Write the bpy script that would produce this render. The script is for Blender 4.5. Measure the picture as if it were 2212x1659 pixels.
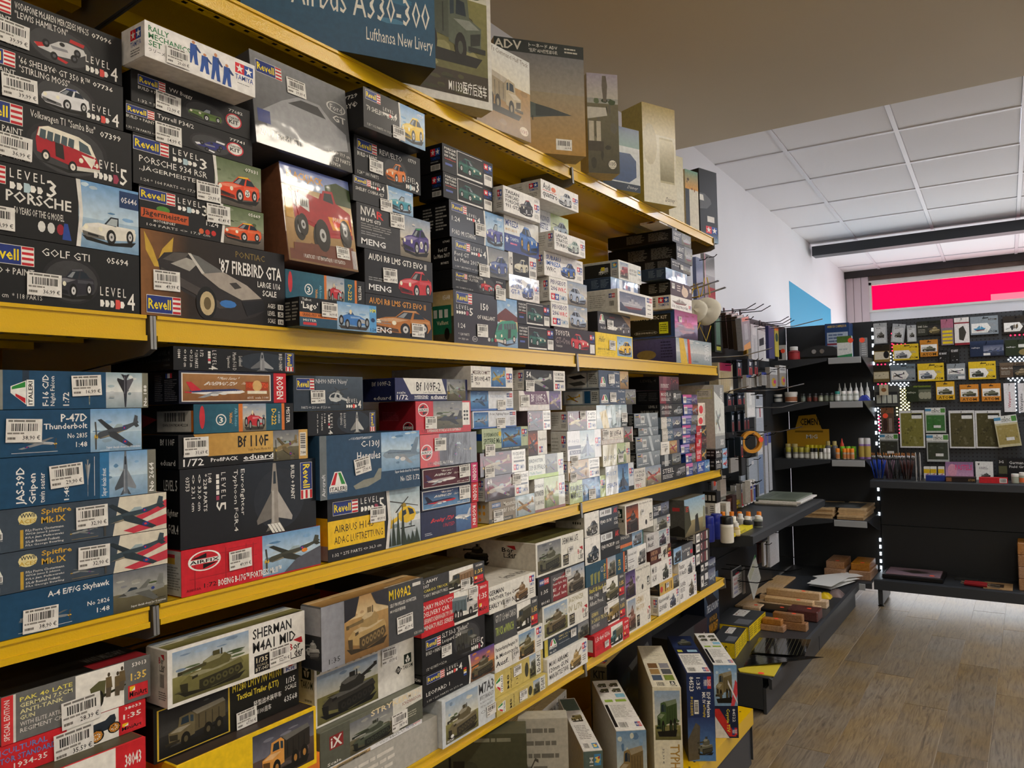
import bpy, bmesh, math, random
import numpy as np
from mathutils import Vector, Matrix
random.seed(7)
for _o in list(bpy.data.objects): bpy.data.objects.remove(_o, do_unlink=True)
SC = bpy.context.scene
COL = SC.collection
# ------------------------------------------------------------------ camera
# X runs along the shelves, Y into them, Z up; the floor is z = 0
EYE = 1.43
F_PX, CX, CY = 1661.0, 1106.0, 829.5
def _nrm(v): v = np.array(v, float); return v/np.linalg.norm(v)
_d1 = _nrm((2224-CX, 852-CY, F_PX))
_h = np.array((1224-CX, 852+24.1-CY, F_PX))
_up = _nrm(np.cross(_d1, _h)); _up = -_up if _up[1] > 0 else _up
RM = np.stack([_d1, np.cross(_up, _d1), _up])
cam_data = bpy.data.cameras.new('camera'); cam = bpy.data.objects.new('camera', cam_data); COL.objects.link(cam)
cam_data.sensor_width = 36; cam_data.lens = 36*F_PX/2212; cam_data.clip_start = 0.02
_r, _dn, _fw = RM[:, 0], RM[:, 1], RM[:, 2]
cam.matrix_world = Matrix([(_r[i], -_dn[i], -_fw[i], (0, 0, EYE)[i]) for i in range(3)]+[(0, 0, 0, 1)])
SC.camera = cam
def ray(px, py): return RM @ np.array((px-CX, py-CY, F_PX))
def atX(px, py, X): r = ray(px, py); p = r*(X/r[0]); p[2] += EYE; return p
def atY(px, py, Y): r = ray(px, py); p = r*(Y/r[1]); p[2] += EYE; return p
def atZ(px, py, Z): r = ray(px, py); p = r*((Z-EYE)/r[2]); p[2] += EYE; return p
# ------------------------------------------------------------------ world, lights, exposure
SC.view_settings.view_transform = 'Standard'; SC.view_settings.look = 'None'
SC.view_settings.gamma = 1; SC.view_settings.use_curve_mapping = False
SC.view_settings.exposure = 0.0
W = bpy.data.worlds.new('world'); SC.world = W; W.use_nodes = True
_bg = W.node_tree.nodes['Background']; _bg.inputs[0].default_value = (0.75, 0.85, 1.0, 1); _bg.inputs[1].default_value = 0.9
AISLE_LAMPS = [(x, y) for y in (-.3, -2.0) for x in (-.9, -.15, .6, 1.35, 2.1, 2.85, 3.6)]
# ------------------------------------------------------------------ materials
def lin(c):
    if isinstance(c, str):
        c = c.lstrip('#')
        if len(c) == 3: c = c[0]*2+c[1]*2+c[2]*2
        c = [int(c[i:i+2], 16)/255 for i in (0, 2, 4)]
    return tuple(x/12.92 if x <= .04045 else ((x+.055)/1.055)**2.4 for x in c)
def mat(name, col=None, rough=.5, metal=0, spec=.5, emit=None, estr=0, alpha=None, trans=0, ior=1.45, coat=0, bump=0, bscale=200, noise=0, nscale=8, coat_r=.05):
    m = bpy.data.materials.new(name); m.use_nodes = True; nt = m.node_tree; b = nt.nodes['Principled BSDF']
    c = (*lin(col), 1) if col is not None else (.8, .8, .8, 1)
    b.inputs['Base Color'].default_value = c
    b.inputs['Roughness'].default_value = rough; b.inputs['Metallic'].default_value = metal
    b.inputs['Specular IOR Level'].default_value = spec; b.inputs['IOR'].default_value = ior
    b.inputs['Transmission Weight'].default_value = trans
    b.inputs['Coat Weight'].default_value = coat; b.inputs['Coat Roughness'].default_value = coat_r
    if emit is not None:
        b.inputs['Emission Color'].default_value = (*lin(emit), 1); b.inputs['Emission Strength'].default_value = estr
    if alpha is not None: b.inputs['Alpha'].default_value = alpha
    def N(t): return nt.nodes.new(t)
    if noise:
        tc = N('ShaderNodeTexCoord'); n = N('ShaderNodeTexNoise'); n.inputs['Scale'].default_value = nscale; n.inputs['Detail'].default_value = 6
        nt.links.new(tc.outputs['Object'], n.inputs['Vector'])
        mx = N('ShaderNodeMix'); mx.data_type = 'RGBA'; mx.blend_type = 'MULTIPLY'; mx.inputs[0].default_value = 1
        mx.inputs[6].default_value = c
        rp = N('ShaderNodeValToRGB'); rp.color_ramp.elements[0].color = (1-noise, 1-noise, 1-noise, 1); rp.color_ramp.elements[0].position = .3; rp.color_ramp.elements[1].position = .7
        nt.links.new(n.outputs['Fac'], rp.inputs[0]); nt.links.new(rp.outputs[0], mx.inputs[7]); nt.links.new(mx.outputs[2], b.inputs['Base Color'])
    if bump:
        tc = N('ShaderNodeTexCoord'); n = N('ShaderNodeTexNoise'); n.inputs['Scale'].default_value = bscale; n.inputs['Detail'].default_value = 3
        nt.links.new(tc.outputs['Object'], n.inputs['Vector'])
        bp = N('ShaderNodeBump'); bp.inputs['Strength'].default_value = bump; bp.inputs['Distance'].default_value = .002
        nt.links.new(n.outputs['Fac'], bp.inputs['Height']); nt.links.new(bp.outputs[0], b.inputs['Normal'])
        if coat: nt.links.new(bp.outputs[0], b.inputs['Coat Normal'])
    return m
def print_mat(name, rough, coat, coat_r, bump, bscale):
    """printed card: ink colour from the mesh's own colour attribute, paper/shrink-wrap gloss by node"""
    m = mat(name, None, rough=rough, coat=coat, coat_r=coat_r, bump=bump, bscale=bscale, spec=.3)
    nt = m.node_tree; a = nt.nodes.new('ShaderNodeAttribute'); a.attribute_name = 'ink'
    tc = nt.nodes.new('ShaderNodeTexCoord'); n = nt.nodes.new('ShaderNodeTexNoise'); n.inputs['Scale'].default_value = 90; n.inputs['Detail'].default_value = 5; nt.links.new(tc.outputs['Object'], n.inputs['Vector'])
    r = nt.nodes.new('ShaderNodeMapRange'); r.inputs[1].default_value = .3; r.inputs[2].default_value = .7; r.inputs[3].default_value = .84; r.inputs[4].default_value = 1.06; nt.links.new(n.outputs['Fac'], r.inputs[0])
    x = nt.nodes.new('ShaderNodeVectorMath'); x.operation = 'SCALE'; nt.links.new(a.outputs['Color'], x.inputs[0]); nt.links.new(r.outputs[0], x.inputs[3])
    nt.links.new(x.outputs[0], nt.nodes['Principled BSDF'].inputs['Base Color'])
    return m
PM = {'matte': print_mat('printed_card', .45, .05, .3, .0, 30),
      'satin': print_mat('printed_card_satin', .36, .25, .18, .12, 14),
      'wrap': print_mat('shrink_wrapped_card', .3, 1.0, .06, .8, 9)}
M = {}
M['yellow'] = mat('yellow_lacquer', '#dcb200', rough=.4, coat=.85, coat_r=.05, bump=.16, bscale=420, spec=.2)
M['galv'] = mat('galvanised_bracket', '#8c8c8a', rough=.4, metal=.8)
M['anth'] = mat('anthracite_lacquer', '#33363a', rough=.42, bump=.1, bscale=500)
M['anth_d'] = mat('anthracite_panel', '#24272a', rough=.5, bump=.08, bscale=300)
M['chrome'] = mat('chrome_wire', '#b8b8b8', rough=.18, metal=1)
M['wire_d'] = mat('dark_wire', '#1a1a1c', rough=.35, metal=.6)
M['white_wall'] = mat('white_emulsion', '#eff1f5', rough=.75, noise=.04, nscale=2)
M['brown_ceil'] = mat('beige_ceiling_paint', '#c9bca2', rough=.7, noise=.05, nscale=1.5)
M['white'] = mat('white_plastic', '#ecebe6', rough=.4)
M['black'] = mat('black_plastic', '#0c0c0e', rough=.3)
M['dark'] = mat('dark_grey_plastic', '#26282b', rough=.45)
M['glass'] = mat('clear_plastic', '#ffffff', rough=.05, trans=1, ior=1.3)
M['orange_dot'] = mat('orange_price_dot', '#ff5a3c', rough=.5)
M['strip'] = mat('label_holder', '#9ea1a3', rough=.4)
M['ply'] = mat('plywood_edge', '#c9a97c', rough=.6, noise=.25, nscale=40)
M['blue_paint'] = mat('blue_wall_paint', '#2ba6d3', rough=.6)
# ------------------------------------------------------------------ helpers
def lerp(a, b, t): return a+(b-a)*t
def tag(o, label=None, cat=None, group=None, kind=None):
    for k, v in (('label', label), ('category', cat), ('group', group), ('kind', kind)):
        if v: o[k] = v
    return o
def empty(name, loc=(0, 0, 0), rz=0, parent=None):
    o = bpy.data.objects.new(name, None); COL.objects.link(o); o.empty_display_size = .05
    o.location = loc; o.rotation_euler[2] = rz
    if parent: o.parent = parent
    return o
class MB:
    """collects solids and links them as ONE mesh object"""
    def __init__(s): s.v = []; s.f = []; s.sm = []
    def add(s, vs, fs, smooth=False):
        n = len(s.v); s.v += [tuple(map(float, p)) for p in vs]
        s.f += [tuple(i+n for i in f) for f in fs]; s.sm += [smooth]*len(fs); return s
    def box(s, a, b):
        x0, y0, z0 = [min(p, q) for p, q in zip(a, b)]; x1, y1, z1 = [max(p, q) for p, q in zip(a, b)]
        return s.add([(x0, y0, z0), (x1, y0, z0), (x1, y1, z0), (x0, y1, z0), (x0, y0, z1), (x1, y0, z1), (x1, y1, z1), (x0, y1, z1)],
                     [(0, 3, 2, 1), (4, 5, 6, 7), (0, 1, 5, 4), (1, 2, 6, 5), (2, 3, 7, 6), (3, 0, 4, 7)])
    def cbox(s, a, b, c=.002):
        """box with chamfered edges"""
        a = [min(p, q) for p, q in zip(a, b)]; bb = [max(p, q) for p, q in zip(a, b)]
        b = [max(p, q) for p, q in zip(bb, b)]; c = min(c, *[(q-p)*.45 for p, q in zip(a, b)])
        bm = bmesh.new(); bmesh.ops.create_cube(bm, size=1)
        for v in bm.verts: v.co = [(p+q)/2+v.co[i]*(q-p) for i, (p, q) in enumerate(zip(a, b))]
        bmesh.ops.bevel(bm, geom=bm.edges[:], offset=c, segments=1, affect='EDGES', profile=.5)
        bm.verts.index_update()
        s.add([v.co[:] for v in bm.verts], [[v.index for v in f.verts] for f in bm.faces]); bm.free(); return s
    def prism(s, poly, axis, a, b):
        """extrude a 2D outline along an axis (0,1,2) from a to b"""
        n = len(poly); o = [i for i in range(3) if i != axis]
        def P(q, t): p = [0, 0, 0]; p[o[0]], p[o[1]], p[axis] = q[0], q[1], t; return p
        return s.add([P(q, a) for q in poly]+[P(q, b) for q in poly],
                     [tuple(range(n))[::-1], tuple(range(n, 2*n))]+[(i, (i+1) % n, n+(i+1) % n, n+i) for i in range(n)])
    def lathe(s, prof, c=(0, 0, 0), n=14):
        """(r, z) profile turned round a vertical axis"""
        vs = []; fs = []; m = len(prof)
        for r, z in prof:
            for k in range(n):
                t = 2*math.pi*k/n; vs.append((c[0]+r*math.cos(t), c[1]+r*math.sin(t), c[2]+z))
        for i in range(m-1):
            for k in range(n): fs.append((i*n+k, i*n+(k+1) % n, (i+1)*n+(k+1) % n, (i+1)*n+k))
        fs += [tuple(range(n))[::-1], tuple(range((m-1)*n, m*n))]
        return s.add(vs, fs, True)
    def tube(s, pts, r, n=8):
        pts = [Vector(p) for p in pts]; vs = []; fs = []; up = None
        for i, p in enumerate(pts):
            d = (pts[min(i+1, len(pts)-1)]-pts[max(i-1, 0)]).normalized()
            a = Vector((0, 0, 1)) if abs(d.z) < .9 else Vector((1, 0, 0))
            u = d.cross(a).normalized(); w = d.cross(u)
            rr = r[i] if isinstance(r, (list, tuple)) else r
            for k in range(n):
                t = 2*math.pi*k/n; vs.append(p+u*rr*math.cos(t)+w*rr*math.sin(t))
        for i in range(len(pts)-1):
            for k in range(n): fs.append((i*n+k, (i+1)*n+k, (i+1)*n+(k+1) % n, i*n+(k+1) % n))
        fs += [tuple(range(n)), tuple(range((len(pts)-1)*n, len(pts)*n))[::-1]]
        return s.add(vs, fs, True)
    def mesh(s, name):
        me = bpy.data.meshes.new(name); me.from_pydata(s.v, [], s.f)
        for p, q in zip(me.polygons, s.sm): p.use_smooth = q
        me.update(); return me
    def build(s, name, m, parent=None, loc=(0, 0, 0), rz=0):
        me = s.mesh(name); me.materials.append(M[m] if isinstance(m, str) else m)
        if any(s.sm) and hasattr(me, 'set_sharp_from_angle'): me.set_sharp_from_angle(angle=.7)
        o = bpy.data.objects.new(name, me); COL.objects.link(o); o.location = loc; o.rotation_euler[2] = rz
        if parent: o.parent = parent
        return o
def ink_body(mb, name, colr, m='matte', parent=None, loc=(0, 0, 0), rz=0):
    o = mb.build(name, PM[m] if isinstance(m, str) and m in PM else m, parent, loc, rz)
    at = o.data.color_attributes.new('ink', 'FLOAT_COLOR', 'POINT')
    at.data.foreach_set('color', np.tile(np.array((*lin(colr), 1), np.float32), len(o.data.vertices))); return o
def struct(mb, name, m, loc=(0, 0, 0), rz=0): return tag(mb.build(name, m, None, loc, rz), kind='structure')
def copy_tree(o, parent=None):
    c = o.copy(); COL.objects.link(c); c.parent = parent
    for ch in list(o.children): copy_tree(ch, c)
    return c
ORD = 'zeroth first second third fourth fifth sixth seventh eighth ninth tenth eleventh twelfth thirteenth fourteenth'.split()
# ------------------------------------------------------------------ flat print: a small vector drawing board
_tc = bpy.data.curves.new('glyphs', 'FONT'); _to = bpy.data.objects.new('glyphs', _tc); COL.objects.link(_to)
_tc.resolution_u = 1; _tc.fill_mode = 'FRONT'
_TX = {}
def glyphs(s, bold):
    k = (s, bold)
    if k not in _TX:
        _tc.body = s; _tc.offset = (0, .008, .017)[bold]
        dg = bpy.context.evaluated_depsgraph_get(); dg.update(); e = _to.evaluated_get(dg); me = e.to_mesh()
        co = np.empty(len(me.vertices)*3, np.float32); me.vertices.foreach_get('co', co); co = co.reshape(-1, 3)[:, :2].copy()
        fs = [tuple(p.vertices) for p in me.polygons]; e.to_mesh_clear()
        if len(co): lo = co.min(0); hi = co.max(0); co = (co-lo)/np.maximum(hi-lo, 1e-6); asp = (hi-lo)[0]/max((hi-lo)[1], 1e-6)
        else: asp = 1
        _TX[k] = (co, fs, asp)
    return _TX[k]
def ell(n=16, a0=0, a1=2*math.pi): return [(.5+.5*math.cos(a0+(a1-a0)*i/n), .5+.5*math.sin(a0+(a1-a0)*i/n)) for i in range(n if a1-a0 > 6 else n+1)]
class Cv:
    """w x h metres; places are fractions, u to the right, v DOWN from the top"""
    def __init__(s, w, h, bg=None):
        s.w, s.h = w, h; s.ops = []; s.win = [(0, 0, 1, 1)]
        if bg is not None: s.r(0, 0, 1, 1, bg)
    def _m(s, u, v):
        for (a, b, c, d) in reversed(s.win[1:]): u, v = a+u*(c-a), b+v*(d-b)
        return u, v
    def push(s, a, b, c, d): s.win.append((a, b, c, d)); return s
    def pop(s): s.win.pop(); return s
    def _op(s, pts, fs, col):
        P = np.array([s._m(*p) for p in pts], float).clip(-.0, 1.0)
        C = np.array([lin(c) for c in col]) if isinstance(col, list) else np.tile(lin(col), (len(P), 1))
        bb = (*P.min(0), *P.max(0)); L = 0
        for o in s.ops:
            q = o[3]
            if q[0] < bb[2]-1e-6 and q[2] > bb[0]+1e-6 and q[1] < bb[3]-1e-6 and q[3] > bb[1]+1e-6: L = max(L, o[4]+1)
        s.ops.append((P, fs, C, bb, L)); return s
    def r(s, a, b, c, d, col): return s._op([(a, d), (c, d), (c, b), (a, b)], [(0, 1, 2, 3)], col)
    def g(s, a, b, c, d, top, bot): return s._op([(a, d), (c, d), (c, b), (a, b)], [(0, 1, 2, 3)], [bot, bot, top, top])
    def gh(s, a, b, c, d, l, r_): return s._op([(a, d), (c, d), (c, b), (a, b)], [(0, 1, 2, 3)], [l, r_, r_, l])
    def p(s, pts, col): return s._op(pts, [tuple(range(len(pts)))[::-1]], col)
    def e(s, a, b, c, d, col, n=16): return s._op([(a+x*(c-a), b+y*(d-b)) for x, y in ell(n)], [tuple(range(n))[::-1]], col)
    def ring(s, a, b, c, d, col, t=.16, n=18):
        q = ell(n); o = [(a+x*(c-a), b+y*(d-b)) for x, y in q]; i = [(a+(.5+(x-.5)*(1-t))*(c-a), b+(.5+(y-.5)*(1-t))*(d-b)) for x, y in q]
        return s._op(o+i, [(k, n+k, n+(k+1) % n, (k+1) % n) for k in range(n)], col)
    def star(s, a, b, c, d, col):
        P = []
        for k in range(10):
            t = -math.pi/2+k*math.pi/5; r = .5 if k % 2 == 0 else .2
            P.append((a+(c-a)*(.5+r*math.cos(t)), b+(d-b)*(.5+r*math.sin(t))))
        return s.p(P, col)
    def t(s, a, b, c, d, text, col, bold=1, rot=0, fit=0, slant=0):
        """lettering stretched into the given rectangle; rot 1 reads downwards, -1 upwards; fit keeps the letter shape (left aligned)"""
        co, fs, asp = glyphs(text, bold)
        if not len(co): return s
        x, y = co[:, 0].copy(), 1-co[:, 1]
        if rot == 1: x, y = 1-y, x
        elif rot == -1: x, y = y, 1-x
        if slant: x = (x+slant*(1-y))/(1+slant)
        if fit:
            W_, H_ = s.w, s.h
            for (p, q, r_, u_) in s.win[1:]: W_ *= r_-p; H_ *= u_-q
            w = asp*(d-b)*H_/W_
            if w < c-a: c = a+w
        return s._op(list(zip(a+x*(c-a), b+y*(d-b))), fs, col)
    def lines(s, a, b, c, d, n, col, k=.45, seed=1):
        R = random.Random(seed+n); pts = []; fs = []
        for i in range(n):
            y0 = b+(d-b)*i/n; y1 = y0+(d-b)/n*k; x = a
            while x < c-.001*(c-a):
                e_ = min(c, x+(c-a)*R.uniform(.08, .35))
                m = len(pts); pts += [(x, y1), (e_, y1), (e_, y0), (x, y0)]; fs.append((m, m+1, m+2, m+3)); x = e_+(c-a)*.03
                if x > c-(c-a)*.4*R.random(): break
        return s._op(pts, fs, col)
    def bars(s, a, b, c, d, col='111', n=22, seed=3, vert=True):
        R = random.Random(seed); pts = []; fs = []; tot = 0; seq = [R.choice((.5, 1, 1.5, 2)) for _ in range(2*n)]; T = sum(seq); x = 0
        for i, q in enumerate(seq):
            if i % 2 == 0:
                m = len(pts)
                if vert: x0, x1 = a+(c-a)*x/T, a+(c-a)*(x+q)/T; pts += [(x0, d), (x1, d), (x1, b), (x0, b)]
                else: y0, y1 = b+(d-b)*x/T, b+(d-b)*(x+q)/T; pts += [(a, y1), (c, y1), (c, y0), (a, y0)]
                fs.append((m, m+1, m+2, m+3))
            x += q
        return s._op(pts, fs, col)
    def blobs(s, a, b, c, d, cols, n, seed=1, size=(.08, .25)):
        R = random.Random(seed)
        for _ in range(n):
            w, h = R.uniform(*size)*(c-a), R.uniform(*size)*(d-b)*.8
            x, y = R.uniform(a, c-w), R.uniform(b, d-h); k = R.choice(cols)
            s.p([(x+w*(px+R.uniform(-.12, .12)*0), y+h*py) for px, py in [(.5+(.5*R.uniform(.7, 1))*math.cos(t*math.pi/5), .5+(.5*R.uniform(.7, 1))*math.sin(t*math.pi/5)) for t in range(10)]], k)
        return s
    def build(s, name, frame, m='matte', parent=None, lift=.0004, step=.00009):
        O, ux, uy, nn = [np.array(q, float) for q in frame]
        if not s.ops: return None
        V = []; Fc = []; Cc = []; n = 0
        for P, fs, C, bb, L in s.ops:
            V.append(O+np.outer(P[:, 0]*s.w, ux)+np.outer((1-P[:, 1])*s.h, uy)+nn*(lift+step*L))
            Fc += [tuple(i+n for i in f) for f in fs]; n += len(P); Cc.append(C)
        V = np.concatenate(V); C = np.concatenate(Cc)
        me = bpy.data.meshes.new(name); me.from_pydata(V.tolist(), [], Fc)
        at = me.color_attributes.new('ink', 'FLOAT_COLOR', 'POINT')
        at.data.foreach_set('color', np.concatenate([C, np.ones((len(C), 1))], 1).astype(np.float32).ravel())
        me.materials.append(PM[m] if isinstance(m, str) else m); me.update()
        o = bpy.data.objects.new(name, me); COL.objects.link(o)
        if parent: o.parent = parent
        return o
# ---- marks and logos
def L_revell(c, a, b, e, d):
    c.push(a, b, e, d); c.r(0, 0, 1, 1, 'e8e4da'); c.r(.01, .03, .745, .97, '20357f')
    c.t(.05, .2, .7, .78, 'Revell', 'f5dc1e', 2)
    for i in range(7): c.r(.76, .03+i*.134, .99, .03+(i+1)*.134, 'c8202c' if i % 2 == 0 else 'f2efe8')
    c.pop()
def L_revell_v(c, a, b, e, d):
    c.push(a, b, e, d); c.r(0, 0, 1, 1, 'e8e4da'); c.r(.03, .01, .97, .745, '20357f'); c.t(.22, .05, .8, .7, 'Revell', 'f5dc1e', 2, rot=1)
    for i in range(5): c.r(.03+i*.19, .76, .03+(i+1)*.19, .99, 'c8202c' if i % 2 == 0 else 'f2efe8')
    c.pop()
def L_level(c, a, b, e, d, n, col='f2f0ea'):
    c.push(a, b, e, d); c.t(0, 0, .74, .42, 'L E V E L', col, 0); c.t(.78, .18, 1, 1, str(n), col, 1)
    acc = {3: 'b5cfd8', 4: 'e2534a', 5: 'a03a55'}.get(n, 'e2534a')
    for i in range(5):
        x = i*.145; k = .12 if i != n-1 else .17; y = .62 if i != n-1 else .56
        c.p([(x, y), (x+k*.7, y), (x+k, .5*(y+1.3-y*.5)), (x+k*.7, 1.46-y), (x, 1.46-y)] if False else [(x, y), (x+k*.65, y), (x+k, .78), (x+k*.65, 1.56-y), (x, 1.56-y)], acc if i == n-1 else col)
    c.pop()
def L_tamiya(c, a, b, e, d, text=True):
    c.push(a, b, e, d); h = .62 if text else 1
    c.r(0, 0, .5, h, 'd8202f'); c.r(.5, 0, 1, h, '1d4a9c')
    c.star(.03, .05*h, .47, .97*h, 'f4f2ee'); c.star(.53, .05*h, .97, .97*h, 'f4f2ee')
    if text: c.t(.0, .7, 1, 1, 'TAMIYA', '1d4a9c', 1)
    c.pop()
def L_italeri(c, a, b, e, d, rot=0):
    c.push(a, b, e, d)
    if rot:
        c.r(.68, 0, 1, 1, 'f2f2ee'); c.t(.75, .06, .93, .94, 'ITALERI', '111', 2, rot=-1)
        c.p([(.0, .25), (.0, .5), (.66, .95), (.66, .03)], 'f2f2ee'); c.p([(.05, .27), (.05, .37), (.62, .28), (.62, .07)], '2e8b3c'); c.p([(.2, .62), (.62, .9), (.62, .7), (.2, .52)], 'c8202c')
    else:
        c.p([(.3, 0), (.68, 0), (.98, .66), (.03, .66)], 'f2f2ee'); c.p([(.34, .05), (.46, .05), (.32, .6), (.09, .6)], 'c8202c'); c.p([(.5, .05), (.64, .05), (.9, .6), (.68, .6)], '2e8b3c')
        c.r(0, .66, 1, .92, 'f2f2ee'); c.t(.05, .7, .95, .89, 'ITALERI', '111', 2); c.t(0, .94, 1, 1, 'model building since 1962', 'f2f2ee', 0)
    c.pop()
def L_airfix(c, a, b, e, d, inv=0):
    c.push(a, b, e, d); c.ring(0, 0, 1, 1, 'f4f2ee', .12, 24); c.r(.02, .4, .98, .62, 'f4f2ee'); c.t(.05, .43, .95, .6, 'AIRFIX', '111', 2)
    c.p([(.1, .36), (.55, .14), (.55, .36)], '111'); c.p([(.45, .66), (.9, .66), (.45, .9)], '111'); c.pop()
def L_miniart(c, a, b, e, d):
    c.push(a, b, e, d); c.r(0, 0, 1, 1, 'd3222f'); c.r(.02, .04, .98, .96, 'd8303a'); c.r(.08, .08, .34, .42, 'f2c61e'); c.p([(.16, .42), (.34, .15), (.34, .42)], 'f4f2ee')
    c.t(.06, .46, .94, .86, 'MiniArt', '151010', 2); c.pop()
def L_border(c, a, b, e, d, red=True):
    c.push(a, b, e, d); c.p([(.3, .05), (.88, 0), (.95, .3), (.8, .3)], 'b8242c'); c.t(.0, .2, .3, .55, 'B', 'b8242c' if red else '151515', 2); c.t(.32, .3, .8, .55, 'or', '151515', 2); c.t(.38, .5, .98, .92, 'der', '151515', 2)
    c.r(.12, .62, .17, .98, '151515'); c.r(.12, .93, .85, .98, '151515'); c.pop()
def L_takom(c, a, b, e, d):
    c.push(a, b, e, d); c.r(.12, 0, .88, .66, '15251c'); c.p([(.5, .06), (.66, .3), (.5, .36), (.34, .3)], 'f0eee8'); c.p([(.46, .36), (.24, .36), (.34, .56), (.46, .6)], 'f0eee8'); c.p([(.54, .36), (.76, .36), (.66, .56), (.54, .6)], 'f0eee8')
    c.t(0, .72, 1, 1, 'TAKOM', '15251c', 2); c.pop()
def L_hobbyboss(c, a, b, e, d):
    c.push(a, b, e, d); c.r(0, 0, .5, 1, '2b3f80'); c.r(.5, 0, 1, 1, 'c8303a'); c.t(.04, .25, .48, .78, 'HOBBY', 'f2f2f2', 2); c.t(.53, .2, .96, .8, 'BOSS', 'f2f2f2', 2); c.pop()
def L_trumpeter(c, a, b, e, d):
    c.push(a, b, e, d); c.r(0, 0, 1, 1, '4d8fc0'); c.p([(.08, .3), (.6, .2), (.9, .5), (.6, .8), (.08, .7), (.35, .5)], 'e8d26a'); c.p([(.5, .3), (.9, .15), (.7, .5)], 'c03a3a'); c.pop()
def L_eduard(c, a, b, e, d, col='f2f2f2'):
    c.push(a, b, e, d); c.t(0, 0, 1, .8, 'eduard', col, 2); c.r(0, .88, 1, 1, col); c.pop()
def L_meng(c, a, b, e, d, col='f0f0f0'): c.t(a, b, e, d, 'MENG', col, 2)
def L_disney(c, a, b, e, d, col='222'): c.t(a, b, e, d, 'Disney', col, 0, slant=.2)
def sticker(w, h, price='', seed=1):
    """white shop price label, w x h metres"""
    c = Cv(w, h, 'e9e7e2'); c.lines(.06, .05, .94, .16, 1, '77736e', .7, seed); c.bars(.14, .2, .9, .52, '1c1c1c', 18, seed); c.lines(.04, .58, .66, .68, 1, '8a8680', .7, seed+2)
    c.lines(.05, .78, .3, .92, 1, '77736e', .7, seed)
    if price: c.t(.46, .7, .95, .92, price, '1c1c1c', 1)
    return c
# ------------------------------------------------------------------ the room
D = 1.05                      # front plane of the yellow shelves
YB = 1.52                     # their back panels
YW = 1.60                     # long white wall
def proj(p):
    c = RM.T @ (np.array(p, float)-np.array((0, 0, EYE))); return (CX+F_PX*c[0]/c[2], CY+F_PX*c[1]/c[2])
def wood_mat(name, c0, c1, c2, sc=1.0, rough=.5, axis=0, rnd=True):
    m = bpy.data.materials.new(name); m.use_nodes = True; nt = m.node_tree; N = nt.nodes.new; b = nt.nodes['Principled BSDF']; b.inputs['Roughness'].default_value = rough
    tc = N('ShaderNodeTexCoord'); mp = N('ShaderNodeMapping'); oi = N('ShaderNodeObjectInfo')
    s = [14*sc]*3; s[axis] = 1.3*sc; mp.inputs['Scale'].default_value = s
    va = N('ShaderNodeVectorMath'); va.operation = 'MULTIPLY_ADD'; va.inputs[1].default_value = (37, 37, 37)
    cb = N('ShaderNodeCombineXYZ'); nt.links.new(oi.outputs['Random'], cb.inputs[0]); nt.links.new(oi.outputs['Random'], cb.inputs[1])
    nt.links.new(cb.outputs[0], va.inputs[0]); nt.links.new(tc.outputs['Object'], va.inputs[2]); nt.links.new(va.outputs[0], mp.inputs[0])
    n1 = N('ShaderNodeTexNoise'); n1.inputs['Scale'].default_value = 3.2; n1.inputs['Detail'].default_value = 9; n1.inputs['Distortion'].default_value = 1.6; n1.inputs['Roughness'].default_value = .62
    nt.links.new(mp.outputs[0], n1.inputs['Vector'])
    rp = N('ShaderNodeValToRGB'); e = rp.color_ramp.elements; e[0].position = .32; e[0].color = (*lin(c0), 1); e[1].position = .72; e[1].color = (*lin(c2), 1); k = e.new(.5); k.color = (*lin(c1), 1)
    nt.links.new(n1.outputs['Fac'], rp.inputs[0])
    n2 = N('ShaderNodeTexNoise'); n2.inputs['Scale'].default_value = 2.2; n2.inputs['Detail'].default_value = 2; nt.links.new(va.outputs[0], n2.inputs['Vector'])
    hs = N('ShaderNodeHueSaturation'); mr = N('ShaderNodeMapRange'); mr.inputs[3].default_value = .82; mr.inputs[4].default_value = 1.16
    nt.links.new(oi.outputs['Random'], mr.inputs[0]); nt.links.new(mr.outputs[0], hs.inputs['Value'])
    mr2 = N('ShaderNodeMapRange'); mr2.inputs[1].default_value = .3; mr2.inputs[2].default_value = .7; mr2.inputs[3].default_value = .55; mr2.inputs[4].default_value = 1.25; nt.links.new(n2.outputs['Fac'], mr2.inputs[0]); nt.links.new(mr2.outputs[0], hs.inputs['Saturation'])
    nt.links.new(rp.outputs[0], hs.inputs['Color']); nt.links.new(hs.outputs[0], b.inputs['Base Color'])
    bp = N('ShaderNodeBump'); bp.inputs['Strength'].default_value = .15; bp.inputs['Distance'].default_value = .002; nt.links.new(n1.outputs['Fac'], bp.inputs['Height']); nt.links.new(bp.outputs[0], b.inputs['Normal'])
    return m
M['floor'] = wood_mat('vinyl_oak_plank', '#5a4b38', '#7c6a4e', '#8e7b5b', 1.3, .4)
M['wood'] = wood_mat('oiled_wood', '#7d5335', '#a87748', '#b98a5a', 2.2, .5)
M['wood_l'] = wood_mat('pale_wood', '#b08a5c', '#c9a678', '#d6b88c', 2.2, .55)
M['wood_r'] = wood_mat('red_brown_wood', '#3e1310', '#5a1e18', '#6a2a20', 2.0, .3)
M['tile'] = mat('mineral_fibre_tile', '#f2f2f5', rough=.85, bump=.25, bscale=260)
M['tee'] = mat('white_tee_bar', '#e9e9ee', rough=.45)
M['lamp'] = mat('led_diffuser', '#ffffff', emit='#fff3e0', estr=21)
M['lamp2'] = mat('led_diffuser_cool', '#ffffff', emit='#f0f4ff', estr=20)
fl = struct(MB().box((-3, -5, -.1), (10.5, YW+.1, -.0015)), 'floor', 'floor')
pl = MB().cbox((0, 0, -.004), (1.216, .176, 0), .0012).mesh('plank'); pl.materials.append(M['floor'])
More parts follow.
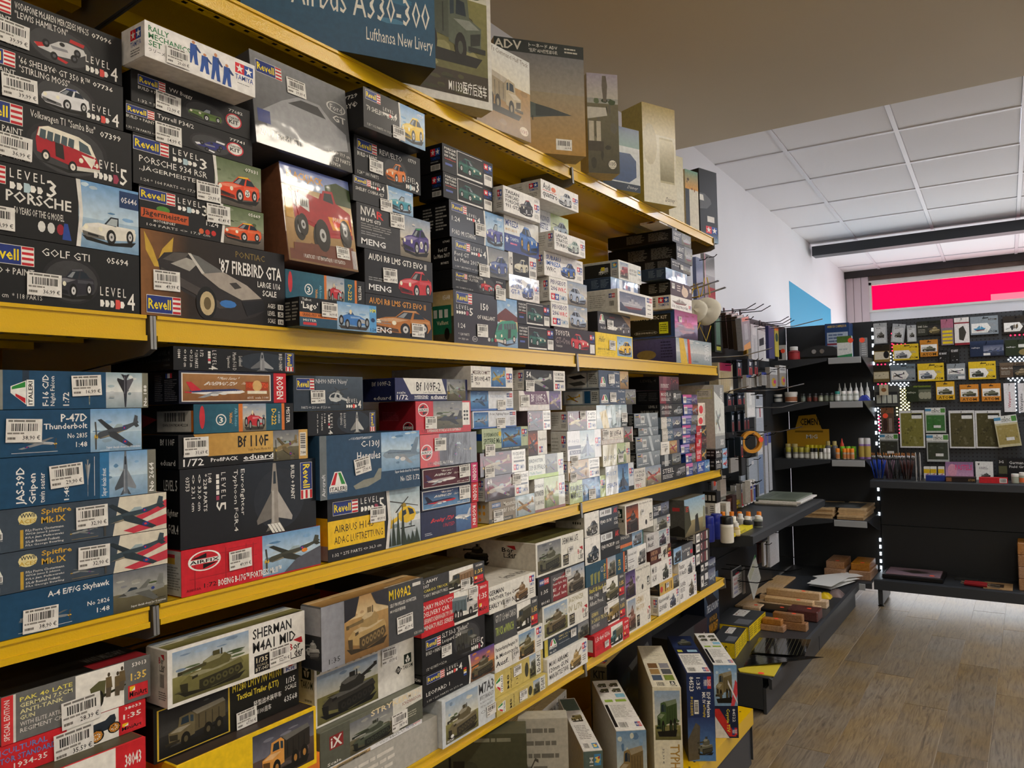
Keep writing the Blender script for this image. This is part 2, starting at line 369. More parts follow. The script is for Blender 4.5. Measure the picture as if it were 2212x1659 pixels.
for j in range(18):
    off = random.uniform(0, 1.2)
    for i in range(9):
        x, y = .6+off-1.22+i*1.22, -1.95+j*.178
        if x > 9.2 or x < -.6: continue
        o = bpy.data.objects.new('plank', pl); COL.objects.link(o); o.parent = fl; o.location = (x, y, 0)
struct(MB().box((-3, YW, 0), (8.9, YW+.1, 3.1)), 'wall_left', 'white_wall')
struct(MB().box((-3, -5, 0), (-3.1, YW+.1, 3.1)), 'wall_back', 'white_wall')
struct(MB().box((-3, -5.1, 0), (10.5, -5, 3.1)), 'wall_right', 'white_wall')
# blue painted field on the wall
bl = MB().prism([(6.48, 1.5), (8.05, 1.5), (8.05, 2.318), (6.48, 2.407)], 1, YW, YW-.002); struct(bl, 'trim_1', 'blue_paint')
# low ceiling in front, tiled ceiling behind its edge
ZL = EYE+1.42
struct(MB().prism([(-3, -5), (4.17, -5), (4.08, YW+.1), (-3, YW+.1)], 2, ZL, ZL+.3), 'ceiling_low', 'brown_ceil')
TC = Matrix.Translation((4.0, YW, EYE+1.525)) @ Matrix.Rotation(math.radians(1.3), 4, 'Z') @ Matrix.Rotation(math.radians(2.1), 4, 'Y')
cl = struct(MB().box((-.3, -7, .03), (5.5, .35, .1)), 'ceiling_tiled', 'white_wall'); cl.matrix_world = TC
TX, TY = .625, .6
tl = MB().cbox((.012, .012, .006), (TX-.012, TY-.012, .028), .004).mesh('ceiling_tile'); tl.materials.append(M['tile'])
PANELS = {(1, 3), (1, 6), (4, 4), (4, 7), (6, 5)}
for i in range(-1, 9):
    for j in range(-1, 10):
        if (i, j) in PANELS: continue
        o = bpy.data.objects.new('ceiling_tile', tl); COL.objects.link(o); o.parent = cl; o.location = (i*TX+.13, -(j+1)*TY+.15, 0)
te = MB()
for i in range(-1, 10): te.box((i*TX+.13-.012, -6.5, 0), (i*TX+.13+.012, .3, .01))
for j in range(-1, 11): te.box((-.3, -j*TY+.15-.012, -.0005), (5.4, -j*TY+.15+.012, .0095))
te.build('tee_grid', 'tee', cl)
for n, (i, j) in enumerate(sorted(PANELS)):
    r = empty('ceiling_light'); r.matrix_world = TC @ Matrix.Translation((i*TX+.13, -(j+1)*TY+.15, 0))
    MB().box((.012, .012, .0), (TX-.012, TY-.012, .02)).build('diffuser', 'lamp2', r)
    MB().box((.01, .01, .02), (TX-.01, TY-.01, .029)).build('frame', 'tee', r)
    tag(r, 'square lit light panel set in the white tiled ceiling', 'ceiling light', 'light panels in the tiled ceiling')
# ceiling lights over the aisle, under the low ceiling
for n, (x, y) in enumerate(AISLE_LAMPS):
    r = empty('aisle_light', (x, y, ZL))
    MB().cbox((-.23, -.14, -.05), (.23, .14, 0), .006).build('housing', 'white', r)
    MB().box((-.21, -.12, -.056), (.21, .12, -.0505)).build('diffuser', 'lamp', r)
    tag(r, 'white rectangular light fitting under the low beige ceiling', 'ceiling light', 'light fittings over the aisle')
# steel beam across, far wall with shop window
struct(MB().box((7.2, -5, EYE+1.285), (7.34, YW-.03, EYE+1.37)), 'trim_beam', 'anth')
XF = 8.85
fw = MB().box((XF, 1.37, 0), (XF+.2, YW, 3.1)).box((XF, -5, EYE+1.2), (XF+.2, 1.37, 3.1)).box((XF, -5, EYE+.78), (XF+.2, 1.37, EYE+.92)).box((XF, -5, 0), (XF+.2, 1.37, .25))
struct(fw, 'wall_far', 'white_wall')
M['darkwood'] = mat('weathered_dark_lintel', '#3a3434', rough=.6, noise=.5, nscale=6)
M['brownstrip'] = mat('brown_lintel_board', '#6b574c', rough=.7, noise=.4, nscale=9)
struct(MB().box((XF-.05, -5, EYE+1.285), (XF, YW, EYE+1.38)), 'trim_2', 'darkwood')
struct(MB().box((XF-.03, -5, EYE+1.24), (XF, 1.36, EYE+1.285)), 'trim_3', 'brownstrip')
M['pinkslat'] = mat('pale_pink_panel', '#ddcfd3', rough=.6)
for k in range(3): struct(MB().cbox((XF-.02, 1.37+k*.075, .3), (XF, 1.37+(k+1)*.075-.004, EYE+1.285), .003), 'trim_panel', 'pinkslat')
M['red_film'] = mat('backlit_red_film', '#300010', rough=.6, spec=.1, emit='#ff0055', estr=1.0)
M['pink_film'] = mat('backlit_pink_film', '#ff7f92', rough=.4, emit='#ff7088', estr=.75)
M['day'] = mat('bright_daylight_glass', '#ffffff', rough=.2, emit='#ffffff', estr=2.6)
wn = tag(MB().box((XF+.06, -5, EYE+.92), (XF+.08, 1.37, EYE+1.2)).build('window_1', 'day'), kind='structure')
MB().box((XF+.03, -5, EYE+.928), (XF+.04, 1.345, EYE+1.19)).build('red_film', 'red_film', wn)
MB().box((XF+.02, -5, EYE+.93), (XF+.028, .28, EYE+.99)).build('pink_film', 'pink_film', wn)
fr = MB()
fr.box((XF-.01, 1.345, EYE+.9), (XF+.06, 1.375, EYE+1.22)).box((XF-.02, -5, EYE+.905), (XF+.06, 1.37, EYE+.926)).box((XF-.01, -5, EYE+1.192), (XF+.06, 1.37, EYE+1.24)); fr.build('window_frame', 'white', wn)
gl = tag(MB().box((XF+.06, -5, .25), (XF+.08, 1.37, EYE+.78)).build('window_2', 'day'), kind='structure')
# ------------------------------------------------------------------ yellow shelving
XJ = (-.627, .630, 1.886, 3.061)
def zz(px, py): return float(atY(px, py, D)[2])
SH = [(zz(500, -2), zz(500, 43)), (zz(340, 683), zz(340, 738)), (zz(344, 1304), zz(344, 1349)), (zz(1273, 1421.5), zz(1273, 1444))]
SH = [(t, max(b, t-.055)) for t, b in SH]
ZT = [s[0] for s in SH]; ZBASE = EYE-1.211; YBASE = .949
print('shelf tops', [round(z, 3) for z in ZT], [round(t-b, 3) for t, b in SH])
BAYL = ['yellow steel shelving bay with blue aircraft kits beside the row joint', 'yellow steel shelving bay between the two grey bracket joints', 'yellow steel shelving bay ending beside the black pegboard wall']
for k in range(3):
    x0, x1 = XJ[k]+.004, XJ[k+1]-.004
    r = tag(empty('shelving_bay', ((x0+x1)/2, YB, 0)), BAYL[k], 'shelving', 'yellow shelving bays')
    def add(mb, n, m): o = mb.build(n, m, r); o.location = (-(x0+x1)/2, -YB, 0); return o
    for q in range(6):
        add(MB().cbox((x0+.02, YB-.006, .2+q*.385), (x1-.02, YB+.004, .2+q*.385+.381), .002), 'back_panel', 'yellow')
    for xx in (x0, x1-.03): add(MB().cbox((xx, YB+.004, 0), (xx+.03, YB+.06, 2.45), .003), 'upright', 'yellow')
    for n, (t, b) in enumerate(SH):
        s = MB()
        s.box((x0, D+.004, t-.004), (x1, YB-.01, t))                      # deck
        s.prism([(D, t), (D, b), (D+.022, b), (D+.022, b+.003), (D+.003, b+.003), (D+.003, t)], 0, x0+.004, x1-.004)   # folded fascia with lower return
        s.prism([(D-.004, b+.008), (D-.004, b), (D+.003, b), (D+.003, b+.008)], 0, x0+.004, x1-.004)                   # rolled lip
        s.prism([(D-.003, t), (D-.003, t-.005), (D+.003, t-.005), (D+.003, t)], 0, x0+.004, x1-.004)
        for yy in (D+.16, D+.32): s.box((x0+.01, yy, t-.03), (x1-.01, yy+.03, t-.004))     # stiffeners
        so = add(s, 'shelf', 'yellow')
        h = MB(); xx = x0+.03
        while xx < x1-.03:
            h.prism([(D+.008, b-.0006), (D+.008, b+.0002), (D+.014, b+.0002), (D+.014, b-.0006)], 0, xx, xx+.008); xx += .0285
        ho = h.build('perforations', 'black', so); ho['kind'] = 'stuff'
        for xx in (x0-.0035, x1-.0005):
            g = MB().prism([(D-.005, t-.001), (D-.007, b-.012), (D+.012, b-.02), (D+.2, b-.035), (YB-.012, b-.06), (YB-.012, t-.005)], 0, xx, xx+.004)
            add(g, 'bracket', 'galv')
    bs = MB().box((x0, YBASE+.004, ZBASE-.004), (x1, YB-.01, ZBASE)); bs.prism([(YBASE, ZBASE), (YBASE, ZBASE-.06), (YBASE+.02, ZBASE-.06), (YBASE+.02, ZBASE-.057), (YBASE+.004, ZBASE-.057), (YBASE+.004, ZBASE)], 0, x0, x1)
    bo = add(bs, 'base_shelf', 'yellow')
    h = MB()
    for row in range(3):
        xx = x0+.03
        while xx < x1-.03:
            h.box((xx, YBASE+.03+row*.14, ZBASE-.0002), (xx+.007, YBASE+.037+row*.14, ZBASE+.0003)); xx += .045
    ho = h.build('perforations', 'black', bo); ho['kind'] = 'stuff'
    add(MB().cbox((x0, YBASE+.012, 0), (x1, YBASE+.03, ZBASE-.055), .002), 'plinth', 'anth')
    add(MB().box((x1-.003, YBASE+.005, .02), (x1+.001, YB, ZBASE-.002)), 'end_panel', 'anth')
# ------------------------------------------------------------------ printed pictures
def sh(col, f):
    c = col.lstrip('#'); c = c if len(c) == 6 else c[0]*2+c[1]*2+c[2]*2
    v = [int(c[i:i+2], 16) for i in (0, 2, 4)]
    v = [x*f if f <= 1 else 255-(255-x)*(2-f) for x in v]
    return '%02x%02x%02x' % tuple(int(max(0, min(255, x))) for x in v)
def V_car(c, b, win='1c2733', hub='cfcfcf', roof=None, mark=None, open_=False):
    c.p([(.02, .8), (.5, .93), (.98, .8), (.9, .95), (.5, 1), (.1, .93)], '14130f')
    if open_: c.p([(.02, .62), (.08, .48), (.3, .4), (.6, .44), (.9, .42), (.98, .55), (.96, .76), (.45, .86), (.1, .84), (.02, .74)], b); c.p([(.4, .42), (.52, .18), (.66, .18), (.66, .44)], win); c.p([(.44, .41), (.53, .22), (.64, .22), (.63, .42)], 'aeb9bd'); c.p([(.66, .42), (.86, .42), (.82, .48), (.68, .5)], '201a18')
    else:
        c.p([(.02, .62), (.06, .5), (.2, .41), (.36, .37), (.5, .13), (.72, .1), (.86, .3), (.97, .38), (.99, .62), (.93, .8), (.45, .88), (.1, .86), (.02, .74)], b)
        c.p([(.49, .15), (.71, .1), (.73, .14), (.52, .2)], roof or sh(b, 1.25)); c.p([(.37, .38), (.5, .18), (.66, .17), (.62, .4)], win); c.p([(.4, .37), (.51, .21), (.57, .2), (.5, .38)], sh(win, 1.5)); c.p([(.67, .38), (.69, .17), (.8, .2), (.88, .35)], win)
    c.p([(.1, .48), (.34, .41), (.58, .43), (.4, .53), (.14, .55)], sh(b, 1.35)); c.p([(.62, .42), (.95, .42), (.97, .5), (.62, .52)], sh(b, 1.15))
    c.p([(.03, .68), (.4, .76), (.42, .86), (.1, .84), (.04, .78)], sh(b, .45)); c.p([(.12, .72), (.3, .76), (.3, .81), (.12, .78)], '17181a')
    for x in (.05, .3): c.e(x, .5, x+.075, .64, 'f3efd8', 10)
    for x, y, w, h in ((.44, .54, .17, .42), (.8, .48, .13, .38)): c.e(x, y, x+w, y+h, '121212', 14); c.e(x+w*.25, y+h*.22, x+w*.8, y+h*.78, hub, 12); c.e(x+w*.42, y+h*.4, x+w*.62, y+h*.6, '444', 8)
    if mark: c.e(.64, .5, .76, .74, 'f4f2ea', 12); c.t(.66, .54, .74, .7, mark, '181818', 2)
def V_van(c, b, top='f0ead8', win='4a5a60'):
    c.p([(.02, .84), (.5, 1), (.98, .84), (.5, .92)], '121210')
    c.p([(.02, .38), (.06, .1), (.2, .03), (.66, .1), (.84, .22), (.95, .55), (.99, .72), (.97, .84), (.66, .86), (.04, .66)], b); c.p([(.04, .3), (.07, .1), (.2, .03), (.66, .1), (.84, .22), (.93, .5), (.6, .4)], top)
    for x in range(5): c.p([(.07+x*.105, .33-.01*x+.02*x), (.09+x*.105, .13+x*.012), (.17+x*.105, .14+x*.014), (.16+x*.105, .36+x*.012)], win)
    c.p([(.67, .42), (.66, .18), (.8, .26), (.86, .46)], win); c.p([(.7, .5), (.93, .54), (.86, .78)], top)
    c.p([(.3, .36), (.42, .38), (.44, .72), (.31, .68)], '2a2420'); c.e(.66, .58, .73, .7, 'f6f0d8', 10); c.e(.92, .62, .97, .74, 'f6f0d8', 10)
    c.p([(.6, .8), (.99, .76), (.99, .84), (.62, .9)], 'd8d4c8')
    for x, y in ((.1, .58), (.5, .7)): c.e(x, y, x+.13, y+.28, '141414', 14); c.e(x+.025, y+.06, x+.105, y+.22, 'efe9dc', 12); c.e(x+.05, y+.11, x+.08, y+.17, '999', 8)
def V_f1(c, b, b2='c62a2a'):
    c.p([(.02, .6), (.3, .5), (.45, .3), (.6, .25), (.9, .3), (.95, .45), (.7, .75), (.45, .8), (.1, .72)], b); c.p([(.02, .58), (.2, .5), (.24, .6), (.08, .7)], b2); c.p([(.66, .08), (.92, .12), (.9, .24), (.64, .2)], b2); c.p([(.42, .82), (.62, .9), (.58, .98), (.4, .9)], b2)
    c.e(.46, .3, .56, .44, '222', 10); c.p([(.3, .52), (.6, .5), (.62, .58), (.34, .62)], '8a8a90')
    for x, y in ((.16, .36), (.3, .7), (.72, .36), (.66, .58)): c.e(x, y, x+.13, y+.28, '101012', 12); c.e(x+.04, y+.08, x+.1, y+.2, '55555a', 10)
def V_roadster(c, b):
    c.p([(.02, .84), (.98, .84), (.9, .97), (.1, .97)], '3a3630'); c.p([(.05, .5), (.3, .36), (.7, .4), (.93, .55), (.95, .72), (.6, .82), (.12, .7)], b); c.p([(.3, .38), (.42, .2), (.52, .38)], sh(b, .7)); c.e(.36, .16, .44, .36, 'e8d8b0', 10); c.p([(.7, .5), (.93, .56), (.93, .7), (.74, .68)], 'b8bcc0'); c.p([(.4, .44), (.7, .44), (.7, .5), (.4, .52)], sh(b, 1.4))
    for x, y in ((.03, .42), (.22, .56), (.6, .52), (.86, .44)): c.e(x, y, x+.15, y+.42, '1a1a1a', 14); c.e(x+.035, y+.09, x+.115, y+.33, '9a9da0', 12)
def V_monster(c, b):
    c.p([(.0, .88), (.98, .8), (.98, 1), (0, 1)], '6e3a28'); c.p([(.1, .3), (.16, .14), (.5, .2), (.56, .06), (.72, .04), (.76, .2), (.98, .3), (.98, .62), (.6, .66), (.36, .56), (.12, .5)], b); c.p([(.11, .17), (.31, .24), (.3, .42), (.12, .34)], 'd8d8d4')
    for k in range(5): c.r(.14+k*.03, .2+k*.008, .155+k*.03, .36, '333')
    c.p([(.55, .2), (.58, .09), (.7, .08), (.72, .22)], '2a3036'); c.p([(.6, .42), (.95, .4), (.98, .56), (.66, .6)], 'e8962a'); c.p([(.66, .46), (.9, .45), (.92, .52), (.7, .55)], 'd83a1a'); c.t(.68, .41, .82, .48, 'PORK', 'f4c8c8', 2)
    for x, y, s in ((.1, .46, .16), (.36, .48, .24), (.78, .42, .18)): c.e(x, y, x+s, y+s*1.9, '1c1714', 18); c.e(x+s*.28, y+s*.56, x+s*.72, y+s*1.34, 'b8b8b8', 14); c.e(x+s*.4, y+s*.8, x+s*.6, y+s*1.12, '333', 10)
def V_tank(c, b, gun=-1):
    d, l = sh(b, .42), sh(b, 1.28)
    c.p([(.0, .86), (.5, .98), (1, .84), (.9, 1), (.1, 1)], sh(b, .3))
    c.p([(.04, .62), (.16, .5), (.5, .44), (.92, .46), (.97, .6), (.9, .74), (.3, .86), (.06, .78)], b); c.p([(.16, .5), (.5, .44), (.92, .46), (.62, .56), (.24, .58)], l)
    c.p([(.3, .7), (.93, .6), (.96, .76), (.86, .88), (.4, .98), (.3, .92)], d); c.p([(.03, .66), (.14, .68), (.14, .92), (.05, .86)], d)
    for k in range(6): x = .35+k*.095; y = .74-k*.02; c.e(x, y, x+.085, y+.17, sh(b, .75), 10); c.e(x+.025, y+.05, x+.06, y+.12, sh(b, .35), 8)
    c.p([(.32, .46), (.36, .26), (.48, .18), (.68, .2), (.78, .34), (.74, .48), (.5, .52)], sh(b, .9)); c.p([(.36, .27), (.48, .18), (.68, .2), (.6, .3), (.42, .33)], l); c.r(.5, .08, .6, .2, sh(b, .7)); c.r(.62, .06, .64, .22, sh(b, .4))
    if gun < 0: c.p([(.4, .3), (.4, .38), (.0, .42), (.0, .36)], sh(b, .65)); c.r(.0, .35, .06, .44, sh(b, .5))
    else: c.p([(.7, .26), (.72, .34), (1, .14), (.98, .07)], sh(b, .65)); c.r(.94, .05, 1, .15, sh(b, .5))
    c.p([(.2, .56), (.28, .54), (.28, .6), (.2, .63)], d)
def V_truck(c, b, cargo=None, kind=0):
    d, l = sh(b, .45), sh(b, 1.3); cg = cargo or sh(b, .85)
    c.p([(.04, .86), (.96, .82), (.9, .98), (.12, .98)], '1a1812'); c.p([(.42, .16), (.93, .1), (.97, .2), (.97, .6), (.46, .7)], cg); c.p([(.42, .16), (.93, .1), (.97, .2), (.5, .28)], sh(cg, 1.3))
    c.p([(.05, .5), (.2, .42), (.22, .2), (.4, .16), (.46, .24), (.46, .74), (.2, .82), (.06, .74)], b); c.p([(.24, .4), (.26, .24), (.36, .22), (.37, .4)], '22303a'); c.p([(.39, .4), (.39, .23), (.44, .26), (.44, .42)], '2c3c46'); c.p([(.07, .52), (.2, .44), (.4, .46), (.24, .56)], l)
    c.p([(.06, .56), (.19, .6), (.19, .74), (.07, .7)], d); c.r(.0, .74, .22, .8, d)
    for k in range(4): c.r(.52+k*.11, .3, .535+k*.11, .64, sh(cg, .6))
    for x, y in ((.24, .6), (.6, .58), (.78, .55)): c.e(x, y, x+.15, y+.36, '17150f', 14); c.e(x+.045, y+.1, x+.11, y+.26, sh(b, .8), 10)
def V_prop(c, b, under='9a8f78', roundel='2b3f86'):
    c.p([(.04, .62), (.12, .5), (.4, .4), (.74, .3), (.97, .2), (.99, .26), (.72, .46), (.4, .62), (.14, .7)], b); c.p([(.12, .68), (.4, .62), (.72, .46), (.4, .56)], under)
    c.p([(.3, .5), (.46, .5), (.86, .92), (.78, .97), (.34, .64)], sh(b, .8)); c.p([(.3, .44), (.42, .4), (.16, .12), (.08, .14)], sh(b, .7)); c.p([(.86, .26), (.9, .02), (.97, .06), (.96, .24)], b); c.p([(.84, .28), (.94, .24), (1, .36), (.93, .4)], sh(b, .85))
    c.p([(.42, .4), (.5, .28), (.6, .28), (.64, .36)], '9fb2b8'); c.e(.01, .56, .09, .72, 'd8b040', 10); c.p([(.02, .2), (.05, .2), (.07, .62), (.05, .64)], '4a4a48'); c.p([(.03, .66), (.06, .66), (.06, 1), (.03, 1)], '4a4a48')
    c.e(.62, .34, .7, .46, roundel, 10); c.e(.645, .37, .675, .43, 'd83838', 8); c.e(.62, .74, .73, .88, roundel, 10); c.e(.65, .78, .7, .84, 'd83838', 8)
def V_jet(c, b, up=False):
    if up:
        c.p([(.46, 0), (.54, 0), (.6, .4), (.6, .95), (.4, .95), (.4, .4)], b); c.p([(.42, .4), (.0, .8), (.02, .86), (.4, .8)], sh(b, .75)); c.p([(.58, .4), (1, .8), (.98, .86), (.6, .8)], sh(b, 1.2)); c.p([(.47, .12), (.53, .12), (.54, .3), (.46, .3)], '26323c'); c.p([(.4, .84), (.24, .98), (.4, .96)], sh(b, .7)); c.p([(.6, .84), (.76, .98), (.6, .96)], sh(b, .7)); c.r(.42, .4, .48, .9, sh(b, 1.25))
    else:
        c.p([(.0, .58), (.2, .46), (.5, .42), (.9, .4), (1, .46), (.98, .56), (.6, .64), (.2, .64)], b); c.p([(.36, .56), (.66, .54), (.86, .86), (.76, .9)], sh(b, .7)); c.p([(.44, .46), (.6, .46), (.7, .22), (.64, .2)], sh(b, .8)); c.p([(.8, .42), (.88, .08), (.97, .1), (.96, .44)], sh(b, .9)); c.p([(.2, .47), (.28, .36), (.4, .38), (.42, .44)], '2c3a48'); c.p([(.0, .58), (.14, .5), (.2, .6)], sh(b, .5)); c.e(.7, .46, .78, .56, '2b3f86', 8)
def V_liner(c, b, belly='f0eee8', tail=None):
    t = tail or b
    c.p([(.04, .62), (.1, .5), (.8, .42), (.95, .5), (.99, .58), (.9, .66), (.3, .7)], belly); c.p([(.04, .62), (.1, .5), (.8, .42), (.95, .5), (.6, .55), (.2, .6)], b); c.p([(.02, .1), (.1, .1), (.26, .5), (.1, .54)], t); c.p([(.0, .56), (.12, .58), (.1, .64), (.0, .62)], t); c.p([(.44, .58), (.62, .58), (.3, .86), (.2, .86)], '9aa0a8')
    for k in range(16): c.r(.26+k*.038, .505, .272+k*.038, .535, '2a3440')
    c.e(.4, .66, .54, .78, 'e2e2e2', 10); c.e(.56, .62, .68, .72, 'e2e2e2', 10)
def V_heli(c, b):
    c.p([(.05, .1), (.95, .32), (.95, .34), (.04, .13)], '3a3a38'); c.p([(.2, .42), (.62, .05), (.64, .07), (.24, .44)], '3a3a38'); c.p([(.4, .24), (.5, .2), (.56, .26), (.56, .34), (.42, .36)], sh(b, .7)); c.p([(.3, .46), (.44, .32), (.66, .3), (.82, .4), (.88, .54), (.8, .68), (.56, .74), (.36, .66)], b); c.p([(.6, .34), (.76, .4), (.82, .52), (.66, .54)], '26303a'); c.p([(.42, .42), (.54, .38), (.56, .5), (.42, .56)], '26303a'); c.p([(.0, .64), (.34, .5), (.38, .6), (.06, .72)], b); c.p([(.0, .5), (.07, .5), (.1, .8), (.04, .82)], sh(b, .8)); c.r(.36, .84, .84, .87, '222'); c.r(.46, .7, .48, .86, '222'); c.r(.7, .7, .72, .86, '222')
def V_ship(c, b):
    c.p([(.0, .52), (.3, .46), (.95, .5), (.86, .74), (.3, .86), (.12, .74)], b); c.p([(.0, .52), (.3, .46), (.95, .5), (.5, .56)], sh(b, 1.4)); c.p([(.1, .72), (.88, .68), (.84, .78), (.3, .88)], '7a3030')
    for x, w, t in ((.3, .2, .34), (.42, .1, .18), (.56, .14, .3), (.7, .08, .38)): c.r(x, t, x+w, .52, sh(b, 1.1)); c.r(x+w*.4, t-.16, x+w*.5, t, '333')
def V_figs(c, b='1f4fa0'):
    for x, y, hgt in ((.02, .0, .7), (.25, .25, .6), (.48, .1, .85), (.72, .3, .68)):
        c.e(x+.06, y, x+.13, y+.14*hgt, 'c98a60', 10); c.p([(x+.03, y+.14*hgt), (x+.16, y+.14*hgt), (x+.17, y+.6*hgt), (x+.19, y+hgt), (x+.12, y+hgt), (x+.09, y+.62*hgt), (x+.05, y+hgt), (x-.01, y+hgt), (x+.02, y+.55*hgt)], b); c.p([(x+.15, y+.16*hgt), (x+.25, y+.4*hgt), (x+.22, y+.44*hgt), (x+.13, y+.3*hgt)], sh(b, .75))
def V_gun(c, b='5a5a3c'):
    c.p([(.0, .72), (.4, .5), (.42, .54), (.02, .78)], sh(b, .6)); c.p([(.34, .36), (.5, .22), (.62, .24), (.6, .6), (.38, .62)], b); c.e(.42, .46, .58, .92, '1c1a14', 16); c.e(.46, .54, .54, .84, sh(b, .9), 12); c.p([(.56, .6), (.98, .5), (.98, .54), (.58, .68)], sh(b, .5))
    for x, y in ((.62, .06), (.78, .1), (.86, .0)): c.e(x+.03, y, x+.08, y+.12, '4a4030', 8); c.p([(x, y+.12), (x+.1, y+.12), (x+.12, y+.42), (x+.0, y+.44)], '6a5a3c'); c.p([(x+.0, y+.4), (x+.1, y+.4), (x+.08, y+.66), (x+.0, y+.64)], '5a5040')
def V_tractor(c, b='26303a', w='c9862e'):
    c.p([(.2, .4), (.3, .3), (.72, .24), (.8, .1), (.88, .1), (.9, .3), (.86, .62), (.3, .7)], b)
    for x, y, s in ((.02, .34, .3), (.44, .5, .26), (.76, .42, .22)):
        c.ring(x, y, x+s, y+s*2, '17150f', .22); c.ring(x+s*.12, y+s*.24, x+s*.88, y+s*1.76, w, .3)
        for k in range(4): t = k*math.pi/4; c.p([(x+s*(.5+.42*math.cos(t+q)), y+s*(1+.84*math.sin(t+q))) for q in (-.08, .08, math.pi-.08, math.pi+.08)], w)
BG = {'road': ('5a6a44', '8f9a7c', '7d7468', '4d463e'), 'sky': ('6d9fd0', 'c6dcea', 'a8c4da', '7b9fc0'), 'blue': ('2c5c98', '7fb0d8', '5a8fc0', '2f6098'), 'desert': ('6e93b8', 'cfd3c2', 'c9a56a', '9c7440'), 'field': ('8fa8c4', 'd8d6c4', '8a8650', '5d5a34'),
      'sunset': ('3a1a14', 'd8642a', '7a3420', '2c1410'), 'dark': ('1a1a1a', '3c3c3a', '2a2a28', '101010'), 'storm': ('6c7078', 'a8a8a0', '706a50', '4a4634'), 'sea': ('4a5470', '8c90a0', '3a4660', '20283c'), 'white': ('f2f0ea', 'f2f0ea', 'eceae4', 'dedcd4'), 'maroon': ('2c0a14', '8a3040', '54202c', '1c0a10'),
      'city': ('8a9cb4', 'd6cfc0', 'b4a890', '6e6658'), 'glare': ('9ab4c0', 'e8ecea', 'c8d0d4', '8a9ea8'), 'fire': ('4a4090', 'd8843a', 'a06a38', '5a3a20'), 'green': ('b8cc90', 'dbe2c2', 'a8b880', '6a7a4c'), 'tan': ('b08a58', 'dcc69a', 'b8935c', '7d5c34'), 'purple': ('2a2050', '9070b0', '5a4080', '201838'), 'night': ('0a0a10', '1c2030', '141820', '050508'), 'rock': ('3a3c48', '70707c', '5a4a44', '3a302c')}  # 'glare' is a pale wash: painted wrap reflections, also pale skies
VEH = {'car': V_car, 'van': V_van, 'f1': V_f1, 'roadster': V_roadster, 'monster': V_monster, 'tank': V_tank, 'truck': V_truck, 'prop': V_prop, 'jet': V_jet, 'liner': V_liner, 'heli': V_heli, 'ship': V_ship, 'figs': V_figs, 'gun': V_gun, 'tractor': V_tractor}
_ps = [0]
def scene_bg(c, bg, hz=.55, busy=6):
    t, m1, m2, b = BG[bg]; _ps[0] += 1
    c.g(0, 0, 1, hz, t, m1); c.g(0, hz, 1, 1, m2, b)
    if busy:
        c.blobs(0, 0, 1, hz, [sh(t, 1.15), sh(m1, .92), sh(t, .85), sh(m1, 1.06)], busy, _ps[0]); c.blobs(0, hz-.06, 1, 1, [sh(m2, .85), sh(b, 1.15), sh(m2, 1.08), sh(b, .85)], busy, _ps[0]+50)
        if bg in ('road', 'field', 'green', 'storm'): c.blobs(0, hz-.2, 1, hz+.02, [sh('4a5a34', k) for k in (.7, .9, 1.1)], busy, _ps[0]+90, (.12, .4))
def pic(c, a, b, e, d, bg, veh=None, col='777', box=(.06, .14, .95, .94), hz=.55, flip=False, busy=5, **kw):
    """a painted scene with a vehicle in it"""
    c.push(a, b, e, d)
    if bg: scene_bg(c, bg, hz, busy)
    if veh:
        x0, y0, x1, y1 = box
        if flip: x0, x1 = x1, x0
        c.push(x0, y0, x1, y1); VEH[veh](c, col, **kw); c.pop()
    c.pop()
# ------------------------------------------------------------------ model kit boxes
KITS = []
def B(xl, yt, xr, art, bg, col, subj, **k): return dict(xl=xl, yt=yt, xr=xr, art=art, bg=bg, col=col, subj=subj, **k)
def make_box(name, w, d, h, k):
    """one carton: body with a lid seam, printed front, printed side or top, price label"""
    bc = k.get('body') or k['bg']
    mb = MB().cbox((0, 0, 0), (w, d, h), .0012)
    m = k.get('m', 'matte')
    o = ink_body(mb, name, bc, m)
    c = Cv(w, h, k['bg'])
    if k.get('art'): k['art'](c)
    c.build('front_print', ((0, 0, 0), (1, 0, 0), (0, 0, 1), (0, -1, 0)), m, o)
    if k.get('side'):
        sw = min(d, k.get('sw', .15)); c = Cv(sw, h*.96); k['side'](c); c.build('side_print', ((0, sw, h*.02), (0, -1, 0), (0, 0, 1), (-1, 0, 0)), 'matte', o)
    if k.get('top'):
        c = Cv(w*.98, d*.98, k.get('tbg')); k['top'](c); c.build('lid_print', ((w*.01, d*.01, h), (1, 0, 0), (0, 1, 0), (0, 0, 1)), 'matte', o, lift=.0002, step=.00002)
    for i, s in enumerate(k.get('st', ())):
        sw = k.get('ssz', min(.042, w*.2)); sc = sticker(sw, sw*.7, s[2] if len(s) > 2 else '', len(KITS)+i)
        so = sc.build('price_sticker', ((0, 0, -sw*.7), (1, 0, 0), (0, 0, 1), (0, -1, 0)), 'matte', o, lift=0)
        so.location = (s[0]*w, -.0024, h*(1-s[1])); so.rotation_euler[1] = math.radians(s[3] if len(s) > 3 else random.uniform(-2, 2))
    return o
